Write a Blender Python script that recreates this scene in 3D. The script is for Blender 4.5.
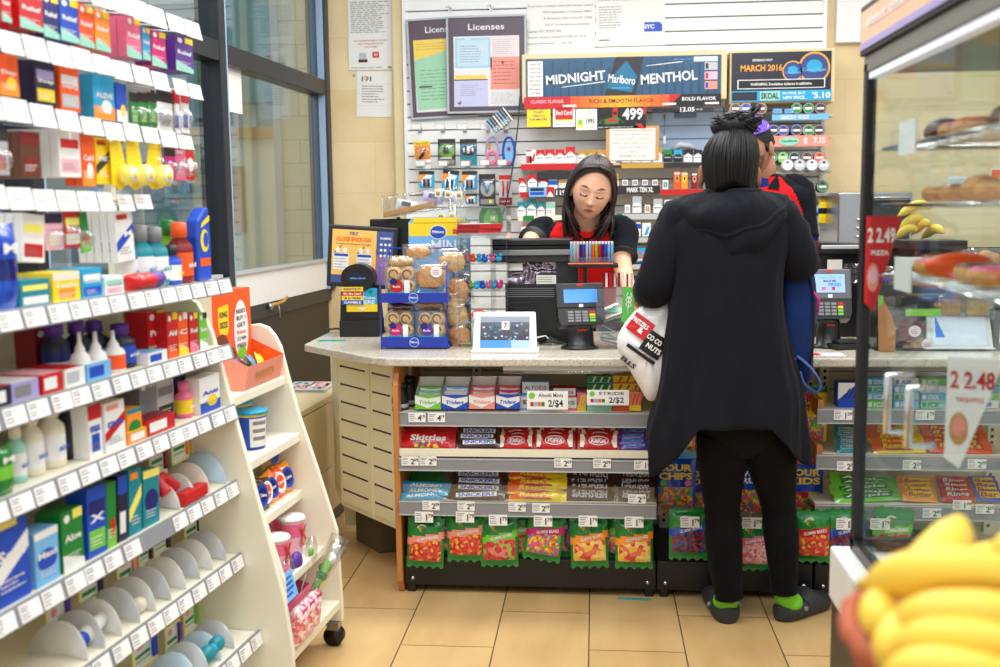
import bpy,math,random
from mathutils import Matrix,Vector,Euler,noise
R=math.radians
for o in list(bpy.data.objects):bpy.data.objects.remove(o)
scn=bpy.context.scene
COL=scn.collection
random.seed(7)
# ---------------------------------------------------------------- camera
F=1050.0
YAW,PITCH,ROLL=R(5.24),R(6.76),R(-0.64)
CAMP=Vector((0,0,1.40))
cam_d=bpy.data.cameras.new('camera');cam=bpy.data.objects.new('camera',cam_d)
COL.objects.link(cam);scn.camera=cam
CM=Matrix.Rotation(YAW,3,'Z')@Matrix.Rotation(R(90)-PITCH,3,'X')@Matrix.Rotation(ROLL,3,'Z')
cam.matrix_world=Matrix.Translation(CAMP)@CM.to_4x4()
cam_d.sensor_width=36;cam_d.lens=36*F/1000
cam_d.clip_start=0.05
cam_d.dof.use_dof=True;cam_d.dof.focus_distance=4.1;cam_d.dof.aperture_fstop=3.0
# ---------------------------------------------------------------- world and light
scn.view_settings.view_transform='Standard';scn.view_settings.look='None'
scn.view_settings.gamma=1;scn.view_settings.use_curve_mapping=False
scn.view_settings.exposure=-0.16
w=bpy.data.worlds.new('sky');scn.world=w;w.use_nodes=True
w.node_tree.nodes['Background'].inputs[0].default_value=(0.93,0.97,1.0,1)
w.node_tree.nodes['Background'].inputs[1].default_value=0.95
def area(name,loc,sx,sy,power,col=(1,.985,.96),rot=(0,0,0)):
    l=bpy.data.lights.new(name,'AREA');l.shape='RECTANGLE';l.size=sx;l.size_y=sy
    l.energy=power;l.color=col
    o=bpy.data.objects.new(name,l);COL.objects.link(o);o.location=loc;o.rotation_euler=rot
    return o
for(x,y,e)in((-0.6,0.6,26),(-0.6,2.5,30),(0.9,2.5,26),(-0.5,4.2,40),(1.0,4.2,40),(0.9,0.6,20)):
    area('ceiling_lamp',(x,y,3.0),1.25,0.35,e)
area('ceiling_lamp',(-0.3,5.0,3.0),1.6,.3,8)
area('ceiling_lamp',(1.3,5.0,3.0),1.6,.3,7)
# ---------------------------------------------------------------- pixel to world
def ray(px,py):
    return CM@Vector(((px-500)/F,-(py-333.5)/F,-1))
def AY(px,py,Y):
    d=ray(px,py);t=Y/d.y;return CAMP+d*t
def AZ(px,py,Z):
    d=ray(px,py);t=(Z-1.4)/d.z;return CAMP+d*t
def X_(px,py,Y):return AY(px,py,Y).x
def Z_(px,py,Y):return AY(px,py,Y).z
# ---------------------------------------------------------------- materials
def lin(c):return tuple(((v/255)/12.92 if v<=10 else(((v/255)+.055)/1.055)**2.4)for v in c)
MATS={}
def mat(name,c=None,rough=.5,metal=0,coat=0,var=.06,scale=30,bump=0,emit=0,sheen=0,sss=0):
    if name in MATS:return MATS[name]
    m=bpy.data.materials.new(name);m.use_nodes=True;nt=m.node_tree
    b=nt.nodes['Principled BSDF'];L=lin(c)
    b.inputs['Roughness'].default_value=rough;b.inputs['Metallic'].default_value=metal
    b.inputs['Coat Weight'].default_value=coat
    if sheen:b.inputs['Sheen Weight'].default_value=sheen
    if sss:
        b.inputs['Subsurface Weight'].default_value=sss;b.inputs['Subsurface Radius'].default_value=(.012,.004,.002)
        b.inputs['Subsurface Scale'].default_value=.5
    tc=nt.nodes.new('ShaderNodeTexCoord');nz=nt.nodes.new('ShaderNodeTexNoise')
    nz.inputs['Scale'].default_value=scale;nt.links.new(tc.outputs['Object'],nz.inputs['Vector'])
    mx=nt.nodes.new('ShaderNodeMix');mx.data_type='RGBA'
    mx.inputs['A'].default_value=(*[v*(1-var)for v in L],1);mx.inputs['B'].default_value=(*[min(1,v*(1+var))for v in L],1)
    nt.links.new(nz.outputs['Fac'],mx.inputs['Factor']);nt.links.new(mx.outputs['Result'],b.inputs['Base Color'])
    if bump:
        bp=nt.nodes.new('ShaderNodeBump');bp.inputs['Strength'].default_value=bump;bp.inputs['Distance'].default_value=.004
        nt.links.new(nz.outputs['Fac'],bp.inputs['Height']);nt.links.new(bp.outputs['Normal'],b.inputs['Normal'])
    if emit:
        nt.links.new(mx.outputs['Result'],b.inputs['Emission Color']);b.inputs['Emission Strength'].default_value=emit
    MATS[name]=m;return m
def clear(name,tint=(255,255,255),base=.06,edge=.6,rough=.03):
    if name in MATS:return MATS[name]
    m=bpy.data.materials.new(name);m.use_nodes=True;nt=m.node_tree
    nt.nodes.remove(nt.nodes['Principled BSDF']);out=nt.nodes['Material Output']
    tr=nt.nodes.new('ShaderNodeBsdfTransparent');gl=nt.nodes.new('ShaderNodeBsdfGlossy');mx=nt.nodes.new('ShaderNodeMixShader')
    tr.inputs[0].default_value=(*lin(tint),1);gl.inputs['Roughness'].default_value=rough
    lw=nt.nodes.new('ShaderNodeLayerWeight');lw.inputs['Blend'].default_value=.25
    mr=nt.nodes.new('ShaderNodeMapRange');mr.inputs['To Min'].default_value=base;mr.inputs['To Max'].default_value=edge
    nt.links.new(lw.outputs['Facing'],mr.inputs['Value']);nt.links.new(mr.outputs[0],mx.inputs[0])
    nt.links.new(tr.outputs[0],mx.inputs[1]);nt.links.new(gl.outputs[0],mx.inputs[2]);nt.links.new(mx.outputs[0],out.inputs[0])
    MATS[name]=m;return m
# palette: name -> (rgb, roughness); used by short key
PAL=dict(white=(240,240,238),paper=(236,234,228),black=(14,14,15),dark=(38,38,40),grey=(130,132,134),lgrey=(190,192,194),
    red=(200,18,24),dred=(130,14,22),orange=(245,90,20),lorange=(250,150,40),yellow=(250,215,30),lyellow=(245,235,110),green=(20,130,50),
    lgreen=(120,200,60),mint=(150,215,195),teal=(10,135,150),cyan=(30,165,215),blue=(20,75,190),dblue=(16,30,110),navy=(20,24,60),
    lblue=(120,185,235),purple=(90,45,150),lilac=(170,160,215),magenta=(205,20,120),pink=(240,110,150),lpink=(245,185,200),
    brown=(95,50,25),tan=(200,150,90),gold=(185,140,50),salmon=(240,150,130),cream=(236,228,205),silver=(180,184,190),choco=(60,30,22))
def K(k):
    """palette key; suffix ':g' glossy film, ':m' matte card"""
    if not isinstance(k,str):return k
    if k in MATS:return MATS[k]
    b,_,s=k.partition(':')
    return mat(k,PAL[b],rough=.22 if s=='g' else(.75 if s=='m' else .42),coat=.3 if s=='g' else 0,var=.04)
# ---------------------------------------------------------------- mesh builder
TXT={}
def text_mesh(s,bold=0):
    k=(s,bold)
    if k in TXT:return TXT[k]
    cu=bpy.data.curves.new('t','FONT');cu.body=s;cu.resolution_u=2;cu.size=1;cu.offset=bold
    o=bpy.data.objects.new('t',cu);COL.objects.link(o)
    dg=bpy.context.evaluated_depsgraph_get();dg.update()
    me=bpy.data.meshes.new_from_object(o.evaluated_get(dg))
    vs=[(v.co.x,v.co.y)for v in me.vertices];fs=[tuple(p.vertices)for p in me.polygons]
    bpy.data.objects.remove(o);bpy.data.curves.remove(cu);bpy.data.meshes.remove(me)
    if not vs:vs=[(0,0),(0,1)]
    x0=min(v[0]for v in vs);x1=max(v[0]for v in vs);y0=min(v[1]for v in vs);y1=max(v[1]for v in vs)
    TXT[k]=(vs,fs,x0,x1,y0,y1);return TXT[k]
class MB:
    def __init__(s):s.v=[];s.f=[];s.m=[];s.s=[];s.mats=[];s.T=None
    def mi(s,k):
        m=K(k)
        if m not in s.mats:s.mats.append(m)
        return s.mats.index(m)
    def add(s,vs,fs,k,smooth=False):
        n=len(s.v)
        if s.T is not None:vs=[s.T@Vector(v)for v in vs]
        s.v+=[tuple(v)for v in vs]
        if callable(k)and not isinstance(k,bpy.types.Material):ks=[s.mi(k(i))for i in range(len(fs))]
        elif isinstance(k,(list,tuple)):ks=[s.mi(q)for q in k]
        else:ks=[s.mi(k)]*len(fs)
        s.f+=[tuple(i+n for i in f)for f in fs];s.m+=ks;s.s+=[smooth]*len(fs);return s
    def box(s,x0,y0,z0,x1,y1,z1,k,front=None,top=None,side=None):
        vs=[(x0,y0,z0),(x1,y0,z0),(x1,y1,z0),(x0,y1,z0),(x0,y0,z1),(x1,y0,z1),(x1,y1,z1),(x0,y1,z1)]
        fs=[(0,1,5,4),(4,5,6,7),(1,2,6,5),(3,0,4,7),(2,3,7,6),(3,2,1,0)]
        return s.add(vs,fs,[front or k,top or k,side or k,side or k,k,k])
    def cbox(s,c,d,k):return s.box(c[0]-d[0]/2,c[1]-d[1]/2,c[2]-d[2]/2,c[0]+d[0]/2,c[1]+d[1]/2,c[2]+d[2]/2,k)
    def quad(s,x0,z0,x1,z1,y,k,sl=0):
        return s.add([(x0+sl,y,z0),(x1+sl,y,z0),(x1,y,z1),(x0,y,z1)],[(0,1,2,3)],k)
    def poly(s,pts,y,k):return s.add([(p[0],y,p[1])for p in pts],[tuple(range(len(pts)))],k)
    def disc(s,cx,cz,rx,rz,y,k,n=20):
        return s.poly([(cx+rx*math.cos(2*math.pi*i/n),cz+rz*math.sin(2*math.pi*i/n))for i in range(n)],y,k)
    def prism(s,pts,y0,y1,k,side=None):
        n=len(pts);vs=[(p[0],y0,p[1])for p in pts]+[(p[0],y1,p[1])for p in pts]
        fs=[tuple(range(n)),tuple(range(2*n-1,n-1,-1))]+[(i,i+n,(i+1)%n+n,(i+1)%n)for i in range(n)]
        return s.add(vs,fs,[k,k]+[side or k]*n)
    def slab(s,pts,z0,z1,k,side=None):
        n=len(pts);vs=[(p[0],p[1],z0)for p in pts]+[(p[0],p[1],z1)for p in pts]
        fs=[tuple(range(n-1,-1,-1)),tuple(range(n,2*n))]+[(i,(i+1)%n,(i+1)%n+n,i+n)for i in range(n)]
        return s.add(vs,fs,[k,k]+[side or k]*n)
    def tube(s,pts,r,k,n=8,caps=True,smooth=True,flat=1.0,up=None):
        pts=[Vector(p)for p in pts];m=len(pts)
        rs=r if isinstance(r,(list,tuple))else[r]*m
        vs=[];prev=None
        for i,p in enumerate(pts):
            t=(pts[min(i+1,m-1)]-pts[max(i-1,0)])
            t=t.normalized()if t.length>1e-9 else Vector((0,0,1))
            if prev is None:
                a=Vector(up)if up else(Vector((0,0,1))if abs(t.z)<.9 else Vector((1,0,0)))
                u=(a-t*a.dot(t)).normalized()
            else:
                u=prev-t*prev.dot(t);u=u.normalized()if u.length>1e-6 else t.orthogonal().normalized()
            prev=u;w_=t.cross(u);q=rs[i];ru,rw=(q if isinstance(q,tuple)else(q*flat,q))
            for j in range(n):
                a=2*math.pi*j/n;vs.append(p+u*(math.cos(a)*ru)+w_*(math.sin(a)*rw))
        fs=[(i*n+j,i*n+(j+1)%n,(i+1)*n+(j+1)%n,(i+1)*n+j)for i in range(m-1)for j in range(n)]
        if caps:fs+=[tuple(range(n-1,-1,-1)),tuple(range((m-1)*n,m*n))]
        return s.add(vs,fs,k,smooth)
    def cyl(s,p0,p1,r,k,n=16,r1=None,smooth=True):return s.tube([p0,p1],[r,r if r1 is None else r1],k,n,True,smooth)
    def lathe(s,prof,k,n=20,c=(0,0,0),sx=1,sy=1):
        """prof: (r, z[, key]); key on a point colours the band above it"""
        vs=[];ks=[];cur=k
        for p in prof:
            for j in range(n):
                a=2*math.pi*j/n;vs.append((c[0]+p[0]*sx*math.cos(a),c[1]+p[0]*sy*math.sin(a),c[2]+p[1]))
        fs=[]
        for i in range(len(prof)-1):
            if len(prof[i])>2:cur=prof[i][2]
            for j in range(n):fs.append((i*n+j,i*n+(j+1)%n,(i+1)*n+(j+1)%n,(i+1)*n+j));ks.append(cur)
        fs+=[tuple(range(n-1,-1,-1)),tuple(range((len(prof)-1)*n,len(prof)*n))];ks+=[prof[0][2]if len(prof[0])>2 else k,cur]
        return s.add(vs,fs,ks,True)
    def ell(s,c,r,k,nu=16,nv=10,f=None):
        vs=[];c=Vector(c)
        for i in range(nv+1):
            th=math.pi*i/nv
            for j in range(nu):
                a=2*math.pi*j/nu
                p=Vector((math.sin(th)*math.cos(a)*r[0],math.sin(th)*math.sin(a)*r[1],-math.cos(th)*r[2]))
                vs.append(c+(f(p)if f else p))
        fs=[(i*nu+j,i*nu+(j+1)%nu,(i+1)*nu+(j+1)%nu,(i+1)*nu+j)for i in range(nv)for j in range(nu)]
        return s.add(vs,fs,k,True)
    def grid(s,fn,nu,nv,k,smooth=True,closeu=False):
        """fn(u,v)->point; k key or k(u,v)->key"""
        vs=[fn(i/nu,j/nv)for j in range(nv+1)for i in range(nu+(0 if closeu else 1))]
        W=nu if closeu else nu+1;fs=[];ks=[]
        for j in range(nv):
            for i in range(nu):
                fs.append((j*W+i,j*W+(i+1)%W,(j+1)*W+(i+1)%W,(j+1)*W+i))
                ks.append(k((i+.5)/nu,(j+.5)/nv)if callable(k)and not isinstance(k,bpy.types.Material)else k)
        return s.add(vs,fs,ks,smooth)
    def text(s,t,cx,cz,y,h,k,w=None,bold=.01,slant=0,rot=0,flip=False):
        """upright text on a face looking to -y, centred, cap height h; w squeezes it to a width"""
        vs,fs,x0,x1,y0,y1=text_mesh(t,bold)
        sc=h/max(.001,(y1-y0));sx=sc if w is None else w/max(.001,(x1-x0))
        mx,my=(x0+x1)/2,(y0+y1)/2;out=[]
        ca,sa=math.cos(rot),math.sin(rot)
        for a,b in vs:
            X=(a-mx)*sx+(b-my)*sc*slant;Z=(b-my)*sc
            if flip:X=-X;
            out.append((cx+X*ca-Z*sa,y,cz+X*sa+Z*ca))
        return s.add(out,fs,k)
    def lines(s,x0,z0,x1,z1,n,y,k,seed=0,th=.35):
        """rows of fine print"""
        rnd=random.Random(seed);hh=(z1-z0)/n
        for i in range(n):
            z=z1-(i+.5)*hh;x=x0
            e=x1-rnd.random()*.35*(x1-x0)
            while x<e:
                l=(x1-x0)*rnd.uniform(.06,.2);xe=min(x+l,e)
                s.quad(x,z-hh*th/2,xe,z+hh*th/2,y,k);x=xe+(x1-x0)*.03
        return s
    def build(s,name,parent=None,loc=None,rot=None,bevel=0,seg=2,mods=None):
        me=bpy.data.meshes.new(name);me.from_pydata(s.v,[],s.f);
        for m in s.mats:me.materials.append(m)
        me.polygons.foreach_set('material_index',s.m);me.polygons.foreach_set('use_smooth',s.s);me.update()
        o=bpy.data.objects.new(name,me);COL.objects.link(o)
        if parent:o.parent=parent
        if loc is not None:o.location=loc
        if rot is not None:o.rotation_euler=rot
        if bevel:
            b=o.modifiers.new('bevel','BEVEL');b.width=bevel;b.segments=seg;b.limit_method='ANGLE';b.angle_limit=R(40)
        return o
def thing(name,label,cat,loc=(0,0,0),rz=0,group=None,rx=0,ry=0):
    o=bpy.data.objects.new(name,None);COL.objects.link(o);o.empty_display_size=.05
    o.location=loc;o.rotation_euler=(rx,ry,rz);return tag(o,label,cat,group)
def tag(o,label,cat,group=None,kind=None):
    o['label']=label;o['category']=cat
    if group:o['group']=group
    if kind:o['kind']=kind
    return o
def struct(o):o['kind']='structure';return o
def clone(root,loc=None,rz=None,label=None,rx=None,ry=None,group=None):
    def cp(o,par):
        c=o.copy();COL.objects.link(c);c.parent=par
        for ch in list(o.children):cp(ch,c)
        return c
    r=cp(root,None)
    if loc is not None:r.location=loc
    e=list(r.rotation_euler)
    if rx is not None:e[0]=rx
    if ry is not None:e[1]=ry
    if rz is not None:e[2]=rz
    r.rotation_euler=e
    if label:r['label']=label
    if group:r['group']=group
    return r
NUM=['first','second','third','fourth','fifth','sixth','seventh','eighth','ninth','tenth','eleventh','twelfth','thirteenth','fourteenth','fifteenth','sixteenth','seventeenth','eighteenth','nineteenth','twentieth']
def ordw(i,n):
    if i==0:return 'leftmost'
    if i==n-1:return 'rightmost'
    return NUM[i]+' from left' if i<n/2+.5 else NUM[n-1-i]+' from right'
# common specials
M_glass=clear('window_glass',(235,245,245),.05,.5)
M_acr=clear('clear_acrylic',(250,252,252),.07,.55,.05)
M_film=clear('clear_film',(250,250,250),.14,.7,.12)
# ================================================================ ROOM
YB=6.30;YS=6.22
def fit(x0,y0,x1,y1,Y):
    """pixel rectangle on the plane y=Y -> base centre, width, height"""
    a=AY(x0,(y0+y1)/2,Y).x;b=AY(x1,(y0+y1)/2,Y).x
    t=AY((x0+x1)/2,y0,Y).z;d=AY((x0+x1)/2,y1,Y).z
    return Vector(((a+b)/2,Y,d)),b-a,t-d
def floor_mat():
    m=bpy.data.materials.new('floor_tile');m.use_nodes=True;nt=m.node_tree;N=nt.nodes.new;L=nt.links.new
    b=nt.nodes['Principled BSDF'];tc=N('ShaderNodeTexCoord');mp=N('ShaderNodeMapping')
    mp.inputs['Rotation'].default_value=(0,0,R(90));mp.inputs['Location'].default_value=(2.915,.022,0)
    L(tc.outputs['Object'],mp.inputs['Vector'])
    br=N('ShaderNodeTexBrick');br.inputs['Scale'].default_value=1;br.inputs['Brick Width'].default_value=.6096;br.inputs['Row Height'].default_value=.3048
    br.inputs['Mortar Size'].default_value=.0022;br.inputs['Mortar Smooth'].default_value=.2;br.inputs['Bias'].default_value=0
    br.inputs['Color1'].default_value=(*lin((205,168,112)),1);br.inputs['Color2'].default_value=(*lin((216,182,128)),1);br.inputs['Mortar'].default_value=(*lin((70,52,38)),1)
    L(mp.outputs[0],br.inputs['Vector'])
    nz=N('ShaderNodeTexNoise');nz.inputs['Scale'].default_value=9;nz.inputs['Detail'].default_value=8;mp2=N('ShaderNodeMapping');mp2.inputs['Scale'].default_value=(1,.25,1)
    L(tc.outputs['Object'],mp2.inputs['Vector']);L(mp2.outputs[0],nz.inputs['Vector'])
    mx=N('ShaderNodeMix');mx.data_type='RGBA';mx.blend_type='MULTIPLY';mx.inputs['Factor'].default_value=.55
    cr=N('ShaderNodeValToRGB');cr.color_ramp.elements[0].position=.3;cr.color_ramp.elements[0].color=(.72,.66,.58,1);cr.color_ramp.elements[1].position=.65;cr.color_ramp.elements[1].color=(1,1,1,1)
    L(nz.outputs['Fac'],cr.inputs[0]);L(br.outputs['Color'],mx.inputs['A']);L(cr.outputs[0],mx.inputs['B']);L(mx.outputs['Result'],b.inputs['Base Color'])
    b.inputs['Roughness'].default_value=.32
    return m
def tile_mat(name,c1,c2,grout,bw,rh,size=.002,rot=False,off=(0,0),rough=.3,offs=.0):
    m=bpy.data.materials.new(name);m.use_nodes=True;nt=m.node_tree;N=nt.nodes.new;L=nt.links.new
    b=nt.nodes['Principled BSDF'];tc=N('ShaderNodeTexCoord');sp=N('ShaderNodeSeparateXYZ');cb=N('ShaderNodeCombineXYZ')
    L(tc.outputs['Object'],sp.inputs[0]);L(sp.outputs['X'],cb.inputs[0]);L(sp.outputs['Z'],cb.inputs[1])
    mp=N('ShaderNodeMapping');mp.inputs['Location'].default_value=(off[0],off[1],0);L(cb.outputs[0],mp.inputs[0])
    br=N('ShaderNodeTexBrick');br.offset=offs;br.inputs['Scale'].default_value=1;br.inputs['Brick Width'].default_value=bw;br.inputs['Row Height'].default_value=rh
    br.inputs['Mortar Size'].default_value=size;br.inputs['Mortar Smooth'].default_value=.3
    br.inputs['Color1'].default_value=(*lin(c1),1);br.inputs['Color2'].default_value=(*lin(c2),1);br.inputs['Mortar'].default_value=(*lin(grout),1)
    L(mp.outputs[0],br.inputs['Vector'])
    nz=N('ShaderNodeTexNoise');nz.inputs['Scale'].default_value=5;nz.inputs['Detail'].default_value=8;L(tc.outputs['Object'],nz.inputs['Vector'])
    mx=N('ShaderNodeMix');mx.data_type='RGBA';mx.blend_type='MULTIPLY';mx.inputs['Factor'].default_value=.6
    cr=N('ShaderNodeValToRGB');cr.color_ramp.elements[0].position=.35;cr.color_ramp.elements[0].color=(.88,.84,.76,1);cr.color_ramp.elements[1].position=.6;cr.color_ramp.elements[1].color=(1,1,1,1)
    L(nz.outputs['Fac'],cr.inputs[0]);L(br.outputs['Color'],mx.inputs['A']);L(cr.outputs[0],mx.inputs['B']);L(mx.outputs['Result'],b.inputs['Base Color'])
    b.inputs['Roughness'].default_value=rough
    return m
M_floor=floor_mat();M_tile=tile_mat('beige_marble_tile',(232,208,160),(238,216,172),(216,192,146),.61,.305,.0015,offs=.5,off=(.1,.02))
M_brick=tile_mat('glazed_brick',(222,218,196),(232,226,204),(176,172,156),.30,.16,.004,offs=.5,rough=.6)
mat('slat_white',(240,240,238),.45,var=.02);mat('slat_gap',(150,150,152),.8)
mat('frame_dark',(40,42,50),.35,.3);mat('frame_edge',(150,175,205),.3);mat('panel_brown',(48,42,34),.5,scale=60)
mat('laminate',(226,206,160),.45,var=.05,scale=6);mat('laminate_edge',(214,192,148),.45)
mat('cream_metal',(238,232,208),.4,var=.03);mat('rack_cream',(240,235,214),.5,var=.03,scale=5)
mat('steel',(176,178,180),.28,.9,var=.05);mat('chrome',(210,212,215),.12,1)
mat('black_plastic',(20,20,22),.35,var=.1);mat('black_metal',(17,17,18),.4);mat('grey_strip',(138,141,146),.35,var=.05)
mat('tan_wood',(192,125,66),.45,var=.12,scale=14);mat('price_white',(244,244,242),.5,var=.01)
b=MB();b.slab([(-6,-2),(5,-2),(5,YB+.1),(-6,YB+.1)],-.1,0,M_floor);struct(b.build('floor'))
b=MB();b.box(-1.66,YB,0,5,YB+.15,3.2,M_tile);struct(b.build('wall_back'))
# trim bead beside the slatwall
xs0=X_(407,80,YS);xs1=X_(822,60,YS)
b=MB();b.box(X_(394,80,YB-.03),YB-.06,.1,X_(404,80,YB-.03),YB,3.1,'laminate');struct(b.build('trim_1',bevel=.006))
# slatwall: grooved boards
b=MB();b.box(xs0,YS+.03,.2,xs1,YB-.002,3.0,'slat_gap')
zg=Z_(700,1.8+1.5,YS);pitch=.0757
z=zg-pitch*32
while z<3.0:
    b.box(xs0,YS,z+.004,xs1,YS+.0299,z+pitch-.004,'slat_white');z+=pitch
b.box(xs0-.02,YS-.012,.2,xs0,YB-.002,3.0,'slat_white');b.box(xs1,YS-.012,.2,xs1+.02,YB-.002,3.0,'slat_white')
struct(b.build('wall_slats'))
# window wall on the left, running towards the street corner
SL=.072;WRZ=R(90)-math.atan(SL);WO=Vector((-1.63,YB,0))
def W(x,y,z):return WO+Matrix.Rotation(WRZ,3,'Z')@Vector((x,y,z))
LW=-4.2
def wallbox(name,boxes,k='frame_dark',bevel=.004,st=True):
    b=MB();b.T=Matrix.Translation(WO)@Matrix.Rotation(WRZ,4,'Z')
    for q in boxes:b.box(*q[:6],q[6]if len(q)>6 else k)
    o=b.build(name,bevel=bevel);struct(o);return o
wallbox('wall_left',[(LW,0,0,0,.12,.93,'panel_brown'),(LW,-.02,.86,0,0,.93,'frame_dark')])
wallbox('baseboard_left',[(LW,-.012,0,0,-.0005,.09,'frame_dark')])
zr=2.125
# frames of each bay
xm=[0,-1.53,-3.02,LW]
for i in range(3):
    x1,x0=xm[i],xm[i+1]
    o=wallbox('window_%d'%(i+1),[(x0-.03,-.05,.93,x0+.035,.07,3.1),(x0+.035,-.052,.93,x0+.045,-.02,3.1,'frame_edge')]if i else
                [(x0-.03,-.05,.93,x0+.035,.07,3.1),(x0+.035,-.052,.93,x0+.045,-.02,3.1,'frame_edge'),(-.07,-.05,.93,0,.07,3.1),(-.085,-.04,.93,-.07,.0,3.1,'frame_edge')])
    b=MB();b.box(x0,-.045,zr-.045,x1,.06,zr+.045,'frame_dark');r_=b.build('window_rail',o,bevel=.004)
    b=MB();b.box(x0,.0,.93,x1,.008,3.1,M_glass);g_=b.build('pane',o)
    b=MB();b.box(x0+.05,-.02,.935,x1-.07,-.008,1.10,'white');b.box(x0+.05,-.035,1.10,x1-.07,.0,1.115,'lgrey');p_=b.build('sill_panel',o)
    for q in(r_,g_,p_):
        q.matrix_world=Matrix.Translation(WO)@Matrix.Rotation(WRZ,4,'Z');q.matrix_parent_inverse=Matrix.Identity(4)
b=MB();b.T=Matrix.Translation(W(-.1,-.0,0))@Matrix.Rotation(WRZ,4,'Z')
# lever latch below the sill panel
lp=AY(283,306,5.35);b=MB();b.tube([(0,0,0),(.03,-.02,.004),(.11,-.03,.012),(.16,-.03,.03)],[.012,.009,.008,.007],'gold',8);b.ell((0,0,-.005),(.022,.015,.018),'steel',12,8);b.tube([(.06,-.02,0),(.063,-.022,-.04),(.07,-.02,-.07)],.004,'steel',6)
p=W(-1.02,-.03,Z_(280,305,5.3));tag(b.build('window_latch',loc=p,rot=(0,0,WRZ)),'small brass and steel latch lever on the dark sill below the window','latch')
# papers in the window
b=MB();b.box(0,0,0,.215,.001,.28,'paper');tag(b.build('paper_notice',loc=W(-1.44,-.004,Z_(235,112,4.95)),rot=(0,0,WRZ)),'blank white sheet taped inside the window beside the dark mullion','paper')
# outside
mat('asphalt',(120,122,124),.8);mat('concrete_out',(196,200,200),.8,var=.1,scale=3);mat('out_glass',(120,150,165),.15)
b=MB();b.slab([(-14,1),(-1.8,1),(-1.8,16),(-14,16)],-.15,-.03,'asphalt');struct(b.build('sidewalk'))
o=thing('brick_building','pale glazed brick building corner seen through the window beside the beige wall','building',(X_(300,150,7.2),7.2,-.03))
b=MB();ww=X_(322,100,7.2)-X_(284,100,7.2);b.box(-ww/2,0,0,ww/2+.25,.6,4.6,M_brick);b.build('wall',o)
b=MB();b.box(-ww/2-.04,-.03,0,-ww/2+.01,.3,4.6,'lgrey');b.build('corner_trim',o)
o=thing('reflection_facade','tall grey facade added behind the window glass in place of store reflections','building',(-5.0,12.5,-.03))  # facade added to stand in for store reflections in the glass
b=MB();b.box(-3,0,0,2.2,2,7.5,'concrete_out');b.build('wall',o)
for ix in range(4):
    for iz in range(3):
        b=MB();x=-2.7+ix*1.2;z=.5+iz*1.7;b.box(x,-.04,z,x+.85,.02,z+1.2,'white');b.box(x+.06,-.05,z+.06,x+.79,0,z+1.14,'out_glass');b.build('window',o)
b=MB();b.box(.5,-.35,2.7,1.9,0,4.2,'teal');b.build('awning',o)
o=thing('storefront','beige fronted shop with a timber door across the street','building',(-3.35,9.6,-.03))
b=MB();b.box(-.9,0,0,.45,.5,2.1,'cream');b.box(-.9,-.08,2.1,.45,.5,2.2,'tan');b.build('wall',o)
b=MB();b.box(-.3,-.04,1.25,.1,0,1.85,'tan');b.build('shutter',o)
b=MB();b.box(-.85,-.06,.2,-.4,0,1.9,'out_glass');b.build('window',o)
# low ledge cabinet under the window, with magazine
o=thing('ledge_cabinet','low beige laminate cabinet under the window left of the counter','cabinet',(-1.165,4.43,0),WRZ)
b=MB();b.box(-.84,-.0,.08,.3,.42,.575,'laminate_edge');b.box(-.82,.03,0,.28,.40,.08,'dark');b.build('body',o,bevel=.003)
b=MB();b.box(-.85,-.012,.575,.3,.43,.60,'laminate');b.build('worktop',o,bevel=.003)
for i in range(2):
    b=MB();x=-.80+i*.4;b.box(x,-.012,.29,x+.393,-.0005,.57,'laminate');b.box(x,-.012,.085,x+.393,-.0005,.285,'laminate');b.build('door_panel',o,bevel=.002)
b=MB();
for i in range(8):b.box(-.11+.002*i,-.08-.001*i,.0015*i,.12,.10+.001*i,.0015*i+.0013,'paper')
b.box(-.112,-.083,.012,.122,.103,.0135,'lgrey')
rn=random.Random(3)
for i in range(46):
    x=rn.uniform(-.105,.08);y=rn.uniform(-.08,.08);k=rn.choice(['lblue','dblue','salmon','white','mint','orange','teal','red'])
    b.box(x,y,.0135,x+rn.uniform(.015,.05),y+rn.uniform(.006,.02),.0137,k)
p=AZ(311,389,.6);tag(b.build('magazine',loc=(p.x,p.y,.6005),rot=(0,0,WRZ+.1)),'stack of colourful newspapers lying on the low ledge under the window','magazine')
# steel access panel high on the wall
c,w_,h_=fit(837,-14,882,42,YB-.05)
o=thing('wall_box','white metal wall box with small red and black switch at upper right','box',c)
b=MB();b.box(-w_/2,0,0,w_/2,.048,h_,'price_white');b.build('cover',o,bevel=.004)
b=MB();b.box(.02,-.004,.088,.052,0,.108,'black');b.box(.026,-.006,.092,.036,-.003,.104,'red');b.build('switch',o)
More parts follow.
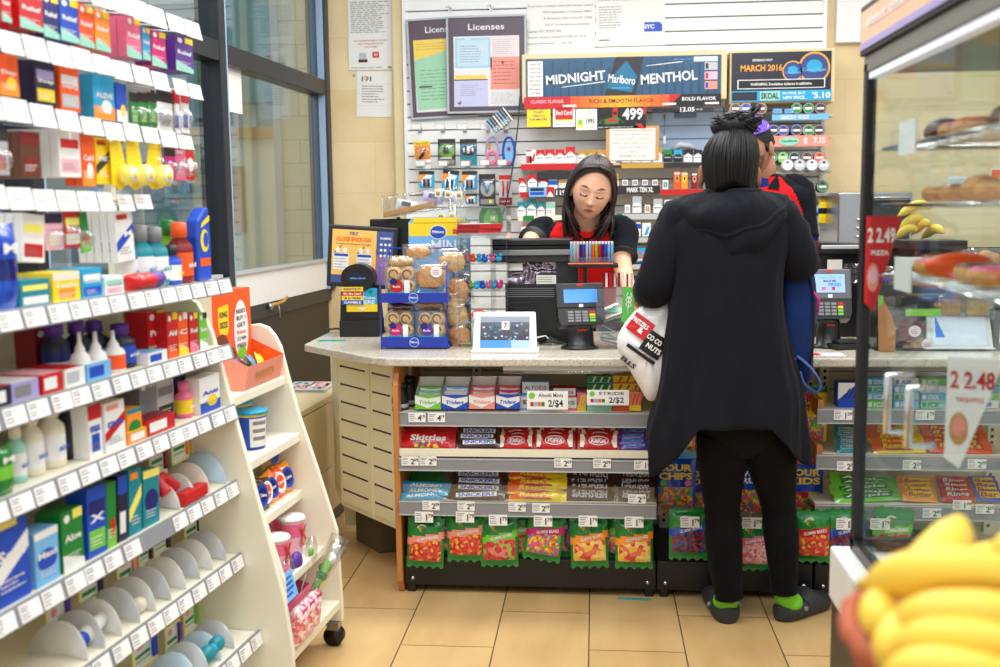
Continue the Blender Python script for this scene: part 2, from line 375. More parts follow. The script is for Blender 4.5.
# papers on pillar
def sheet(px,y,name,label,fn,Y=YB-.004,cat='notice',rot=0,thick=.002,k='paper'):
    c,w_,h_=fit(px[0],y[0],px[1],y[1],Y)
    b=MB();b.box(-w_/2,0,0,w_/2,thick,h_,k);fn(b,w_,h_);o=b.build(name,loc=c,rot=(0,rot,0));return tag(o,label,cat)
def f1(b,w,h):b.lines(-w*.44,h*.05,w*.44,h*.9,16,-.0006,'grey',1)
sheet((348,393),(-3,35),'paper_notice','topmost of three papers on the beige wall, dense small print',f1)
def f2(b,w,h):
    for i,t in enumerate(('ALL CIGARETTES MUST HAVE A','NEW YORK CITY/STATE','TAX STAMP')):b.text(t,0,h*(.84-i*.09),-.0006,.009,'red',w*(.76,.56,.3)[i],.02)
    b.add([(-.075,-.001,.05),(-.02,-.001,.05),(-.03,-.001,.1),(-.07,-.001,.1)],[(0,1,2,3)],'lgrey');b.quad(-.075,.045,-.02,.062,-.0012,'dark');b.quad(-.048,.047,-.04,.06,-.0014,'red')
    b.quad(.01,.07,.05,.105,-.001,'red');b.text('30',.03,.088,-.0014,.018,'white');b.lines(-w*.45,.008,w*.45,.02,1,-.0006,'grey',5);b.quad(.1,.01,.125,.018,-.0007,'green')
sheet((348.5,393),(35,70),'tax_stamp_notice','white landscape notice with red heading and pack drawings, middle paper on beige wall',f2,Y=YB-.007)
def logo7(b,x,z,s,y,bg='white'):
    b.quad(x-s*.5,z-s*.5,x+s*.5,z+s*.5,y,bg)
    b.quad(x-s*.45,z+s*.2,x+s*.35,z+s*.42,y-.0003,'orange');b.add([(x+s*.1,y-.0003,z+s*.2),(x+s*.35,y-.0003,z+s*.2),(x+s*.1,y-.0003,z-s*.4),(x-s*.15,y-.0003,z-s*.4)],[(0,1,2,3)],'red')
    b.text('ELEVEN',x,z-s*.05,y-.0006,s*.17,'green',s*.95,.03)
def f3(b,w,h):
    logo7(b,-w*.22,h*.83,.036,-.0004);b.quad(-w*.22-.03,h*.83-.015,-w*.22-.02,h*.83+.015,-.0005,'teal');b.quad(-w*.22+.02,h*.83-.015,-w*.22+.03,h*.83+.015,-.0005,'teal');b.lines(-w*.35,h*.3,w*.3,h*.7,7,-.0006,'grey',8)
    for z in(.25,.5,.72):b.quad(-w/2,h*z,w/2,h*z+.001,-.0004,'lgrey')
sheet((356,391),(71,117),'letter','creased portrait letter with a small green and red logo, lowest paper on beige wall',f3,rot=.03)
b=MB();b.ell((0,0,0),(.006,.006,.009),'silver',8,6);b.tube([(0,-.002,0),(0,-.012,.004)],.002,'silver',6);tag(b.build('hook',loc=AY(354,75,YB-.008)),'tiny metal hook on the beige wall beside the creased letter','hook')
# ================================================================ SLATWALL: frames, signs
def licence(px,py,name,label,rot,Y,fn):
    c,w_,h_=fit(px[0],py[0],px[1],py[1],Y)
    o=thing(name,label,'frame',c,ry=rot)
    b=MB();t=.012
    b.box(-w_/2,0,0,w_/2,.016,t,'silver');b.box(-w_/2,0,h_-t,w_/2,.016,h_,'silver');b.box(-w_/2,0,t,-w_/2+t,.016,h_-t,'silver');b.box(w_/2-t,0,t,w_/2,.016,h_-t,'silver')
    b.build('frame_edge',o,bevel=.002)
    b=MB();b.box(-w_/2+t,.008,t,w_/2-t,.014,h_-t,mat('licence_brown',(88,72,84),.5));b.text('Licenses',0,h_*.885,.0075,.035,'white',w_*.45,.012);b.build('backing',o)
    b=MB();b.quad(-w_*.41,h_*.07,w_*.41,h_*.79,.0072,'paper');fn(b,w_,h_);b.build('certificates',o)
    b=MB();b.quad(-w_/2+t,t,w_/2-t,h_-t,.003,clear('frame_glass',(252,252,255),.01,.3,.3));b.build('pane',o)
    return o
mat('cert_blue',(200,226,236),.6);mat('cert_edge',(165,212,222),.6);mat('cert_green',(165,215,175),.6);mat('cert_yellow',(250,215,90),.6);mat('cert_lilac',(205,205,235),.6)
def cA(b,w,h):
    X=lambda u:-w*.41+u*w*.82
    Z=lambda v:h*.07+v*h*.72
    b.quad(X(0),Z(.52),X(.58),Z(1),.0068,'white');b.quad(X(.02),Z(.55),X(.56),Z(.98),.0066,'cert_edge');b.quad(X(.05),Z(.58),X(.53),Z(.95),.0064,'cert_blue');b.disc(X(.22),Z(.94),.02,.02,.006,'cert_blue');b.lines(X(.1),Z(.62),X(.48),Z(.88),7,.006,'grey',2,.2)
    b.quad(X(.56),Z(.24),X(1),Z(.7),.0068,'salmon');b.lines(X(.6),Z(.3),X(.96),Z(.66),7,.0064,'brown',3,.15);b.disc(X(.75),Z(.62),.008,.008,.0063,'dred')
    b.quad(X(.56),Z(.7),X(1),Z(1),.0066,mat('cert_pinkish',(240,224,220),.6));b.lines(X(.6),Z(.73),X(.96),Z(.96),8,.006,'lgrey',4)
    b.quad(X(.01),Z(.38),X(.5),Z(.45),.0064,'cert_yellow');b.quad(X(.01),Z(0),X(.52),Z(.38),.0066,'cert_lilac');b.quad(X(0),Z(.375),X(.52),Z(.39),.006,'dblue');b.lines(X(.1),Z(.15),X(.45),Z(.32),6,.006,'grey',5,.2);b.disc(X(.08),Z(.06),.011,.011,.006,'dblue',12);b.disc(X(.075),Z(.07),.006,.006,.0058,'yellow',10)
    b.lines(X(.56),Z(.03),X(.96),Z(.2),6,.0064,'lgrey',6)
def cB(b,w,h):
    X=lambda u:-w*.41+u*w*.82
    Z=lambda v:h*.07+v*h*.72
    b.quad(X(0),Z(.55),X(1),Z(1),.0068,'cert_yellow');b.lines(X(.05),Z(.85),X(.9),Z(.96),3,.0064,'gold',2,.15)
    b.poly([(X(.02),Z(.03)),(X(.95),Z(.06)),(X(1),Z(.5)),(X(.72),Z(.86)),(X(0),Z(.72))],.0062,'cert_green');b.lines(X(.1),Z(.15),X(.9),Z(.6),9,.0058,'green',3,.12);b.quad(X(.06),Z(.34),X(.3),Z(.36),.0057,'dark')
    b.quad(X(.75),Z(.38),X(1),Z(.46),.0055,'pink')
licence((410,448+30),(17,118),'licence_frame','rear brown Licenses frame, tilted, yellow and green papers, half behind another',R(-2.0),YS-.03,cB)
licence((446.5,526.5),(15,113),'licence_frame','front brown Licenses frame with blue certificate and salmon sheet, hung straight',R(-.0),YS-.065,cA)
for(x,y,i)in((450,9,0),(491,8,1)):
    b=MB();b.tube([(0,0,0),(0,-.05,0),(0,-.055,.01)],.003,'steel',6);b.box(-.01,-.002,-.012,.01,0,.012,'steel');b.tube([(-.02,-.05,.002),(0,-.052,.004),(.02,-.05,-.01)],.0025,'tan',5)
    tag(b.build('wall_hook',loc=AY(x,y,YS-.001)),('left' if i==0 else 'right')+' metal hook with twine above the Licenses frames','hook','hooks above the licence frames')
# printed consumer notices
def n1(b,w,h):
    for i,(t,u)in enumerate((('If you have a complaint about this business, contact',.96),('NYC Department of Consumer Affairs',.72),('42 Broadway, New York, NY 10004',.72),('Dial 311 or www.nyc.gov/consumers',.66),('License: NYC FOOD INC',.5),('License Type(s): CIGARETTE RETAIL DLR',.86),('License Number(s):     1471706',.66))):
        b.text(t,w*(.0 if u>.9 else .1 if 0<i<4 else-.49+u/2),h*(.9-i*.13),-.0006,h*.06,mat('print_grey',(120,120,126),.7),w*u)
sheet((527,595),(1,49),'complaint_notice','large faint printed complaint notice on white slats above the blue banner',n1,Y=YS-.004)
def n2(b,w,h):
    b.text('Consumer Affairs Cigarette Retail Dealer License',0,h*.93,-.0006,h*.05,'grey',w*.95)
    b.lines(-w*.46,h*.35,-w*.1,h*.82,9,-.0006,'grey',3,.3);b.lines(w*.2,h*.05,w*.45,h*.25,4,-.0006,'lgrey',3,.3)
    b.prism([(w*.2,h*.28),(w*.46,h*.28),(w*.46,h*.42),(w*.42,h*.47),(w*.2,h*.47)],-.001,-.0004,'blue');b.text('NYC',w*.26,h*.38,-.0014,h*.09,'white',None,.03)
    b.quad(-w*.46,h*.12,-w*.3,h*.14,-.0006,'dark')
sheet((596,665),(-4,46),'dealer_licence','white licence poster with blue tab in its lower right corner, top centre',n2,Y=YS-.005)
# ---- midnight menthol light box
YH=6.02
mat('banner_blue',(38,84,118),.3,var=.35,scale=9);mat('banner_deep',(30,70,102),.3,var=.2,scale=6)
c,w_,h_=fit(522,52,727,101,YH);o=thing('tobacco_header','long blue MIDNIGHT MENTHOL banner box above the cigarette rack','sign',c)
b=MB();b.box(-w_/2,.0,0,w_/2,YS-YH-.002,h_,'laminate');b.build('housing',o,bevel=.004)
c2,W2,H2=fit(526,57,721,96.5,YH);z0=c2.z-c.z
b=MB();b.T=Matrix.Translation((c2.x-c.x,0,z0))
b.box(-W2/2,-.006,0,W2/2,0,H2,'banner_blue');y=-.0066
for i in range(22):
    x=-W2/2+.1+i*W2/24;b.quad(x,.0,x+.012,H2*(.9 if i%2 else .75),y,'banner_deep')
b.quad(-W2/2+.01,H2*.04,-W2/2+.095,H2*.94,y-.0006,'paper')
for i,t in enumerate(('CIGARETTES','SOLD IN THE','CITY OF','NEW YORK','MUST BE IN','PACKAGES','BEARING','TAX STAMPS')):b.text(t,-W2/2+.052,H2*(.86-i*.105),y-.001,.009,'dark',.06)
b.add([(-.10,y-.001,0),(.07,y-.001,0),(.115,y-.001,H2),(-.04,y-.001,H2)],[(0,1,2,3)],mat('pack_dark',(40,40,46),.4))
b.add([(-.09,y-.0016,H2*.22),(.05,y-.0016,H2*.1),(.08,y-.0016,H2*.5),(.02,y-.0016,H2*.9),(-.06,y-.0016,H2*.5)],[(0,1,2,3,4)],mat('pack_teal',(20,110,150),.4))
b.text('Marlboro',-.005,H2*.43,y-.0024,.045,'white',.15,.012,rot=-.12);b.quad(-.06,H2*.2,.04,H2*.23,y-.002,'cyan')
b.text('MIDNIGHT',-.262,H2*.5,y-.002,.052,'white',.33,.022,rot=.07);b.text('MENTHOL',.255,H2*.46,y-.002,.055,'white',.31,.022,rot=.07)
b.add([(-.34,y-.002,.055),(-.10,y-.002,.080),(-.10,y-.002,.085),(-.34,y-.002,.058)],[(0,1,2,3)],'white');b.add([(.13,y-.002,.162),(.33,y-.002,.180),(.33,y-.002,.185),(.13,y-.002,.165)],[(0,1,2,3)],'white')
b.text('MIDNIGHT MENTHOL IS HERE',.38,H2*.9,y-.002,.006,'lblue',.2);b.quad(W2/2-.15,H2*.84,W2/2-.02,H2*.96,y-.001,'paper')
for i in range(3):b.quad(W2/2-.09,H2*(.14+i*.24),W2/2-.02,H2*(.34+i*.24),y-.0016,['salmon','lpink','lgrey'][i]);b.quad(W2/2-.085,H2*(.17+i*.24),W2/2-.07,H2*(.31+i*.24),y-.002,['blue','red','dark'][i])
b.build('banner',o)
# flavour strip
c,w_,h_=fit(524,95.5,721,107,YH-.02);o=thing('flavor_strip','narrow red, orange and black flavour strip under the blue banner','sign',c)
b=MB();b.box(-w_/2,0,0,w_/2,.006,h_,'black');b.quad(-w_/2,0,-w_*.26,h_,-.0005,'red');
for i in range(10):b.quad(-w_*.26+i*w_*.05,0,-w_*.26+(i+1)*w_*.05,h_,-.0005,mat('flame%d'%i,(235+i*2,90+min(i,9-i)*20,30),.4))
b.poly([(w_*.24,0),(w_*.3,h_),(w_*.24,h_)],-.0008,'red')
b.text('CLASSIC FLAVOR',-w_*.38,h_*.6,-.0012,.018,'lpink',w_*.17,.02);b.text('RICH & SMOOTH FLAVOR',0,h_*.55,-.0012,.024,'brown',w_*.33,.02);b.text('BOLD FLAVOR',w_*.39,h_*.6,-.0012,.02,'white',w_*.17,.02)
for x in(-.3,.205,.42):b.quad(x*w_,h_*.1,(x+.07)*w_,h_*.28,-.0012,'paper')
b.build('strip',o,bevel=0)
def card(px,py,name,label,fn,Y=YH-.015,k='paper',cat='sign',**kw):
    c,w_,h_=fit(px[0],py[0],px[1],py[1],Y);b=MB();b.box(-w_/2,0,0,w_/2,.003,h_,k);b.T=Matrix.Scale(1,4);fn(b,w_,h_);o=b.build(name,loc=c);return tag(o,label,cat)
def k1(b,w,h):
    for i,t in enumerate(("DON'T USE ID",'TO BUY','TOBACCO','FOR MINORS.')):b.text(t,0,h*(.87-i*.17),-.0006,.012,'dblue',w*(.75,.45,.55,.75)[i],.02)
card((527,550.5),(106,127),'tobacco_warning_card','yellow card with dark blue capitals under the red end of the strip',k1,k='yellow')
def k2(b,w,h):b.quad(-w*.4,h*.3,w*.4,h*1.0,-.0006,'red');b.text('Red Card',0,h*.68,-.001,.026,'white',w*.7,.02);b.quad(-w*.4,h*.3,w*.4,h*.36,-.001,'yellow');b.text('Please Have It Ready',0,h*.14,-.0006,.008,'dark',w*.85)
card((553,575),(106,127),'id_card_sign','white card with a red Red Card emblem beside the yellow card',k2)
def k3(b,w,h):b.quad(-w*.45,h*.1,-w*.15,h*.5,-.0006,'lyellow');b.quad(-w*.4,h*.25,-w*.2,h*.5,-.0008,'lgreen');b.text('1995',w*.18,h*.42,-.0006,.028,'dark',w*.42,.02);b.lines(-.0,h*.75,w*.4,h*.95,2,-.0006,'salmon',1);b.lines(-.0,h*.05,w*.4,h*.22,2,-.0006,'salmon',4)
card((576,597),(109,130),'price_card','white price card reading 1995 left of the black 499 sign',k3)
def k4(b,w,h):
    b.text('499',w*.23,h*.62,-.0008,h*.5,'white',w*.42,.03);b.quad(-w*.18,h*.5,-w*.08,h*.97,-.0006,'red');b.quad(-w*.165,h*.6,-w*.095,h*.72,-.0008,'black')
    b.add([(w*.28,-.0006,h*.22),(w*.4,-.0006,h*.22),(w*.5,-.0006,0),(w*.38,-.0006,0)],[(0,1,2,3)],'red');b.quad(w*.44,h*.6,w*.5,h*.95,-.0006,'red')
    b.poly([(-w*.48,h*.25),(-w*.4,h*.4),(-w*.1,h*.52),(w*.02,h*.36),(w*.05,h*.25),(-w*.3,h*.2)],-.001,'green');b.poly([(-w*.34,h*.3),(-w*.25,h*.44),(-w*.12,h*.42),(-w*.05,h*.28)],-.0014,'red');b.disc(-w*.38,h*.3,.012,.012,-.0018,'dark',12);b.disc(-w*.02,h*.3,.012,.012,-.0018,'dark',12)
    b.lines(-w*.48,h*.03,w*.3,h*.13,1,-.0008,'lgrey',3)
card((597,646),(105,129),'race_car_sign','black sign with green race car and big white 499',k4,k='black')
def k5(b,w,h):
    b.quad(-w*.43,h*.0,w*.43,h*.93,-.0006,mat('notice_cream',(245,236,220),.6))
    for i,t in enumerate(('PROHIBITED for Sale to PERSONS','UNDER 21 Cigarettes, cigars,','chewing tobacco, powdered','tobacco, other tobacco products','or electronic cigarettes','and','PROHIBITED to Sell')):b.text(t,0,h*(.87-i*.125),-.001,.009,'red',w*(.76,.72,.7,.78,.6,.1,.5)[i],.01)
card((606,659),(126,160),'age_warning_notice','wood framed notice with red print standing on the top cigarette shelf',k5,k='tan')
def k6(b,w,h):b.text('12.05',-w*.15,h*.5,-.0006,h*.7,'white',w*.6,.02);b.text('tax incl',w*.35,h*.5,-.0006,h*.25,'white')
card((679,703),(106,112.5),'price_strip','small dark 12.05 price strip below the BOLD FLAVOR end',k6,k='dark')
# blue clear shield with cords
c,w_,h_=fit(652,108,724,160,YS-.03);b=MB();b.box(-w_/2,0,0,w_/2,.003,h_,clear('blue_shield',(236,244,254),.10,.5));b.box(w_/2-.006,-.002,0,w_/2,.004,h_,'blue')
tag(b.build('plastic_shield',loc=c),'clear bluish plastic sheet on the slats right of the framed notice','plastic sheet')
b=MB();b.tube([(0,0,0),(.002,-.03,0),(.003,-.035,-.05),(.0,-.035,-.12)],.002,'grey',6);b.box(-.012,-.003,-.01,.012,0,.012,'lgrey');b.box(-.006,-.04,-.16,.008,-.03,-.115,'paper');tag(b.build('key_hook',loc=AY(664,116,YS-.035)),'small hook with a hanging clip on the bluish plastic sheet','hook')
# right header: march 2016
c,w_,h_=fit(730,49,835,103,YH);o=thing('snuff_header','dark MARCH 2016 poster box with two round orange rimmed badges','sign',c)
b=MB();b.box(-w_/2,0,0,w_/2,YS-YH-.002,h_,'laminate');b.build('housing',o,bevel=.004)
c2,W2,H2=fit(731.5,52,831,91,YH)
b=MB();b.T=Matrix.Translation((c2.x-c.x,0,c2.z-c.z));b.box(-W2/2,-.006,0,W2/2,0,H2,mat('poster_navy',(32,32,48),.35,var=.15));y=-.007
b.text('EXPERIENCE WHAT',-W2*.19,H2*.8,y,.012,'white',W2*.2,.02);b.text('MARCH 2016',-W2*.2,H2*.6,y,.036,mat('sunset_gold',(240,165,60),.4),W2*.42,.025)
for cx,cz,r in((W2*.115,H2*.5,.056),(W2*.33,H2*.58,.085)):
    b.disc(cx,cz,r,r*1.0,y-.001,'sunset_gold',32);b.disc(cx,cz,r*.88,r*.88,y-.0015,mat('badge_navy',(50,70,130),.4,var=.3,scale=20),32);b.disc(cx,cz+r*.1,r*.5,r*.4,y-.002,'cyan',20);b.text('Copenhagen',cx,cz-r*.15,y-.003,r*.26,'lblue',r*1.5,.02)
b.quad(-W2*.44,H2*.06,W2*.44,H2*.3,y-.0035,'white');b.quad(-W2*.43,H2*.08,W2*.43,H2*.28,y-.004,'black');b.text('WARNING: Smokeless tobacco is addictive.',0,H2*.18,y-.0045,.015,'white',W2*.62,.02);b.build('poster',o)
c2,W2,H2=fit(731,90.5,831,101,YH-.01)
b=MB();b.T=Matrix.Translation((c2.x-c.x,-.012,c2.z-c.z));b.box(-W2/2,-.003,0,W2/2,0,H2,'cyan');y=-.0035
b.quad(-W2*.49,H2*.1,-W2*.24,H2*.9,y,'navy');b.quad(-W2*.47,H2*.3,-W2*.26,H2*.7,y-.0003,'dark');b.quad(-W2*.21,H2*.06,-W2*.01,H2*.94,y,'mint');b.text('SKOAL',-W2*.11,H2*.5,y-.0005,.035,'black',W2*.18,.03)
b.text('IN-MINE, BUY',W2*.13,H2*.7,y-.0005,.016,'white',W2*.23,.02);b.text('NEW PRICE...',W2*.14,H2*.3,y-.0005,.018,'white',W2*.24,.02);b.text("'5.10",W2*.4,H2*.5,y-.0005,.036,'white',W2*.18,.03);b.build('price_band',o)
# ---- pegged goods on the slatwall
def peg(px,py,Yd=.12,tagk=True,lab='',n=0):
    o=thing('peg_hook',lab,'hook',AY(px,py,YS-.001),0,'peg hooks on the white slats')
    b=MB();b.tube([(0,0,0),(0,-Yd,0),(0,-Yd-.006,.006)],.0025,'steel',6);b.box(-.012,-.003,-.012,.012,0,.02,'steel');b.build('rod',o)
    if tagk:b=MB();b.box(-.032,-Yd-.012,-.004,.032,-Yd-.008,.036,'clear_tag');b.quad(-.025,.002,.025,.028,-Yd-.0125,'paper');b.build('label_holder',o)
    return o
clear('clear_tag',(248,248,248),.2,.6,.1)
def blister(px,py,name,label,art,cat,Y=YS-.10,rot=0,shape='box',n=1):
    c,w_,h_=fit(px[0],py[0],px[1],py[1],Y)
    for i in range(n):
        b=MB()
        if shape=='box':b.box(-w_/2,0,0,w_/2,.002,h_,'white')
        art(b,w_,h_)
        o=tag(b.build(name,loc=c+Vector((0,.016*i,0)),rot=(0,rot,0)),label,cat)
        label='copy right behind the '+label if not label.startswith('copy')else label
def bubble(b,x0,z0,x1,z1,d,k='clear_film',r=5):
    b.grid(lambda u,v:(x0+(x1-x0)*u,-.001-d*(max(0,math.sin(math.pi*u))**.4)*(max(0,math.sin(math.pi*v))**.4),z0+(z1-z0)*v),8,8,M_film)
def g_yel(b,w,h):
    b.box(-w/2,-.001,0,w/2,0,h,'lorange');b.quad(-w/2,h*.82,w/2,h,-.0015,'yellow');b.text('Hair brush',0,h*.9,-.002,.014,'dark',w*.8);b.tube([(-w*.2,-.012,h*.2),(0,-.016,h*.35),(w*.25,-.012,h*.62)],[.006,.009,.004],'black',8);b.quad(-w/2,0,w/2,h*.16,-.0016,'white');bubble(b,-w*.4,h*.12,w*.4,h*.75,.02)
def g_green(b,w,h):
    b.box(-w/2,-.001,0,w/2,0,h,'dark');b.disc(0,h*.55,w*.46,h*.27,-.0016,'lgreen');b.box(-w*.16,-.02,h*.48,w*.12,-.002,h*.68,'navy');b.box(-w*.3,-.01,h*.5,-w*.22,-.002,h*.62,'silver');b.box(w*.2,-.01,h*.5,w*.28,-.002,h*.62,'silver');b.quad(-w*.45,h*.04,w*.45,h*.22,-.0016,'grey');b.quad(-w*.4,h*.3,w*.3,h*.26,-.0018,'white');b.text('USB',0,h*.13,-.002,.012,'yellow');bubble(b,-w*.46,h*.3,w*.46,h*.85,.022)
def g_teal(b,w,h):
    b.box(-w/2,-.001,0,w/2,0,h,'teal');b.quad(-w/2,h*.8,w/2,h,-.0014,'dark');b.disc(0,h*.57,w*.46,h*.2,-.0016,'dblue');b.cyl((-w*.25,-.012,h*.5),(-w*.25,-.012,h*.66),.006,'white');b.cyl((0,-.012,h*.45),(0,-.012,h*.68),.01,'white');b.cyl((w*.25,-.012,h*.5),(w*.25,-.012,h*.66),.006,'white');b.quad(-w*.42,h*.05,w*.2,h*.2,-.0016,'grey');bubble(b,-w*.46,h*.3,w*.46,h*.85,.02)
def g_pinkrope(b,w,h):
    b.tube([(w*.42*math.sin(a),-.005,h*.5+h*.46*math.cos(a))for a in[i*math.pi/10 for i in range(21)]],.006,'lilac',6);b.tube([(w*.3*math.sin(a),-.008,h*.3+h*.2*math.cos(a))for a in[i*math.pi/10 for i in range(21)]],.008,'pink',6);b.quad(-w*.4,h*.02,w*.4,h*.2,-.002,'pink');b.box(-w*.3,-.012,h*.55,-w*.1,-.002,h*.78,'gold')
def g_bluerope(b,w,h):
    b.tube([(w*.42*math.sin(a),-.005,h*.5+h*.46*math.cos(a))for a in[i*math.pi/10 for i in range(21)]],.007,'blue',6);b.quad(-w*.3,h*.15,w*.35,h*.8,-.001,'lblue');b.ell((0,-.01,h*.6),(.01,.008,.01),'red',8,6);b.quad(-w*.3,h*.02,w*.3,h*.18,-.003,'orange')
def g_pens(b,w,h):
    b.box(-w/2,-.001,0,w/2,0,h,'cyan');b.quad(-w/2,h*.8,w/2,h,-.0014,'dark');b.poly([(-w/2,h*.35),(w*.1,h*.8),(-w/2,h*.8)],-.0015,'lorange');b.poly([(-w*.3,h*.55),(w*.3,h*.55),(w*.4,h*.75),(0,h*.78)],-.0018,'white')
    for i in range(5):x=-w*.28+i*w*.14;b.cyl((x,-.007,h*.08),(x,-.007,h*.5),.004,['white','black','orange','black','white'][i],8)
def g_phones(b,w,h):
    b.box(-w/2,-.001,0,w/2,0,h,'dark');b.disc(0,h*.55,w*.42,h*.25,-.0016,'lgrey');
    for s in(-1,1):b.tube([(s*w*.2,-.01,h*.68),(s*w*.1,-.01,h*.6),(s*w*.02,-.01,h*.42)],.004,'cyan',6);b.ell((s*w*.22,-.012,h*.7),(.008,.006,.006),'blue',8,6)
    b.quad(-w*.42,h*.05,w*.42,h*.22,-.0016,'grey');b.disc(w*.2,h*.14,.01,.01,-.002,'yellow',10);bubble(b,-w*.44,h*.28,w*.44,h*.85,.02)
def g_redtool(b,w,h):
    b.box(-w/2,-.001,0,w/2,0,h,'lgrey');b.quad(-w/2,h*.85,w/2,h,-.0014,'red');b.quad(-w/2,0,w/2,h*.25,-.0014,'dred');b.text('Lip Balm',0,h*.12,-.002,.012,'white',w*.7)
    for s in(-1,1):b.tube([(s*w*.18,-.008,h*.3),(s*w*.14,-.008,h*.6),(s*w*.2,-.008,h*.8)],.005,'red',6)
blister((415,431),(141,163),'hair_brush_pack','yellow carded brush hanging highest at left on the white slats',g_yel,'carded item',rot=R(-3))
b=MB();b.box(-.045,-.001,0,.045,0,.05,'paper');b.lines(-.04,.005,.02,.045,5,-.0015,'dark',4,.4);tag(b.build('barcode_card',loc=AY(423,169,YS-.09)),'loose white barcode card below the yellow carded brush','card')
blister((438,455.5),(139,165.5),'charger_pack','black carded phone charger with a lime green oval',g_green,'carded item')
blister((460,477),(139,165.5),'cable_pack','teal carded cable set with dark blue oval',g_teal,'carded item')
blister((485,499.5),(136,167),'skipping_rope','pink looped cord pack hanging right of the teal pack',g_pinkrope,'carded item',shape='')
blister((502,516),(136,167),'skipping_rope','blue looped cord pack hanging beside the black hanging cord',g_bluerope,'carded item',shape='')
blister((419,434),(171,188),'lighter_pack','leftmost orange and blue pen pack, above the clear tray',g_pens,'carded item',n=2)
blister((441,457),(170,190),'lighter_pack','tilted orange and blue pen pack, second from the left',g_pens,'carded item',rot=R(7),n=2)
blister((462,477),(171,190),'lighter_pack','straight orange and blue pen pack, third from the left',g_pens,'carded item',n=2)
blister((465,477),(194,204),'lighter_pack','small blue pen pack hanging lowest, left of the earphones',g_pens,'carded item')
blister((479,495.5),(174,206),'earphone_pack','dark carded blue earphones on grey oval',g_phones,'carded item',Y=YS-.13)
blister((499,512),(175,205),'lip_balm_pack','red and grey carded pack at the right end of the lower peg row',g_redtool,'carded item')
for i,(x,y)in enumerate(((420,131),(443,131),(465,131),(488,131),(506,131))):peg(x,y,.12,True,ordw(i,5)+' peg hook of the upper row on the white slats')
for i,(x,y)in enumerate(((424,167),(446,167),(468,167),(487,166),(504,166))):peg(x,y,.12,True,ordw(i,5)+' peg hook of the lower row on the white slats')
# rotated shiny card in a clear holder
c,w_,h_=fit(487,108,512,133,YS-.16);b=MB();b.box(-.07,0,-.045,.07,.002,.045,'dark')
for i in range(8):b.quad(-.07+i*.018,-.045,-.062+i*.018,.045,-.0006,['silver','lblue','grey','white'][i%4])
b.lines(-.06,-.04,.06,-.01,3,-.001,'white',3);tag(b.build('gift_card_pack',loc=c+Vector((0,0,h_/2)),rot=(0,R(-38),0)),'silver striped card pack tilted diagonally below the front Licenses frame','card')
# hanging cord
b=MB();pts=[AY(520,96,YS-.17),AY(518,125,YS-.18),AY(513,165,YS-.18),AY(509,190,YS-.18),AY(503,214,YS-.2)]
b.tube(pts,.004,mat('cord_green',(20,60,55),.4),6);tag(b.build('hanging_cord'),'dark green cord hanging from the banner box past the pegged goods','cord')
# ================================================================ COUNTER
def vor(name,cols,scale=60,rough=.3):
    if name in MATS:return MATS[name]
    m=bpy.data.materials.new(name);m.use_nodes=True;nt=m.node_tree;N=nt.nodes.new;L=nt.links.new
    b=nt.nodes['Principled BSDF'];tc=N('ShaderNodeTexCoord');v=N('ShaderNodeTexVoronoi');v.inputs['Scale'].default_value=scale
    L(tc.outputs['Object'],v.inputs['Vector']);cr=N('ShaderNodeValToRGB');cr.color_ramp.interpolation='CONSTANT'
    sp=N('ShaderNodeSeparateColor');L(v.outputs['Color'],sp.inputs[0]);L(sp.outputs[0],cr.inputs[0])
    e=cr.color_ramp.elements;e[0].position=0;e[0].color=(*lin(cols[0]),1);e[1].position=1/len(cols);e[1].color=(*lin(cols[1]),1)
    for i in range(2,len(cols)):q=e.new(i/len(cols));q.color=(*lin(cols[i]),1)
    L(cr.outputs[0],b.inputs['Base Color']);b.inputs['Roughness'].default_value=rough;b.inputs['Coat Weight'].default_value=.4
    MATS[name]=m;return m
def pillow(b,w,h,t,cf,ends='x',nu=16,nv=10,cr=.05,x0=0,z0=0,y0=0):
    def prof(u,v):
        e,c=(u,v)if ends=='x' else(v,u)
        a=max(0,min(1,(min(e,1-e)-cr)/.16));a=math.sin(a*math.pi/2)
        return a*max(0,math.sin(math.pi*c))**.45
    def pt(s):
        def f(u,v):
            e,c=(u,v)if ends=='x' else(v,u)
            zig=(.006*math.sin(60*c)*(1 if e<.02 or e>.98 else 0))
            X=(u-.5)*w;Z=v*h
            wr=.0015*math.sin(u*23+v*11)*(t>.012)
            return(x0+X,y0+s*(t/2*prof(u,v)+wr*prof(u,v))+(.0004*s),z0+Z+(zig if ends!='x' else 0))
        return f
    b.grid(pt(-1),nu,nv,cf);b.grid(lambda u,v:pt(1)(1-u,v),nu,nv,lambda u,v:cf(1-u,v)if callable(cf)and not isinstance(cf,bpy.types.Material)else cf)
def wparts(b,name,o,**k):return b.build(name,o,loc=-Vector(o.location),**k)
def price(b,x,z,y,w,h,t='2',c='09',seed=0,k='price_white',lab=None):
    """a price label; x,z base centre; face to -y"""
    b.box(x-w/2,y-.0012,z,x+w/2,y,z+h,k)
    b.lines(x-w*.44,z+h*.55,x-w*.02,z+h*.9,2,y-.0016,'grey',seed,.5);b.lines(x-w*.44,z+h*.12,x-w*.05,z+h*.5,2,y-.0016,'grey',seed+1,.4)
    b.text(t,x+w*.15,z+h*.45,y-.0017,h*.6,'dark',None,.02);b.text(c,x+w*.36,z+h*.62,y-.0017,h*.35,'dark',None,.02)
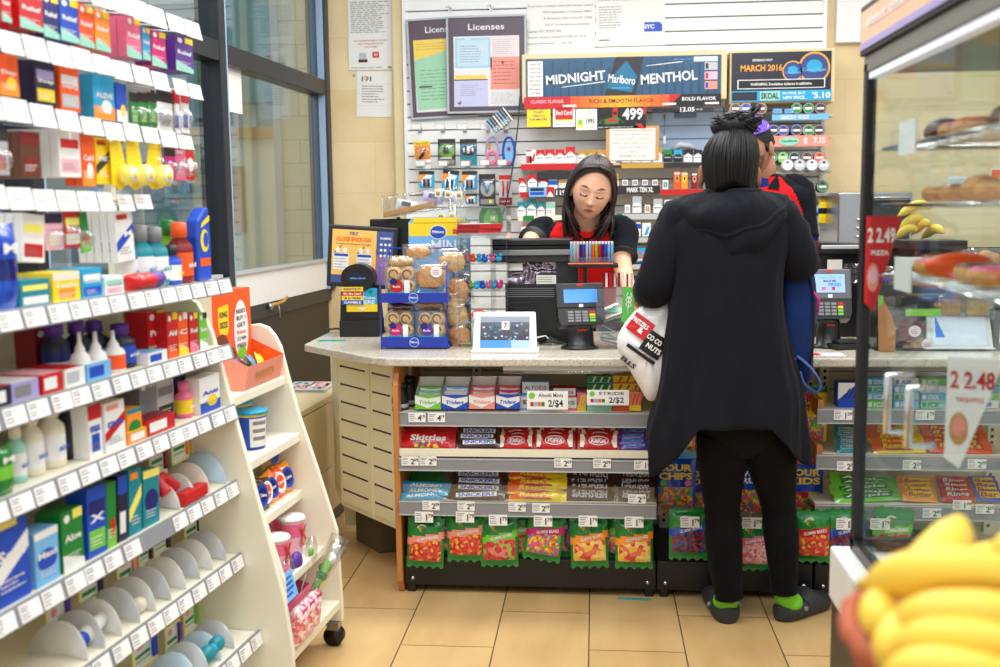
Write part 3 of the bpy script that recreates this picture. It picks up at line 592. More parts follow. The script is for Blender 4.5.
def speck():
    m=mat('quartz',(206,196,178),.22,coat=.2);nt=m.node_tree;N=nt.nodes.new;L=nt.links.new
    tc=N('ShaderNodeTexCoord');v=N('ShaderNodeTexVoronoi');v.inputs['Scale'].default_value=330;L(tc.outputs['Object'],v.inputs['Vector'])
    sp=N('ShaderNodeSeparateColor');L(v.outputs['Color'],sp.inputs[0]);cr=N('ShaderNodeValToRGB');cr.color_ramp.interpolation='CONSTANT'
    e=cr.color_ramp.elements;e[0].position=0;e[0].color=(*lin((150,132,108)),1);e[1].position=.07;e[1].color=(*lin((190,180,162)),1)
    q=e.new(.3);q.color=(*lin((202,194,178)),1);q=e.new(.8);q.color=(*lin((212,206,192)),1)
    L(sp.outputs[0],cr.inputs[0]);L(cr.outputs[0],nt.nodes['Principled BSDF'].inputs['Base Color']);return m
M_q=speck()
CT=.880;CU=.850;XR=2.6
cnt=thing('service_counter','long checkout counter with speckled stone worktop and cream slatted end panels','counter',(.4,4.1,0))
b=MB();tip=(-1.145,4.02)
top=[tip,(-.951,3.817),(-.851,3.711),(-.796,3.66),(-.74,3.632),(-.685,3.63),(XR,3.65),(XR,4.45),(-.9,4.45),(-1.15,4.46)]
b.slab(top,CU,CT,M_q);wparts(b,'worktop',cnt,bevel=.006)
pts=[(-.745,3.80),(-.860,3.924),(-1.036,4.115),(-1.134,4.391)]
b=MB()
for i in range(3):
    (ax,ay),(bx,by)=pts[i+1],pts[i]
    if i==0:b.slab([(ax,ay),(bx,by),(bx+.05,by+.1),(ax+.08,ay+.08)],.200,CU,'cream_panel' if 'cream_panel' in MATS else mat('cream_panel',(232,222,186),.45,var=.04,scale=4))
    else:b.slab([(ax,ay),(bx,by),(bx+.08,by+.06),(ax+.08,ay+.04)],.200,CU,'cream_panel')
wparts(b,'end_panel',cnt,bevel=.004)
for i in range(2):
    (ax,ay),(bx,by)=pts[i+1],pts[i];L=math.hypot(bx-ax,by-ay);an=math.atan2(by-ay,bx-ax)
    b=MB();b.T=Matrix.Translation((ax,ay,0))@Matrix.Rotation(an,4,'Z')
    f0,f1_=.09,.92
    for(x0,x1,z0,z1)in((L*f0-.008,L*f0,.23,.80),(L*f1_,L*f1_+.003,.23,.80)):b.box(x0+.004,-.0035,z0,x1 if x1>x0+.004 else x0+.008,.001,z1,'laminate_edge')
    b.box(L*.06,-.004,.222,L*.97,.002,.835,'cream_panel')
    for k in range(8):
        z=.275+k*.0725
        if z<.80:b.box(L*.12,-.0046,z-.0035,L*.86,0,z+.0035,'dark');b.box(L*.10,-.005,z-.005,L*.13,0,z+.005,'black')
    wparts(b,'slatted_door',cnt,bevel=0)
b=MB();b.slab([(-1.02,4.285),(-.882,4.114),(-.75,4.18),(-.85,4.4)],0,.200,mat('bronze',(92,86,66),.5));b.slab([(-.78,4.15),(XR,4.15),(XR,4.35),(-.78,4.35)],0,CU,'cream_panel');b.slab([(-1.08,4.33),(-.9,4.33),(-.9,4.42),(-1.08,4.42)],0.05,CU,'cream_panel');wparts(b,'base',cnt)
# ---- display shelving under the counter
FY=3.69;GB=4.14
mat('back_cream',(214,200,164),.5)
def bay(name,label,px0,px1,shelves,end=None,ups=()):
    x0=X_(px0,590,FY);x1=X_(px1,590,FY);o=thing(name,label,'shelving',((x0+x1)/2,4.0,0))
    b=MB();b.box(x0,FY,.028,x1,GB,.135,'black_metal');b.box(x0+.01,FY+.004,.0,x0+.04,FY+.03,.03,'black');b.box(x1-.04,FY+.004,0,x1-.01,FY+.03,.03,'black')
    wparts(b,'base_deck',o,bevel=.004)
    for x in(x0+.03,x1-.03):
        b=MB();b.cyl((x,FY-.004,.055),(x,FY+.004,.055),.007,'chrome',12);wparts(b,'bolt',o)
    b=MB();b.box(x0,GB-.015,.135,x1,GB,CU-.002,'back_cream')
    for k in range(9):b.box(x0+.01,GB-.017,.2+k*.07,x1-.01,GB-.014,.203+k*.07,'panel_brown')
    wparts(b,'back_panel',o)
    for ux in ups:
        x=X_(ux,450,GB-.03);b=MB();b.box(x-.016,GB-.045,.135,x+.016,GB-.014,CU-.003,'cream_metal')
        for k in range(26):b.box(x-.005,GB-.047,.16+k*.025,x+.005,GB-.0445,.172+k*.025,'dark')
        wparts(b,'slotted_upright',o)
    for(py,Y,kind,tags)in shelves:
        z=Z_((px0+px1)/2,py,Y);zz=z-.004
        b=MB();b.box(x0+.002,Y,zz-.014,x1-.002,GB-.046,zz,'cream_metal')
        s=wparts(b,'shelf',o)
        b=MB()
        if kind=='tray':
            b.box(x0-.004,Y-.004,z-.022,x1-.004,Y+.002,z+.006,'cream_metal');zt=z-.028;hs=.046
        else:zt=z;hs=.052
        b.box(x0-.004,Y-.012,zt-hs,x1-.004,Y-.001,zt,'grey_strip');b.box(x0-.004,Y-.014,zt-.004,x1-.004,Y-.012,zt,'lgrey');b.box(x0-.004,Y-.014,zt-hs,x1-.004,Y-.012,zt-hs+.004,'lgrey')
        p_=b.build('price_rail',s)
        for i,(tx,ty,t,c)in enumerate(tags):
            X=X_(tx,ty,Y-.015);Z=Z_(tx,ty,Y-.015);b=MB();price(b,0,0,0,.062,.034,t,c,i);q=b.build('price_label',s,loc=(X,Y-.0145,Z-.017))
        if kind=='fence':
            b=MB();b.box(x0+.01,Y-.008,z,x1-.01,Y-.005,z+.062,M_acr);b.build('clear_fence',s)
        if kind=='wood':
            b=MB();b.box(x0,Y+.001,z-.03,x0+.02,GB-.05,z+.03,'tan_wood');b.build('wood_side',s)
    if end:
        b=MB();pr=[(3.7,.0),(3.665,.05),(3.655,.72),(3.66,.78),(3.68,.82),(3.71,.842),(3.75,.848),(GB,.848),(GB,0)]
        n=len(pr);b.add([(x0-.024,p[0],p[1])for p in pr]+[(x0-.003,p[0],p[1])for p in pr],[tuple(range(n)),tuple(range(2*n-1,n-1,-1))]+[(i,i+n,(i+1)%n+n,(i+1)%n)for i in range(n)],'tan_wood');wparts(b,'wood_end_panel',o,bevel=.003)
    return o
S1=(412,3.685);S2=(451,3.665);S3=(502,3.65)
bay('display_shelving','candy shelving bay with a curved wooden end panel and three full shelves',405,656,
    [(S1[0],S1[1],'rail',[(417,417.5,'4','19'),(436.5,417.5,'4','19')]),(S2[0],S2[1],'tray',[(410,461,'2','09'),(428,461,'2','09'),(563,463,'2','09'),(602,463.5,'2','09'),(643,465,'1','79')]),
     (S3[0],S3[1],'fence',[(431,505.5,'2','09'),(466,506,'2','09'),(517,507,'2','09'),(541,508,'2','09'),(637,499,'2','19')])],end=True,ups=(478,))
bay('display_shelving','narrow middle shelving bay with hanging candy bags, behind the customer legs',657,812,[],ups=(664,808))
bay('display_shelving','right candy shelving bay seen through the glass display case',814,1010,
    [(409,3.7,'wood',[(843,415,'1','29'),(925,415,'1','79')]),(455,3.7,'wood',[(846,466,'2','09'),(912,465,'2','29'),(977,464,'2','09')]),(505,3.7,'rail',[(932,513,'2','49'),(985,509,'2','29'),(962,505,'1','99')])],ups=(822,990))
# light strip
b=MB();a=AY(503,368,3.65);c=AY(652,373,3.65);b.box(a.x,3.652,.834,c.x,3.7,.849,'lgrey');b.cyl((a.x,3.658,.828),(c.x,3.658,.828),.008,clear('tube_clear',(250,250,250),.25,.7,.1),12);tag(b.build('light_strip'),'slim clear and white strip mounted under the counter front edge','light strip')
# ---- merchandise on the shelves
def tray_box(name,label,px0,px1,py_top,py_bot,kfront,kin,packs,Y,brand='Trident',group=None,cat='gum box'):
    c,w,h=fit(px0,py_top,px1,py_bot,Y);o=thing(name,label,cat,(c.x,Y,c.z+.0008),group=group);w*=.97;d=.11;hf=h*.55
    b=MB();t=.0015
    b.box(-w/2,0,0,w/2,t,hf,kfront);b.box(-w/2,d-t,0,w/2,d,h*1.05,'white')
    for s in(-1,1):
        x=s*(w/2-t/2);b.add([(x-t/2*s,0,0),(x-t/2*s,d,0),(x-t/2*s,d,h*1.05),(x-t/2*s,0,hf)],[(0,1,2,3)],kin)
    b.box(-w/2,0,0,w/2,d,t,kin);b.poly([(-w*.5,hf*.45),(0,hf*.1),(w*.5,hf*.55),(w*.5,hf*.9),(0,hf*.75),(-w*.5,hf*.95)],-.0006,'white');b.text(brand,.0,hf*.5,-.0012,hf*.26,kfront,w*.7,.03,slant=.2)
    b.build('display_box',o)
    for i in range(3):
        b=MB();z=.006+i*.020;y=.02+i*.024;hh=hf*.5+i*.012;b.box(-w/2+.004,y,t+.001,w/2-.004,y+.02,hh+.02,packs[i%len(packs)],front=packs[(i)%len(packs)])
        b.poly([(-w*.4,hh+.008),(w*.1,hh+.002),(w*.42,hh+.012),(w*.42,hh+.016),(0,hh+.012),(-w*.4,hh+.018)],y-.0008,'white');b.build('gum_pack',o)
    return o
tray_box('gum_box','open gum box with green front, leftmost of the gum trays',414.5,441,383,410,'lgreen','white',['green','mint','lgreen'],3.7)
tray_box('gum_box','open gum box with dark blue front and pale interior',441.5,468,383,410,'blue','white',['lblue','white','lblue'],3.7)
tray_box('gum_box','open gum box with coral pink front and pink packs',468.5,495,382.5,409.5,'salmon','lpink',['pink','salmon','pink'],3.7)
tray_box('gum_box','open gum box with navy front and pink and orange packs',495.5,520,382.5,409.5,'blue','lpink',['pink','magenta','orange'],3.7)
def jar(px,py0,py1,Y,label,lid):
    c,w,h=fit(px-8.5,py0,px+8.5,py1,Y);o=thing('candy_jar',label,'jar',c);r=w/2
    b=MB();b.lathe([(r*.8,0,'dark'),(r*.95,.004),(r,h*.45),(r*.7,h*.7),(r*.8,h*.8)],'dark',20);b.lathe([(r*1.005,h*.18,'lgrey'),(r*1.01,h*.28),(r*.99,h*.3)],'lgrey',20);b.build('body',o)
    b=MB();b.lathe([(r*.85,h*.78,'black'),(r*.9,h*.95),(r*.6,h,lid),(.001,h*1.01)],'black',20);b.build('lid',o)
p1=jar(400,382,412,3.74,'dark round candy jar with orange lid spot at the shelf left end','orange');jar(409,376,409,3.82,'dark round candy jar with purple lid spot behind the orange one','purple')
def smallbox(name,label,px,py,Y,k,art=None,d=.03,cat='box',rx=0,zb=None,group=None,rz=0,bev=.001):
    c,w,h=fit(px[0],py[0],px[1],py[1],Y);b=MB();b.box(-w/2,0,0,w/2,d,h,k)
    if art:art(b,w,h)
    return tag(b.build(name,loc=(c.x,Y,(c.z if zb is None else zb)+.0008),rot=(rx,0,rz),bevel=bev),label,cat,group)
def a_alt(k,t='ALTOIDS'):
    def f(b,w,h):b.quad(-w*.48,h*.05,w*.48,h*.95,-.0006,'white');b.quad(-w*.48,h*.0,w*.48,h*.2,-.0009,k);b.text(t,0,h*.58,-.0012,h*.3,'grey',w*.8,.03)
    return f
smallbox('mint_tin','upper blue edged mint tin behind the mints price card',(522,549),(382,396),3.76,'lblue',a_alt('cyan'),.05,'mint tin')
smallbox('mint_tin','lower blue edged mint tin behind the mints price card',(520,548),(396,411),3.735,'lblue',a_alt('lblue','DS'),.06,'mint tin')
smallbox('mint_tin','upper red edged mint tin right of the mints price card',(553,576),(388,399),3.76,'red',a_alt('salmon'),.05,'mint tin')
smallbox('mint_tin','lower red edged mint tin right of the mints price card',(560,577),(397,411),3.735,'red',a_alt('pink','DS'),.06,'mint tin')
def a_gum(kb,kz,t='STRIDE'):
    def f(b,w,h):
        b.quad(-w*.5,h*.0,w*.5,h*.3,-.0006,kb)
        for i in range(3):
            x=-w*.3+i*w*.3;b.add([(x,-.0009,h*.3),(x+.006,-.0009,h*.3),(x+.016,-.0009,h*.9),(x+.008,-.0009,h*.9)],[(0,1,2,3)],kz)
    return f
for n,(a,b_,col,z_,lab)in enumerate(((587,612,'green','white','green'),(613,639,'yellow','red','yellow and red'))):
    for q,(y0,y1,Y)in enumerate(((376,385,3.78),(384,393,3.76),(392,411,3.73))):
        smallbox('gum_pack',('top','middle','bottom')[q]+' %s zigzag gum pack of the stack near the shelf right end'%lab,(a,b_),(y0,y1),Y,col,a_gum('mint' if n==0 else 'orange',z_),.05,'gum pack')
smallbox('gum_pack','pink and yellow fruit gum pack left of the STRIDE card',(577,586),(393,411),3.74,'pink',a_gum('yellow','yellow'),.05,'gum pack')
smallbox('gum_pack','pink fruit gum pack right of the STRIDE card',(629.5,641),(392,411),3.715,'salmon',a_gum('yellow','orange'),.014,'gum pack')
for(px,py,t1,t2,lab)in(((527,568),(391,410),'Altoids Mints',"2/$4",'pale price card reading Altoids Mints 2 for 4 dollars'),((587,629),(390,405.5),'STRIDE',"2/$2",'pale price card reading STRIDE 2 for 2 dollars')):
    c,w,h=fit(*[px[0],py[0],px[1],py[1]],3.67);b=MB();b.box(-w/2,0,0,w/2,.002,h,'price_white');b.quad(-w*.5,0,w*.5,h*.05,-.0006,'lgrey')
    b.text(t1,w*.08,h*.78,-.0008,h*.2,'dark',w*.6,.01);b.text(t2,w*.2,h*.33,-.0008,h*.42,'dark',w*.36,.02);b.disc(-w*.38,h*.75,h*.17,h*.17,-.0007,'lgreen',14)
    for i,k in enumerate(('red','lblue','orange','green')):b.quad(-w*.42+i*w*.09,h*.2,-w*.42+i*w*.09+w*.08,h*.42,-.0008,k)
    tag(b.build('price_card',loc=c),lab,'price card')
# candy bars
def bar_art(base,stripe,t,tk,stripe_h=.5,fl=False,ends=None,win=None):
    def mk(w,h,th,gl=':g'):
        b=MB();g=(base+gl if isinstance(base,str)else base)
        pillow(b,w,h,th,(lambda u,v:(ends+':g' if ends and(u<.09 or u>.91)else(win if win and v<.35 and .2<u<.8 else g))),'x',18,6)
        y=-th/2-.0012
        if stripe:b.quad(-w*.36,h*(.5-stripe_h/2),w*.36,h*(.5+stripe_h/2),y,stripe)
        if t:b.text(t,0,h*.5,y-.0006,h*stripe_h*.8,tk,w*.66,.03,slant=.15 if not fl else 0,rot=math.pi if fl else 0)
        return b
    return mk
def pile(name,cat,label,mk,px0,px1,py_bot,Y,n,th=.014,h=.045,lean=-52,zoff=0,dy=.012,dz=.012,seed=0,group=None,wig=4):
    rn=random.Random(seed);c=AY((px0+px1)/2,py_bot,Y);w=X_(px1,py_bot,Y)-X_(px0,py_bot,Y)
    me=mk(w,h,th);first=None
    for i in range(n):
        lo=c+Vector((rn.uniform(-.006,.006),.004+dy*i,.0022+dz*i));rz=R(rn.uniform(-wig,wig)/2);ryy=R(rn.uniform(-wig,wig)/2)
        lab=label+(' ,' if 0 else '')+(', '+('bottom','second','third','fourth','fifth','sixth')[i]+' of pile' if n>1 else '')
        if n>1 and i==n-1:lab=label+', topmost of pile'
        if first is None:first=me.build(name,loc=lo,rot=(R(lean),ryy,rz));tag(first,lab,cat,group)
        else:o=clone(first,lo,rz,lab,ry=ryy)
    return first
z1,z2,z3=Z_(530,S1[0],S1[1]),Z_(530,S2[0],S2[1]),Z_(530,S3[0],S3[1])
G='candy bars on the middle shelf'
# shelf 2
mkS=bar_art('red',None,'Skittles','white',.4,win=vor('skittle_mix',[(200,20,20),(240,200,40),(60,150,50),(120,40,130),(240,120,20),(200,20,24)],90))
pile('candy_pouch','candy','red rainbow candy share pouch at the left end of middle shelf',mkS,402,456,448.5,3.69,3,.02,.07,-35,dy=.022,dz=.008,seed=1)
b_=bar_art('choco','white','SNICKERS','blue',.42)
pile('candy_bar','candy bar','brown bar with white and blue SNICKERS band on middle shelf',b_,455,500,449,3.69,3,.018,.042,-42,dy=.02,dz=.016,seed=2)
kk=lambda fl:bar_art('red',None,'KitKat','white',.5,fl=fl,ends=None)
def kitkat(w,h,th,fl=False):
    b=bar_art('red',None,None,'white')(w,h,th);y=-th/2-.0014;b.disc(0,h*.5,w*.24,h*.3,y,'white',24);b.disc(0,h*.5,w*.225,h*.25,y-.0004,'red',24);b.text('KitKat',0,h*.5,y-.001,h*.3,'white',w*.36,.04,slant=.2,rot=math.pi if fl else 0)
    for s in(-1,1):b.poly([(s*w*.3,h*.5),(s*w*.36,h*.92),(s*w*.44,h*.92),(s*w*.44,h*.08),(s*w*.36,h*.08)][::(1 if s<0 else-1)],y+.002,'cream')
    return b
pile('candy_bar','candy bar','red wafer bar pack with cream end, leftmost red wafer pile',lambda w,h,t:kitkat(w,h,t),499,535,449.5,3.7,3,.02,.055,-35,dy=.02,dz=.008,seed=3,wig=10)
pile('candy_bar','candy bar','red wafer bar pack with upside down lettering, middle red pile',lambda w,h,t:kitkat(w,h,t,True),535,576,450,3.69,3,.022,.06,-34,dy=.022,dz=.008,seed=4)
pile('candy_bar','candy bar','red wafer bar pack with upright lettering, rightmost red pile',lambda w,h,t:kitkat(w,h,t),577,619,450.5,3.69,3,.022,.06,-34,dy=.022,dz=.010,seed=5)
pile('candy_bar','candy bar','thin violet blue bar at the right end of middle shelf',bar_art('purple','lblue','MILKY WAY','dblue',.4),619,648,450,3.68,5,.010,.028,-50,dy=.014,dz=.0145,seed=6)
# shelf 3
pile('candy_pouch','candy','green fruit candy pouch lying behind the light blue bars',bar_art('green',None,None,'white',win=vor('gummy_fruit',[(230,60,40),(240,180,60),(220,90,120),(120,190,60)],70)),410,444,501,3.8,2,.02,.09,-20,dy=.03,dz=.012,seed=7,zoff=0)
pile('candy_bar','candy bar','light blue bar with green tab at the left end of lowest shelf',bar_art('cyan',None,'ALMOND','white',.4),399,447,502,3.665,3,.018,.04,-45,dy=.014,dz=.014,seed=8,wig=12)
pile('candy_bar','candy bar','dark brown bar with white SNICKERS band on lowest shelf',b_,448,505,502,3.67,4,.022,.042,-40,dy=.018,dz=.021,seed=9,wig=9)
def reese(w,h,th):
    b=MB();pillow(b,w,h,th,lambda u,v:'yellow:g' if(u+v*.3>.78 or v<.12)else 'orange:g','x',18,6);y=-th/2-.0012;b.text("Reese's",-w*.05,h*.55,y,h*.42,'yellow',w*.5,.04,slant=.2);b.text('NUTRAGEOUS',0,h*.2,y,h*.16,'brown',w*.5,.03);return b
pile('candy_bar','candy bar','orange and yellow peanut butter bar on lowest shelf',reese,508,566,503,3.67,4,.022,.045,-38,dy=.016,dz=.021,seed=10,wig=9)
hs=lambda fl:bar_art('choco',None,"HERSHEY'S",'silver',.6,fl=fl)
pile('candy_bar','candy bar','dark brown bar with large silver capitals, partly upside down',hs(True),563,616,503.5,3.68,4,.013,.06,-30,dy=.016,dz=.017,seed=11)
pile('candy_bar','candy bar','dark chocolate bar with silver capitals at the right end of lowest shelf',hs(False),616,657,504,3.68,4,.014,.06,-30,dy=.016,dz=.017,seed=12)
# hanging bags
vor('gum_red',[(200,40,40),(230,90,40),(240,180,50),(180,30,50),(210,60,60)],110);vor('gum_multi',[(230,60,40),(60,140,200),(240,200,60),(220,70,140),(90,170,60),(240,140,60)],110)
vor('gum_ring',[(240,190,70),(230,110,80),(220,60,60),(245,210,130)],70);vor('gum_soda',[(190,40,50),(230,120,120),(215,60,60),(160,180,80)],80);vor('gum_dark',[(40,30,40),(110,30,60),(60,80,150),(150,40,60)],110);vor('gum_pinks',[(240,140,150),(250,190,180),(230,90,110),(250,210,200)],110)
def bagmesh(band,gm,text='GUMMI BEARS'):
    w,h=.135,.185;b=MB();sk=K(band+':g')
    def cf(u,v):
        if v<.14 or v>.74:return 'green:g'
        if v>.46+.12*u:return 'green:g' if v>.66+.12*(u-.5)else sk
        return gm if .07<u<.93 else 'green:g'
    pillow(b,w,h,.036,cf,'z',14,22,.07)
    y=-.0195;b.disc(-.012,h*.77,.02,.018,y+.003,'white',18);b.disc(-.012,h*.77,.016,.014,y+.0025,'lgreen',16);b.text('7',-.012,h*.77,y+.0018,.018,'red',None,.04);b.text(text,.008,h*.60,y,.012,'white',.08,.02,rot=.22)
    return b
BY=3.668
protos={}
def hbag(px,py,band,gm,label,Y=BY,tag_px=None,text='GUMMI BEARS',tz=None,s=1,ryy=0):
    k=(band,gm if isinstance(gm,str)else gm.name)
    c=AY(px,py,Y)
    if k not in protos:
        o=bagmesh(band,gm,text).build('candy_bag',loc=c,rot=(R(-4),ryy,0));tag(o,label,'candy bag','hanging bags of gummies');protos[k]=o
    else:o=clone(protos[k],c,0,label,ry=ryy)
    o.scale=(s,s,s);return o
bl=[(425,567,'salmon','gum_red','green bag of gummies with coral band, leftmost of the hanging row',.04),(466,561,'salmon','gum_red','green bag with coral band, second from the wooden end panel',-.0),
      (500,566,'lgreen','gum_soda','green bag with lime band, third from the wooden end panel',-.02),(541,560,'magenta','gum_multi','green bag with magenta band, tilted, fourth from the wooden panel',.15),
      (590,567,'lorange','gum_ring','green bag with golden band, fifth from the wooden panel',-.03),(634,568,'lorange','gum_ring','green bag with golden band at the right end of its bay',.0),
      (688,559,'blue','gum_dark','green bag with blue band, left of the customer legs',0),(753,570,'pink','gum_pinks','green bag with pink band, between the customer legs',0),(811,562,'red','gum_red','green bag with red band, just right of the customer leg',.02),
      (846,561,'blue','gum_dark','green bag with light blue band beside the display case edge',0),(889,560,'lgreen','gum_soda','green bag with lime band seen through the case glass',.1)]
for q in bl:hbag(q[0],q[1],q[2],q[3],q[4],ryy=q[5])
for q in[(441,556,'magenta','gum_multi','magenta banded bag peeking out behind the leftmost hanging bag'),(512,559,'lgreen','gum_soda','lime banded bag tucked behind the third hanging bag'),(552,556,'magenta','gum_multi','magenta banded bag right behind the tilted magenta one'),
          (576,556,'blue','gum_dark','blue banded bag tucked behind the left golden bag'),(620,560,'lgreen','gum_multi','lime banded bag between the two golden bags'),(834,562,'blue','gum_dark','dark bag half hidden behind the case edge bag')]:
    hbag(q[0],q[1],q[2],q[3],q[4],Y=3.72,ryy=.1)
bh=((424,517),(465,517),(498,520),(543,521),(588,521),(634,522),(690,522),(752,523),(880,530-6),(846,524))
for i,(x,y)in enumerate(bh):
    p=AY(x,y,3.635);o=thing('display_hook','display hook with white price label holding a hanging candy bag, '+ordw(i,len(bh)),'hook',p,0,'hooks above the bottom candy bags')
    b=MB();b.tube([(0,.005,.012),(0,GB-3.635-.02,.02)],.0028,'steel',6);b.build('rod',o)
    b=MB();price(b,0,-.02,0,.066,.04,'1','79',i);b.build('price_label',o)
# larger bags in the middle bay
def bigbag(px,py,w,h,base,top,t,tk,win,label,Y=3.9,accents=()):
    c=AY(px,py,Y);b=MB();pillow(b,w,h,.04,lambda u,v:(top+':g')if v>.9 else(win if v<.42 and .12<u<.88 else base+':g'),'z',12,16,.06);y=-.0225
    for i,s in enumerate(t):b.text(s,0,h*(.74-.13*i),y,h*.11,tk,w*.8,.04)
    for(x,z,r,k)in accents:b.disc(x*w,z*h,r,r,y+.001,k,14)
    tag(b.build('candy_bag',loc=c,rot=(R(-3),0,0)),label,'candy bag')
bigbag(675,514,.15,.24,'blue','lblue',('SOUR','CHIPS'),'yellow',K('gum_multi'),'blue bag of fruit chips candy with yellow lettering, left of the customer',3.83,((-.3,.5,.012,'lgreen'),(.3,.5,.012,'pink')))
bigbag(700,516,.13,.22,'purple','blue',('SOUR','CORES'),'yellow',K('gum_multi'),'purple bag of sour candy just left of the customer left leg',3.87)
bigbag(750,512,.13,.2,'blue','red',('Welch','FRUIT'),'white',K('gum_multi'),'blue and white fruit snack bag between the customer legs',3.85)
bigbag(803,519,.14,.24,'blue','red',('SOUR','KIDS'),'yellow',K('gum_multi'),'tall blue bag with red top just right of the customer leg',3.85,((0,.4,.014,'red'),))
bigbag(808,440,.13,.2,'yellow','green',('SOUR','PATCH'),'red',K('gum_multi'),'yellow bag with red and green candy figures beside the customer hip',3.82,((0,.85,.016,'red'),(.2,.3,.015,'lgreen')))
bigbag(676,452,.14,.12,'lorange','orange',('CHEWS',),'red',K('gum_ring'),'orange bag showing just left of the customer above the blue bag',3.88)
# third bay merchandise
def wpile(*a,**k):return pile(*a,**k)
for i,(a,b2,k,s,t)in enumerate(((838,866,'blue','white','MINTS'),)):
    smallbox('mint_box','blue and white striped mint box beside the wooden shelf side',(a,b2),(383,409),3.74,'blue',lambda b,w,h:(b.poly([(-w*.5,h),(-w*.5,h*.35),(w*.1,h*.9),(w*.1,h)],-.0006,'white'),[b.poly([(-w*.3+j*w*.15,h*.4),(-w*.1+j*w*.15,h*.8),(-w*.06+j*w*.15,h*.8),(-w*.26+j*w*.15,h*.4)],-.001,'navy')for j in range(3)]),.07,'mint box')
cols=[('lgreen','white','ICE','green gum'),('lblue','white','ICE','ice blue gum'),('mint','green','ICE','mint green gum'),('cyan','white','COOL','bright cyan gum'),('white','blue','AIR','white gum')]
xs=[866,893,920,947,974,1000]
for j in range(5):
    for r in range(4):
        k,tk,t,nm=cols[(j+r)%5]
        smallbox('gum_pack','%s pack, %s from case post, %s of its stack on upper right shelf'%(nm,NUM[j],('bottom','second','third','topmost')[r]),(xs[j]+1,xs[j+1]-1),(401-r*7.5,408.5-r*7.5),3.73+r*.02,k,(lambda t,tk:lambda b,w,h:(b.text(t,0,h*.5,-.0006,h*.6,tk,w*.45,.04,slant=.2),b.quad(-w*.45,h*.2,-w*.3,h*.8,-.0006,tk)))(t,tk),.06,'gum pack')
pile('candy_bar','candy bar','teal wrapped bar at the left end of the right bay middle shelf',bar_art('teal','lgrey','Mounds','teal',.4),838,868,454,3.73,5,.014,.04,-45,dy=.015,dz=.013,seed=21)
pile('candy_bar','candy bar','orange peanut butter cup pack with yellow sticker in the right bay',reese,872,925,454,3.73,5,.016,.05,-42,dy=.017,dz=.012,seed=22)
pile('candy_bar','candy bar','orange red bar pack right of the yellow sticker pile',bar_art('orange','red',"Reese's",'yellow',.5),928,992,454,3.73,5,.016,.05,-42,dy=.017,dz=.012,seed=23)
pile('candy_bar','candy bar','lime green wrapped bar on the right bay lowest shelf',bar_art('lgreen','green','Apple','white',.4),834,902,503,3.73,5,.016,.045,-45,dy=.016,dz=.011,seed=24,wig=10)
pile('candy_bar','candy bar','yellow and orange wrapped bar seen through the case glass',bar_art('lorange','yellow','Butter','red',.5),903,940,503,3.73,4,.016,.05,-40,dy=.016,dz=.012,seed=25,wig=12)
pile('candy_bar','candy bar','red wrapped bar seen through the glass right of the yellow pile',bar_art('red',None,'Rings','white',.5),942,975,503,3.73,4,.016,.05,-40,dy=.016,dz=.012,seed=26)
pile('candy_bar','candy bar','blue wrapped bar at the far right of the lowest shelf',bar_art('blue','yellow','Bar','red',.5),976,1004,503,3.73,4,.016,.05,-40,dy=.016,dz=.012,seed=27)
# ================================================================ TOBACCO WALL
YT=6.0
mat('rack_olive',(196,184,150),.6);mat('gold_lip',(196,150,60),.4)
def wbox(b,px0,px1,py0,py1,Y0,Y1,k):
    """box whose front face covers a pixel rectangle on plane Y0"""
    c,w,h=fit(px0,py0,px1,py1,Y0);b.box(c.x-w/2,Y0,c.z,c.x+w/2,Y1,c.z+h,k);return c,w,h
def rack(label,px0,px1,rows,group=None,name='tobacco_rack'):
    x0=X_(px0,190,YT);x1=X_(px1,190,YT);o=thing(name,label,'rack',((x0+x1)/2,YS,Z_(px0,rows[-1][0]+8,YT)))
    for(py,lips)in rows:
        z=Z_((px0+px1)/2,py,YT);b=MB();b.box(x0,YT+.004,z-.012,x1,YS-.001,z-.001,'rack_olive')
        s=wparts(b,'shelf',o)
        for(a,c_,y0,y1,k,txt)in lips:
            b=MB();c,w,h=fit(a,y0,c_,y1,YT);b.box(-w/2,0,0,w/2,.003,h,k)
            if txt:b.text(txt[0],txt[2]*w if len(txt)>2 else 0,h/2,-.0008,h*.62,txt[1],w*(txt[3]if len(txt)>3 else .6),.03)
            b.build('shelf_lip',s,loc=c)
    return o
def zl(px,py,Y=YT):return Z_(px,py,Y)
rack('left tobacco rack with red, green and gold shelf lips behind the cashier',519,620,
     [(163.5,[(521,613,163.5,169.5,'red',None)]),(192.5,[(520,529,192.5,197.6,'red',None),(529,553,192.5,197.6,'dred',None),(555,567,188.5,197,'dark',('119','white',0,.8)),(567,612,192,197,'rack_olive',None)]),
      (215.5,[(518,523,216,221,'cream',None),(523.6,534,215.6,220.4,'green',None),(534,612,215,220,'cream',None)]),(239,[(519,612,239,244,'lgrey',None)]),(262,[(519,612,262,267,'lgrey',None)])])
rack('centre tobacco rack with gold and black top lip between cashier and customer',621,740,
     [(163,[(621.6,663.4,163,168,'gold_lip',None),(663.6,738,162.5,167.5,'dark',None)]),(190,[(616,660,185.6,193.8,'dark',('MARK TEN XL','white',.05,.6)),(660,738,189.3,194.5,'red',None)]),
      (213.5,[(616.6,622.4,213.6,219,'green',None),(622.4,738,213.4,219,'lgrey',None)]),(237,[(623,738,237,242,'lgrey',None)]),(264,[(623,738,264,269,'lgrey',None)])])
b=MB();wbox(b,537,572,172,179,YT-.0,YT+.15,'dark');tag(b.build('sliding_tray'),'dark empty tray under the red lip, left of the cashier head','tray')
PK={}
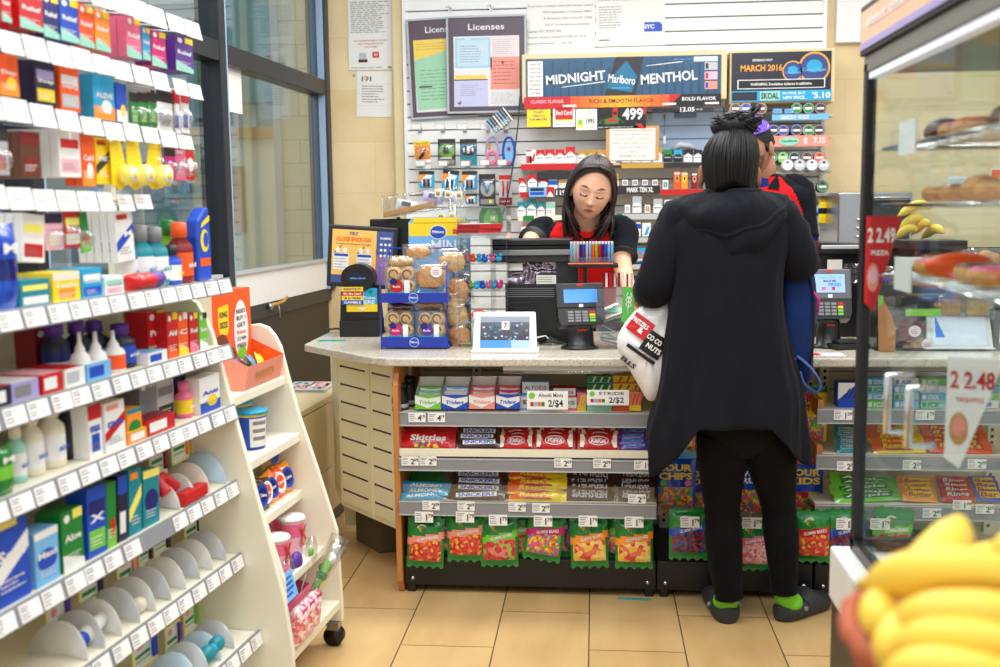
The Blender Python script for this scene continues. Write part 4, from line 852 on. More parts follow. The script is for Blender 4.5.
def pack(px,py,wpx,hpx,style,k,label,Y=YT+.012,group=None,k2='white',dz=0):
    c,w,h=fit(px-wpx/2+.3,py-hpx,px+wpx/2-.3,py,Y)
    key=(style,k,k2,round(wpx),round(hpx))
    loc=Vector((c.x,Y,c.z+.001+dz))
    if key in PK:return clone(PK[key],loc,0,label)
    o=thing('cigarette_pack',label,'cigarette pack',loc);d=.024
    b=MB();b.box(-w/2,0,0,w/2,d,h,k2)
    if style=='roof':b.poly([(-w/2,h),(-w/2,h*.48),(0,h*.76),(w/2,h*.48),(w/2,h)],-.0005,k);b.text('Marlboro',0,h*.38,-.0007,h*.11,'dark' if k2=='white' else 'white',w*.8,.02);b.quad(-w*.1,h*.62,w*.1,h*.7,-.0006,'gold')
    elif style=='band':b.quad(-w/2,h*.55,w/2,h*.9,-.0005,k);b.lines(-w*.4,h*.15,w*.4,h*.45,2,-.0006,'grey',2)
    elif style=='slant':b.poly([(-w*.3,h*.1),(w*.1,h*.1),(w*.4,h*.7),(w*.1,h*.7)],-.0005,k)
    elif style=='owl':b.disc(0,h*.6,w*.3,h*.22,-.0006,k);b.disc(0,h*.62,w*.15,h*.1,-.0008,'dark');b.quad(-w*.4,h*.85,w*.4,h*.95,-.0006,'white')
    elif style=='label':b.quad(-w*.35,h*.2,w*.35,h*.8,-.0006,k);b.quad(-w*.1,h*.3,w*.1,h*.7,-.0008,'lgrey')
    b.build('carton',o)
    b=MB();b.box(-w/2-.0003,-.0003,h*.72,w/2+.0003,d+.0003,h*.722,'lgrey');b.build('lid_seam',o);PK[key]=o;return o
def prow(specs,desc):
    n=len(specs)
    for i,(px,py,wp,hp,st,k,nm,*r)in enumerate(specs):pack(px,py,wp,hp,st,k,'%s, %s on %s'%(nm,ordw(i,n),desc),k2=(r[0]if r else 'white'))
prow([(529,163,6,12.5,'band','white','red sideways cigarette pack','red'),(533,163,7,13,'slant','red','white crumple topped pack'),(540.5,163,9.5,13,'roof','red','red and white cigarette pack'),(550,163,9.5,13.5,'roof','red','red and white cigarette pack'),(560,163,9.5,13.5,'roof','red','red and white cigarette pack'),(570.5,163,10,16,'roof','red','tall red and white cigarette pack'),
      (582,163,9.5,13,'roof','gold','gold and white cigarette pack'),(591.5,163,9.5,13,'roof','gold','gold and white cigarette pack'),(601.5,163,9.5,13,'roof','gold','gold and white cigarette pack'),(611.5,163,10,14,'roof','gold','gold and white cigarette pack')],'red lipped top shelf')
prow([(626.5,162.5,9.5,13,'roof','gold','gold and white pack'),(636.5,162.5,9.5,13,'roof','gold','gold and white pack'),(646.5,162.5,9.5,15.5,'roof','gold','tall gold and white pack'),(657.5,162.5,9.5,16,'roof','gold','tall gold and white pack'),
      (668,162,9,12,'roof','green','black pack with green roof','black'),(678,162,9,12,'roof','cyan','black pack with blue roof','black'),(688,162,9,12,'roof','black','white and black pack'),(698,162,9,12.5,'roof','black','white and black pack')],'gold and black lipped shelf')
prow([(522.5,192,8,14,'roof','red','red and white pack'),(532.5,187,9.5,12,'roof','red','tall red and white pack'),(543,187,9.5,8,'roof','red','short red pack'),(553,192,9.5,12.5,'band','blue','blue banded pack'),(563,188,9,8.5,'band','gold','gold banded pack')],'second shelf left of the cashier')
smallbox('pack_carton','blue and white wide carton with red corner on second shelf left of cashier',(529,554),(187.2,197),YT-.03,'lblue',lambda b,w,h:(b.quad(-w*.45,h*.2,w*.1,h*.5,-.0006,'blue'),b.quad(-w*.45,h*.6,w*.1,h*.9,-.0006,'navy'),b.quad(w*.2,0,w*.5,h,-.0008,'red'),b.poly([(w*.2,0),(w*.35,h*.6),(w*.5,0)],-.001,'white')),.028,'carton')
prow([(521.5,216,9,14,'roof','teal','green and white pack'),(531.5,216,9.5,16.5,'roof','teal','tall green and white pack'),(541,216,8,14,'roof','teal','green and white pack'),(550.5,216,9.5,14,'band','mint','pale green banded pack')],'third shelf left of the cashier')
prow([(524,238.5,5.5,13,'band','white','red pack','red'),(530.5,238.5,7,12,'band','red','white and red pack')],'fourth shelf left of the cashier')
prow([(615.5,190,7,16,'roof','gold','gold and white pack'),(625,185.5,6,5.5,'label','grey','short white pack'),(635,185.5,6,5.5,'label','grey','short white pack'),(645,185.5,6,5.5,'label','grey','short white pack'),(655,185.5,6,5.5,'label','grey','short white pack'),(665.5,189.3,6,9,'label','grey','slim white pack'),
      (677,189,7,17,'owl','tan','orange cigar box with round emblem','orange'),(684.5,189,7,16.5,'owl','yellow','amber cigar box with round emblem','lorange'),(694.5,189,7,16,'owl','salmon','brown cigar box with round emblem','dred'),(701,189,5,14,'owl','tan','dark cigar box half hidden by hair','brown')],'second shelf right of the cashier')
prow([(627.5,213,6,8,'label','lgrey','short white pack'),(637,213,9.5,16.5,'roof','silver','tall silver and white pack'),(647.5,213,6,8,'label','gold','short white and gold pack'),(658,213,9.5,14,'roof','silver','silver and white pack'),(669,213,9.5,13,'label','lgrey','white pack')],'third shelf right of the cashier')
prow([(625.5,236.5,5,16,'band','lgrey','white pack'),(633,236.5,5,14,'band','blue','slim white and blue pack'),(638.5,236.5,5,14.5,'band','blue','slim white and blue pack'),(646.5,236.5,9,13.5,'slant','cyan','white pack with blue swoosh')],'fourth shelf right of the cashier')
smallbox('tobacco_carton','bright blue carton with orange swirl lettering low behind the cashier arm',(633,652),(248,262),YT+.01,'cyan',lambda b,w,h:(b.text('CA',0,h*.5,-.0008,h*.5,'orange',w*.6,.04),b.quad(-w*.5,h*.1,w*.5,h*.2,-.0006,'white')),.1,'carton')
for i,(a,c_,k)in enumerate(((632,638,'navy'),(638.5,645,'blue'),(645.5,652,'cyan'))):smallbox('tobacco_carton','small %s blue pack on the lowest visible tobacco shelf behind the cashier hand'%('dark','plain','bright')[i],(a,c_),(276,291),YT+.01,k,lambda b,w,h:b.quad(-w*.4,h*.4,w*.4,h*.6,-.0006,'white'),.05,'pack')
b=MB();p=AY(683,148,YT+.1);b.tube([(-.06,0,0),(-.02,-.01,.03),(.04,0,.022),(.08,.01,0)],[.012,.02,.018,.01],'silver',8);b.box(-.07,-.02,-.02,.07,.06,.004,'dark')
tag(b.build('film_roll',loc=(p.x,YT+.1,Z_(690,150,YT+.1))),'crumpled silver and black film bundle lying on top of the black packs','bundle')
# cups of small stuff beside: snuff tins
rack('right snuff rack with tin rows and price strips above the capped clerk',733,832,
     [(115,[(757,772,114.5,120.5,'dark',None),(772,829,114,120,'lblue',('GRIZZLY  COLD','white',-.1,.5))]),(136,[(757,829,135.5,146.5,'salmon',('$   7.15','white',.3,.3))]),(171,[(735,830,171,174,'clear_tag',None)]),(193,[(798,830,193,196,'steel',None)])],name='snuff_rack')
b=MB();c,w,h=fit(779,137,799,145.5,YT-.004);b.disc(0,h/2,w/2,h*.5,0,'mint',20);b.text('Copenhagen',0,h/2,-.0008,h*.4,'green',w*.8,.03);tag(b.build('brand_badge',loc=c),'pale green oval badge on the salmon 7.15 strip','badge')
TN={}
def tin(px,py,face,ring,label,L=.05,Y=YT+.01,r=.034,tilt=-8,rzz=0):
    key=(face,ring,L);loc=AY(px,py,Y)
    if key in TN:return clone(TN[key],loc,R(rzz),label,rx=R(tilt))
    o=thing('snuff_tin',label,'tin',loc,R(rzz),rx=R(tilt));n=max(1,round(L/.02))
    b=MB()
    for i in range(n):
        y0=i*L/n;b.cyl((0,y0,0),(0,y0+L/n*.55,0),r,ring,24);b.cyl((0,y0+L/n*.55,0),(0,y0+L/n*.98,0),r*.95,'silver',24)
    b.build('can',o)
    b=MB();b.disc(0,0,r*.9,r*.9,-.0008,'silver',24);b.disc(0,0,r*.82,r*.82,-.0012,face,24);b.quad(-r*.6,-r*.2,r*.6,r*.15,-.0016,'white');b.disc(0,r*.45,r*.25,r*.2,-.0016,'dark',10);b.build('lid',o);TN[key]=o;return o
for r_,(py,xs_,desc)in enumerate(((108.5,[(735.6,'brown','tan','tan'),(746,'blue','salmon','blue'),(761,'brown','tan','brown')],'left group of the top tin row'),(108.2,[(796.6,'green','dark','green'),(808.6,'green','dark','green'),(820.4,'dark','dred','dark')],'right group of the top tin row'),
      (130.2,[(773.5,'navy','blue','navy'),(783.5,'purple','navy','violet'),(796.6,'dark','blue','dark'),(808.6,'green','gold','green'),(819,'dark','brown','brown')],'tin row above the salmon strip'),
      (157.5,[(771.5,'green','dark','green'),(783,'lgreen','green','lime'),(794.5,'dark','teal','dark'),(807,'brown','dred','brown'),(819.5,'orange','dred','orange')],'back tins of the wide third row'),
      (165,[(787.6,'white','silver','white'),(799.8,'lgrey','silver','grey'),(812,'white','silver','white'),(824,'lgrey','silver','grey')],'front tins of the wide third row'),
      (186.5,[(808,'dred','dark','dark red'),(822.5,'green','dark','green')],'lowest short tin row'))):
    for i,(x,f,rg,nm)in enumerate(xs_):
        tin(x,py,f,rg,'%s lidded round tin, %s of %s'%(nm,ordw(i,len(xs_)),desc),L=.08 if r_ in(2,3)else .04,Y=YT+(.01 if r_!=4 else-.07),r=.033)
for i,x in enumerate((777.5,789)):smallbox('price_ticket',('left' if i==0 else 'right')+' pale blue price ticket between the two tin groups of the top row',(x-4.5,x+4.5),(109,113.5),YT,'lblue',lambda b,w,h:b.lines(-w*.4,h*.2,w*.4,h*.8,2,-.0006,'blue',3),.002,'ticket')
# snack pouches hanging below the tins
for(a,c_,y0,y1,k,k2,lab)in((818.5,829.5,198,222,'yellow','black','yellow and black snack pouch hanging right of the capped clerk shoulder'),(813,818.5,205,222,'lblue','blue','thin light blue pouch hanging left of the yellow snack pouch')):
    c,w,h=fit(a,y0,c_,y1,YT+.05);b=MB();pillow(b,w,h,.02,(lambda k,k2:lambda u,v:k2+':g' if .3<v<.62 else k+':g')(k,k2),'z',10,12);tag(b.build('snack_pouch',loc=c),lab,'pouch')
smallbox('price_ticket','small dark price ticket with white digits left of the lowest tins',(799.5,807),(180,194),YT-.02,'dark',lambda b,w,h:b.text('4.15',0,h*.5,-.0006,h*.3,'white',w*.8,.03),.003,'ticket')
# steel equipment on the right back counter
o=thing('back_counter','low steel back counter along the rear wall at the right','counter',(2.0,6.0,0))
b=MB();x0=X_(835,300,5.9);b.box(x0,5.72,.0,4.2,YB-.01,1.0,'lgrey');wparts(b,'body',o)
b=MB();b.box(x0-.01,5.70,1.0,4.22,YB-.01,1.035,'steel');wparts(b,'steel_top',o,bevel=.004)
c,w,h=fit(838,192,912,245,5.75);o=thing('steel_oven','stainless steel oven box with a column of small round knobs','oven',(c.x,5.75,1.036));hz=c.z+h-1.036
b=MB();b.box(-w/2,0,0,w/2,.45,hz,'steel');b.build('body',o,bevel=.008)
for k in range(4):b=MB();b.cyl((-w*.22,-.015,hz*.35+k*.045),(-w*.22,.005,hz*.35+k*.045),.011,'chrome',12);b.build('knob',o)
b=MB();b.box(-w*.1,-.012,hz*.12,w*.46,0,hz*.9,'dark');b.tube([(-w*.05,-.012,hz*.93),(-w*.05,-.04,hz*.93),(w*.42,-.04,hz*.93),(w*.42,-.012,hz*.93)],.008,'chrome',8);b.build('door',o)
# ================================================================ THINGS ON THE COUNTER
CZ=CT+.0006
def on(px,py):p=AZ(px,py,CT);return Vector((p.x,p.y,CZ))
# ---- framed screen "close enough"
mat('poster_yellow',(252,200,100),.5,var=.02);mat('poster_blue',(70,85,150),.5,var=.02);mat('poster_mauve',(150,110,150),.5)
p=on(358,318);Ys=4.36;c,w,h=fit(326,226,394,288,Ys)
o=thing('framed_poster','tilted dark framed yellow poster headed TRY CLOSE ENOUGH at the counter left end','poster stand',(c.x,Ys,c.z),R(6),ry=R(4))
b=MB();t=.018;b.box(-w/2,0,0,w/2,.03,h,'dark');b.build('frame',o,bevel=.006)
b=MB();y=-.0015;b.quad(-w/2+t,t,w/2-t,h-t,y,'poster_yellow');b.quad(w*.2,t,w/2-t,h-t,y-.0005,'poster_mauve');b.quad(w*.2,h*.55,w/2-t,h-t,y-.001,'poster_blue');b.quad(-w/2+t,t,w*.2,h*.2,y-.001,'poster_blue')
b.text('TRY',-w*.13,h*.87,y-.0015,.014,'poster_blue',.04,.03);b.text('CLOSE ENOUGH',-w*.13,h*.78,y-.0015,.018,'orange',w*.5,.03);b.text('It might just be good enough!',-w*.13,h*.7,y-.0015,.008,'brown',w*.5)
b.text('NUMBERS',w*.33,h*.82,y-.0015,.01,'white',w*.16,.03)
for i in range(3):
    for j in range(3):b.disc(w*(.27+i*.06),h*(.72-j*.09),.006,.006,y-.0015,'white',10)
for s in(-.3,.03):
    b.quad(w*(s-.11),h*.28,w*(s+.11),h*.55,y-.0015,'white');b.quad(w*(s-.1),h*.5,w*(s+.1),h*.54,y-.002,'blue');b.lines(w*(s-.09),h*.3,w*(s+.09),h*.48,4,y-.002,'grey',int(s*9)+9,.25)
    b.disc(w*(s-.05),h*.6,.009,.012,y-.001,'white',10);b.disc(w*(s+.05),h*.6,.009,.012,y-.001,'white',10);b.add([(w*(s-.11),y-.0008,h*.55),(w*s,y-.0008,h*.68),(w*s,y-.0008,h*.66),(w*(s-.09),y-.0008,h*.55)],[(0,1,2,3)],'brown')
b.build('poster_face',o)
b=MB();b.tube([(0,.02,.02),(0,.05,CT-c.z+.004)],.012,'dark',8);b.box(-.08,.0,CT-c.z+.001,.08,.07,CT-c.z+.012,'dark');b.build('stand',o)
c,w,h=fit(370,219,411,262,4.43);o=thing('monitor','black monitor back edge showing behind the yellow poster','monitor',(c.x,4.43,CZ));b=MB();b.box(-w/2,0,c.z-CT,w/2,.04,c.z-CT+h,'black');b.build('housing',o,bevel=.006)
b=MB();b.box(-.02,.01,.01,.02,.04,c.z-CT+.02,'black');b.box(-.1,-.03,0,.1,.09,.012,'black');b.build('stand',o)
# ---- ticket checker
p=on(361,336);o=thing('ticket_checker','black lottery ticket checker with yellow and blue stickers on the counter','ticket checker',p,R(2))
s_=X_(380,300,p.y)-X_(341,300,p.y);H=Z_(361,263,p.y)-CT
b=MB();prof=[(-s_/2,0),(s_/2,0),(s_*.5,H*.2),(s_*.46,H*.45),(s_*.46,H*.62),(-s_*.46,H*.62),(-s_*.48,H*.4),(-s_*.5,H*.2)]
b.prism(prof,-.02,.09,'black_plastic');b.box(-s_/2,-.035,0,s_/2,.1,H*.22,'black_plastic');b.box(-s_*.36,-.022,H*.24,s_*.46,-.019,H*.34,'black');b.build('body',o,bevel=.006)
b=MB();b.tube([(0,.05,H*.82),(0,-.03,H*.82)],[.001,.001],'black',6);b.T=Matrix.Scale(1,4);
n=28;pr=[(-.02*s_+s_*.42*math.cos(2*math.pi*i/n),H*.80+H*.19*math.sin(2*math.pi*i/n))for i in range(n)];b.prism(pr,-.03,.05,'black_plastic');b.prism([(q[0]*.0-s_*.02+(q[0]+s_*.02)*.6,H*.8+(q[1]-H*.8)*.4)for q in pr],-.034,-.03,'navy');b.text('ticket check',0,H*.8,-.0346,.009,'lblue',s_*.4);b.build('scanner_head',o,bevel=.003)
b=MB();b.quad(-s_*.32,H*.34,s_*.46,H*.66,-.0212,'cyan');b.quad(-s_*.32,H*.34,s_*.46,H*.44,-.0216,'yellow');b.poly([(-s_*.05,H*.4),(s_*.2,H*.4),(s_*.07,H*.35)],-.022,'paper');b.text('Ticket',s_*.27,H*.53,-.022,.012,'white',s_*.3,.02);b.text('HERE',s_*.2,H*.47,-.022,.016,'white',s_*.4,.03);b.disc(s_*.3,H*.61,.008,.008,-.022,'green',10)
b.build('instruction_label',o)
b=MB();x0,x1=-s_*.43,s_*.12;
for i,(k,t,tk)in enumerate((('yellow','SCRATCH IT','dblue'),('red',"It's the Law!",'white'),('yellow','18 or Older','dblue'),('blue','GAMBLE','white'))):b.quad(x0,H*(.62-i*.06),x1,H*(.68-i*.06),-.0305-.001*0,k);b.text(t,(x0+x1)/2,H*(.65-i*.06),-.031,H*.032,tk,(x1-x0)*.8,.03)
b.box(x0,-.030,H*.44,x1,-.0215,H*.68,'white');b.build('age_sticker',o)
b=MB();b.tube([(0,0,0),(-.03,-.01,.006),(-.07,-.03,.004),(-.075,-.05,.004),(-.05,-.07,.003)],.004,'black',6);tag(b.build('power_cord',loc=on(343,331)+Vector((0,.02,.003))),'black cord curling on the counter behind the ticket checker','cord')
b=MB();b.box(-.055,-.012,0,.055,.012,.004,mat('teal_clear',(60,170,160),.2));tag(b.build('plastic_strip',loc=on(332,341),rot=(0,0,R(3))),'small teal plastic strip lying at the counter left tip','strip')
# ---- clear sloping bin behind (upper left)
o=thing('acrylic_bin','clear sloping acrylic bin with tan base, raised above the yellow poster','bin',AY(425,218,4.4))
bx=lambda px,py,Y=4.4:AY(px,py,Y)-Vector(o.location)
A,B_,C_,D_=bx(382,197),bx(460,187),bx(460,206),bx(384,217)
b=MB();th=.004
for dy in(0,.16):b.add([tuple(q+Vector((0,dy,0)))for q in(A,B_,C_,D_)],[(0,1,2,3)],M_acr)
b.add([tuple(q+Vector((0,d,0)))for q in(A,D_)for d in(0,.16)],[(0,1,3,2)],M_acr)
for q1,q2 in((A,B_),(A,D_),(D_,C_),(B_,C_)):
    for dy in(0,.16):b.tube([q1+Vector((0,dy,0)),q2+Vector((0,dy,0))],.003,'clear_tag',5)
b.build('clear_walls',o)
b=MB();E,F_=bx(432,206),bx(384,217);b.add([tuple(F_),tuple(E),tuple(E+Vector((0,.16,0))),tuple(F_+Vector((0,.16,0))),tuple(F_+Vector((0,0,.018))),tuple(E+Vector((0,0,.018))),tuple(E+Vector((0,.16,.018))),tuple(F_+Vector((0,.16,.018)))],[(0,1,5,4),(4,5,6,7),(1,2,6,5),(3,0,4,7),(2,3,7,6),(3,2,1,0)],'tan');b.build('base_board',o)
b=MB();q=bx(395,217);b.cyl(q+Vector((.0,.08,CZ-q.z-o.location.z)),q+Vector((0,.08,0)),.008,'steel',8);q=bx(452,205);b.cyl(q+Vector((.0,.08,CZ-q.z-o.location.z)),q+Vector((0,.08,0)),.008,'steel',8);b.build('post',o)
for i,(x,y,k)in enumerate(((405,206,'silver'),(432,198,'lilac'),(446,196,'silver'))):
    p=AY(x,y,4.48);b=MB();pillow(b,.09,.05,.03,k+':g','x',10,6);b.quad(-.02,.015,.02,.035,-.017,'dark');tag(b.build('candy_packet',loc=p-Vector((0,0,.02)),rot=(R(-25),R(12),0)),('leftmost','middle','rightmost')[i]+' shiny packet inside the clear sloping acrylic bin','packet')
for i,(x,y)in enumerate(((438,193),(448,194),(459,195),(452,216),(441,216))):
    p=AY(x,y,4.33);b=MB();b.ell((0,0,0),(.009,.006,.009),'gold',10,8);b.box(-.014,.003,-.016,.014,.005,.016,'paper');tag(b.build('key_charm',loc=p),('first','second','third','fourth','fifth')[i]+' small gold charm on the clear rack above the blue bakery card','charm','gold charms on the clear rack')
o=thing('charm_rack','clear acrylic charm rack right of the sloping bin above the bakery card','rack',AY(450,230,4.36));b=MB();q=o.location
for(y0,y1)in((190,200),(211,221)):
    c,w,h=fit(432,y0,466,y1,4.36);b.box(c.x-w/2-q.x,0,c.z-q.z,c.x+w/2-q.x,.004,c.z+h-q.z,M_acr)
b.cyl((0,.01,CZ-q.z),(0,.01,.24),.006,'clear_tag',8);b.build('panel',o)
# ---- bakery card (mascot left out)
c,w,h=fit(408,217,470,300,4.12);o=thing('bakery_sign','yellow and blue card reading MINIS behind the cookie rack','sign',(c.x,4.12,CZ),rx=R(-3));z0=c.z-CT;b=MB();b.prism([(-w/2,.001),(w/2,.001),(w/2,z0+h-.02),(w/2-.02,z0+h),(-w/2+.02,z0+h),(-w/2,z0+h-.02)],0,.003,'lblue');T_=z0+h
b.quad(-w/2+.002,T_-.075,w/2-.002,T_-.022,-.0006,'yellow');b.quad(-w/2+.02,T_-.025,w/2-.02,T_-.002,-.0006,'yellow');b.disc(-w*.02+.0,T_-.06,.034,.028,-.001,'white',24);b.disc(-w*.02,T_-.06,.031,.025,-.0014,'blue',24);b.text('Pillsbury',-w*.02,T_-.06,-.002,.014,'white',.048,.03);b.text('MINIS',w*.16,T_-.115,-.001,.05,'white',w*.58,.015);b.build('card',o)
# ---- blue wire cookie rack
pl=on(384,348);pr_=on(452,350);Yr=(pl.y+pr_.y)/2;xl,xr=X_(380.5,300,Yr),X_(447,300,Yr);Wd=xr-xl;xc=(xl+xr)/2
o=thing('cookie_rack','blue wire rack with two tiers of packaged cookies on the counter','rack',(xc,Yr,CZ));D=.19
def zc(py,Y=None):return Z_(415,py,Y or Yr)-CZ
mat('rack_blue',(20,50,165),.35,coat=.2)
b=MB()
for s in(-1,1):
    x=s*Wd/2
    b.tube([(x,0,.0),(x,0,zc(268 if s>0 else 268)),(x,D*.5,zc(262)),(x,D,zc(250)),(x,D,0)],.0028,'rack_blue',6)
    b.tube([(x,0,.012),(x,D,.012)],.0028,'rack_blue',6);b.tube([(x,0,zc(303)),(x,D,zc(296))],.0028,'rack_blue',6)
b.tube([(-Wd/2,D,zc(250)),(Wd/2,D,zc(250))],.0028,'rack_blue',6);b.build('wire_frame',o)
for(ya,yb)in((337,347.5),(293,302.5)):
    b=MB();b.box(-Wd/2,-.004,max(.0,zc(yb)),Wd/2,0,zc(ya),'rack_blue');m_=(zc(ya)+max(0,zc(yb)))/2;b.disc(0,m_,.018,.018,-.005,'white',20);b.disc(0,m_,.0165,.0165,-.0054,'blue',20);b.text('Pillsbury',0,m_,-.006,.009,'white',.028,.03);b.build('front_band',o)
    b=MB();b.box(-Wd/2,0,max(0,zc(yb)),Wd/2,D,max(0,zc(yb))+.003,'rack_blue')
    b.build('tier',o)
mat('cookie',(222,158,88),.7,var=.4,scale=90,bump=1);mat('dough',(236,188,124),.7,var=.3,scale=70,bump=.8);mat('icing',(120,45,40),.5)
def clamshell(label,px0,px1,py0,py1,Y,sticker,tilt=0,cover=True,z=None):
    c,w,h=fit(px0,py0,px1,py1,Y);o=thing('cookie_tub',label,'cookie tub',(c.x,Y,(c.z if z is None else z)),rx=R(tilt));d=.055
    b=MB();rn=random.Random(px0)
    for iy in range(2):
        for ix in range(2):
            cx,cz=(-.24+ix*.48)*w,(.25+iy*.47)*h
            for q in range(2):b.lathe([(.001,-.006),(w*.2,-.005),(w*.23,0),(w*.2,.005),(.001,.006)],'dough',16);
            vs0=len(b.v)
    b=MB()
    for iy in range(2):
        for ix in range(2):
            cx,cz=(-.23+ix*.46)*w,(.26+iy*.44)*h
            for q in range(3):
                b.T=Matrix.Translation((cx+rn.uniform(-.004,.004),.012+q*.015,cz))@Matrix.Rotation(R(90+rn.uniform(-8,8)),4,'X')
                b.lathe([(.001,-.006),(w*.19,-.006),(w*.225,0),(w*.19,.006),(.001,.006)],'dough',16);b.tube([(w*.14*math.cos(a),w*.14*math.sin(a),.0065)for a in[k*math.pi/5 for k in range(9)]],.003,'icing' if q==0 else 'cookie',5)
    b.T=None;ck=b.build('cookies',o)
    b=MB();pr=[(-w*.5,.0),(w*.5,0),(w*.5,h*.8),(w*.42,h*.96),(w*.3,h),(-w*.3,h),(-w*.42,h*.96),(-w*.5,h*.8)];b.prism(pr,-.003,d,M_film);b.build('clear_tub',o)
    b=MB();b.disc(-w*.12,h*.28,w*.2,w*.2,-.005,sticker,18);b.disc(-w*.22,h*.44,w*.13,w*.1,-.0055,'dblue',16);b.quad(w*.12,h*.02,w*.3,h*.5,-.005,'white');b.quad(-w*.4,-.0,w*.44,h*.08,-.0048,'cyan');b.text('Rolls',-w*.12,h*.27,-.006,.008,'white',w*.24,.02);b.build('label_sticker',o)
    return o
clamshell('clear tub of cinnamon rolls with magenta sticker, lower tier left',385,414,311,337.5,Yr+.012,'magenta')
clamshell('clear tub of cinnamon rolls with purple sticker, lower tier right',416,445,311,337.5,Yr+.012,'purple')
clamshell('clear tub of rolls with red sticker, upper tier left',385,416,266,294,Yr+.012,'red')
def pastry(label,px,py,Y,w=.10,h=.07,d=.04,k='cookie',film=True,rot=0,sticker=False,name='packaged_pastry',cat='pastry'):
    p=AY(px,py,Y);o=thing(name,label,cat,p,ry=R(rot));rn=random.Random(int(px*7+py))
    b=MB();b.ell((0,0,0),(w*.43,d*.42,h*.4),k,28,18,f=lambda q:q*(1+.10*math.sin(q.x*130+px)*math.cos(q.z*120)+.16*noise.noise(q*45+Vector((px,py,0)))))
    b.build('pastry',o)
    if film:
        b=MB();pillow(b,w*1.08,h,d,M_film,'x',14,10,x0=0,z0=-h/2);b.build('wrapper',o)
    if sticker:b=MB();b.disc(w*.18,h*.18,w*.17,w*.16,-d*.55-.002,'white',18);b.lines(w*.08,h*.08,w*.28,h*.26,3,-d*.55-.003,'magenta',3);b.build('label_sticker',o)
    return o
pastry('round cookie bun in clear film leaning on the rack top',418,252,Yr+.03,.11,.06,.04,'cookie')
pastry('large golden cookie in clear film with round white label, upper tier right',431,277,Yr+.04,.13,.115,.035,'cookie',sticker=True)
pastry('golden bun in film behind the upper tier right cookie',452,262,Yr+.09,.12,.10,.04,'dough')
pastry('film wrapped roll pushed behind the red sticker tub',401,262,Yr+.10,.12,.05,.04,'dough')
pastry('film wrapped brown cake behind the lower tier tubs left',402,307,Yr+.09,.11,.04,.04,'icing')
pastry('film wrapped pastry behind the lower tier tubs right',430,305,Yr+.09,.12,.05,.04,'cookie')
for i,(x,y)in enumerate(((458,290),(457,315),(459,336),(453,303))):pastry('golden film wrapped pastry stacked between rack and clear tower, %s'%('top','second from bottom','bottom','second from top')[i],x,y,Yr+.1,.11,.11,.05,'dough' if i%2 else 'cookie',rot=80)
b=MB();b.box(-.012,0,0,.012,.01,.20,'magenta');b.box(-.01,-.001,.16,.01,0,.19,'red');tag(b.build('price_stick',loc=(xl+.05,Yr+.15,CZ)),'thin magenta upright card seen behind the cookie rack left side','card')
# ---- clear acrylic tower with trinkets
pa=on(462,348);Ya=pa.y+.02;c,w,h=fit(458,207,507,348,Ya);Wt=w;o=thing('acrylic_tower','tall clear acrylic shelf tower of trinkets between cookie rack and register','display tower',(c.x,Ya,CZ));H=c.z+h-CT;Dt=.2
b=MB()
for s in(-1,1):b.box(s*Wt/2-.002,0,0,s*Wt/2+.002,Dt,H,M_acr)
b.box(-Wt/2,Dt-.003,0,Wt/2,Dt,H,M_acr);b.box(.03,0,0,.033,Dt,H,M_acr);b.build('clear_walls',o)
lv=[Z_(480,y,Ya)-CT for y in(344,323,292,265,236,208)]
for i,z in enumerate(lv):b=MB();b.box(-Wt/2,0,max(0,z)+.0,Wt/2,Dt,max(0,z)+.004,M_acr);b.box(-Wt/2,-.002,max(0,z),Wt/2,0,max(0,z)+.005,'clear_tag');b.build('clear_shelf',o)
b=MB();b.box(-Wt*.48,-.004,lv[4]-.008,Wt*.48,-.002,lv[4]+.012,'clear_tag');b.build('label_rail',o)
for i in range(2):
    b=MB();b.box(-.085,0,0,.085,.12,.018,'red');b.box(-.082,-.001,.003,.0,0,.015,'dred');b.box(-.07,.01,.018,.05,.1,.0185,'white');tag(b.build('red_box',loc=(c.x-.015+i*.005,Ya+.03,CZ+lv[4]+.0065+i*.0192),rot=(0,0,R(14-6*i))),('lower' if i==0 else 'upper')+' flat red and white box on the top clear shelf','box')
rn=random.Random(5);ti=0
for li,ks,zz in((3,['pink','orange','cyan','blue','pink','cyan'],lv[3]),(2,['magenta','lgreen','cyan','blue','pink','cyan','magenta'],lv[2])):
    for j,k in enumerate(ks):
        x=-Wt*.38+j*Wt*.8/len(ks);b=MB();b.ell((0,0,.011),(.014,.012,.011),k,10,8);b.ell((.006,-.004,.026),(.008,.008,.008),k,8,6);b.tube([(-.006,0,.018),(-.014,0,.03)],.003,k,5)
        tag(b.build('toy_figure',loc=(c.x+x,Ya+.05+rn.uniform(0,.05),CZ+zz+.006),rot=(0,0,rn.uniform(0,6))),'tiny %s rubber toy, %s on the %s trinket shelf of the clear tower'%(k,ordw(j,len(ks)),'upper' if li==3 else 'lower'),'toy')
b=MB();b.ell((0,0,.02),(.03,.02,.02),'orange',12,8);b.box(-.02,-.022,.008,.02,-.018,.032,'white');tag(b.build('orange_packet',loc=(c.x-.02,Ya+.05,CZ+lv[1]+.006)),'orange and white packet on a low shelf of the clear tower','packet')
b=MB();b.ell((0,0,.008),(.025,.015,.008),'lgreen',12,6);b.ell((.03,0,.008),(.018,.012,.008),'green',10,6);tag(b.build('green_candy',loc=on(469,345)+Vector((0,-.02,0))),'small green wrapped candy on the counter in front of the clear tower','candy')
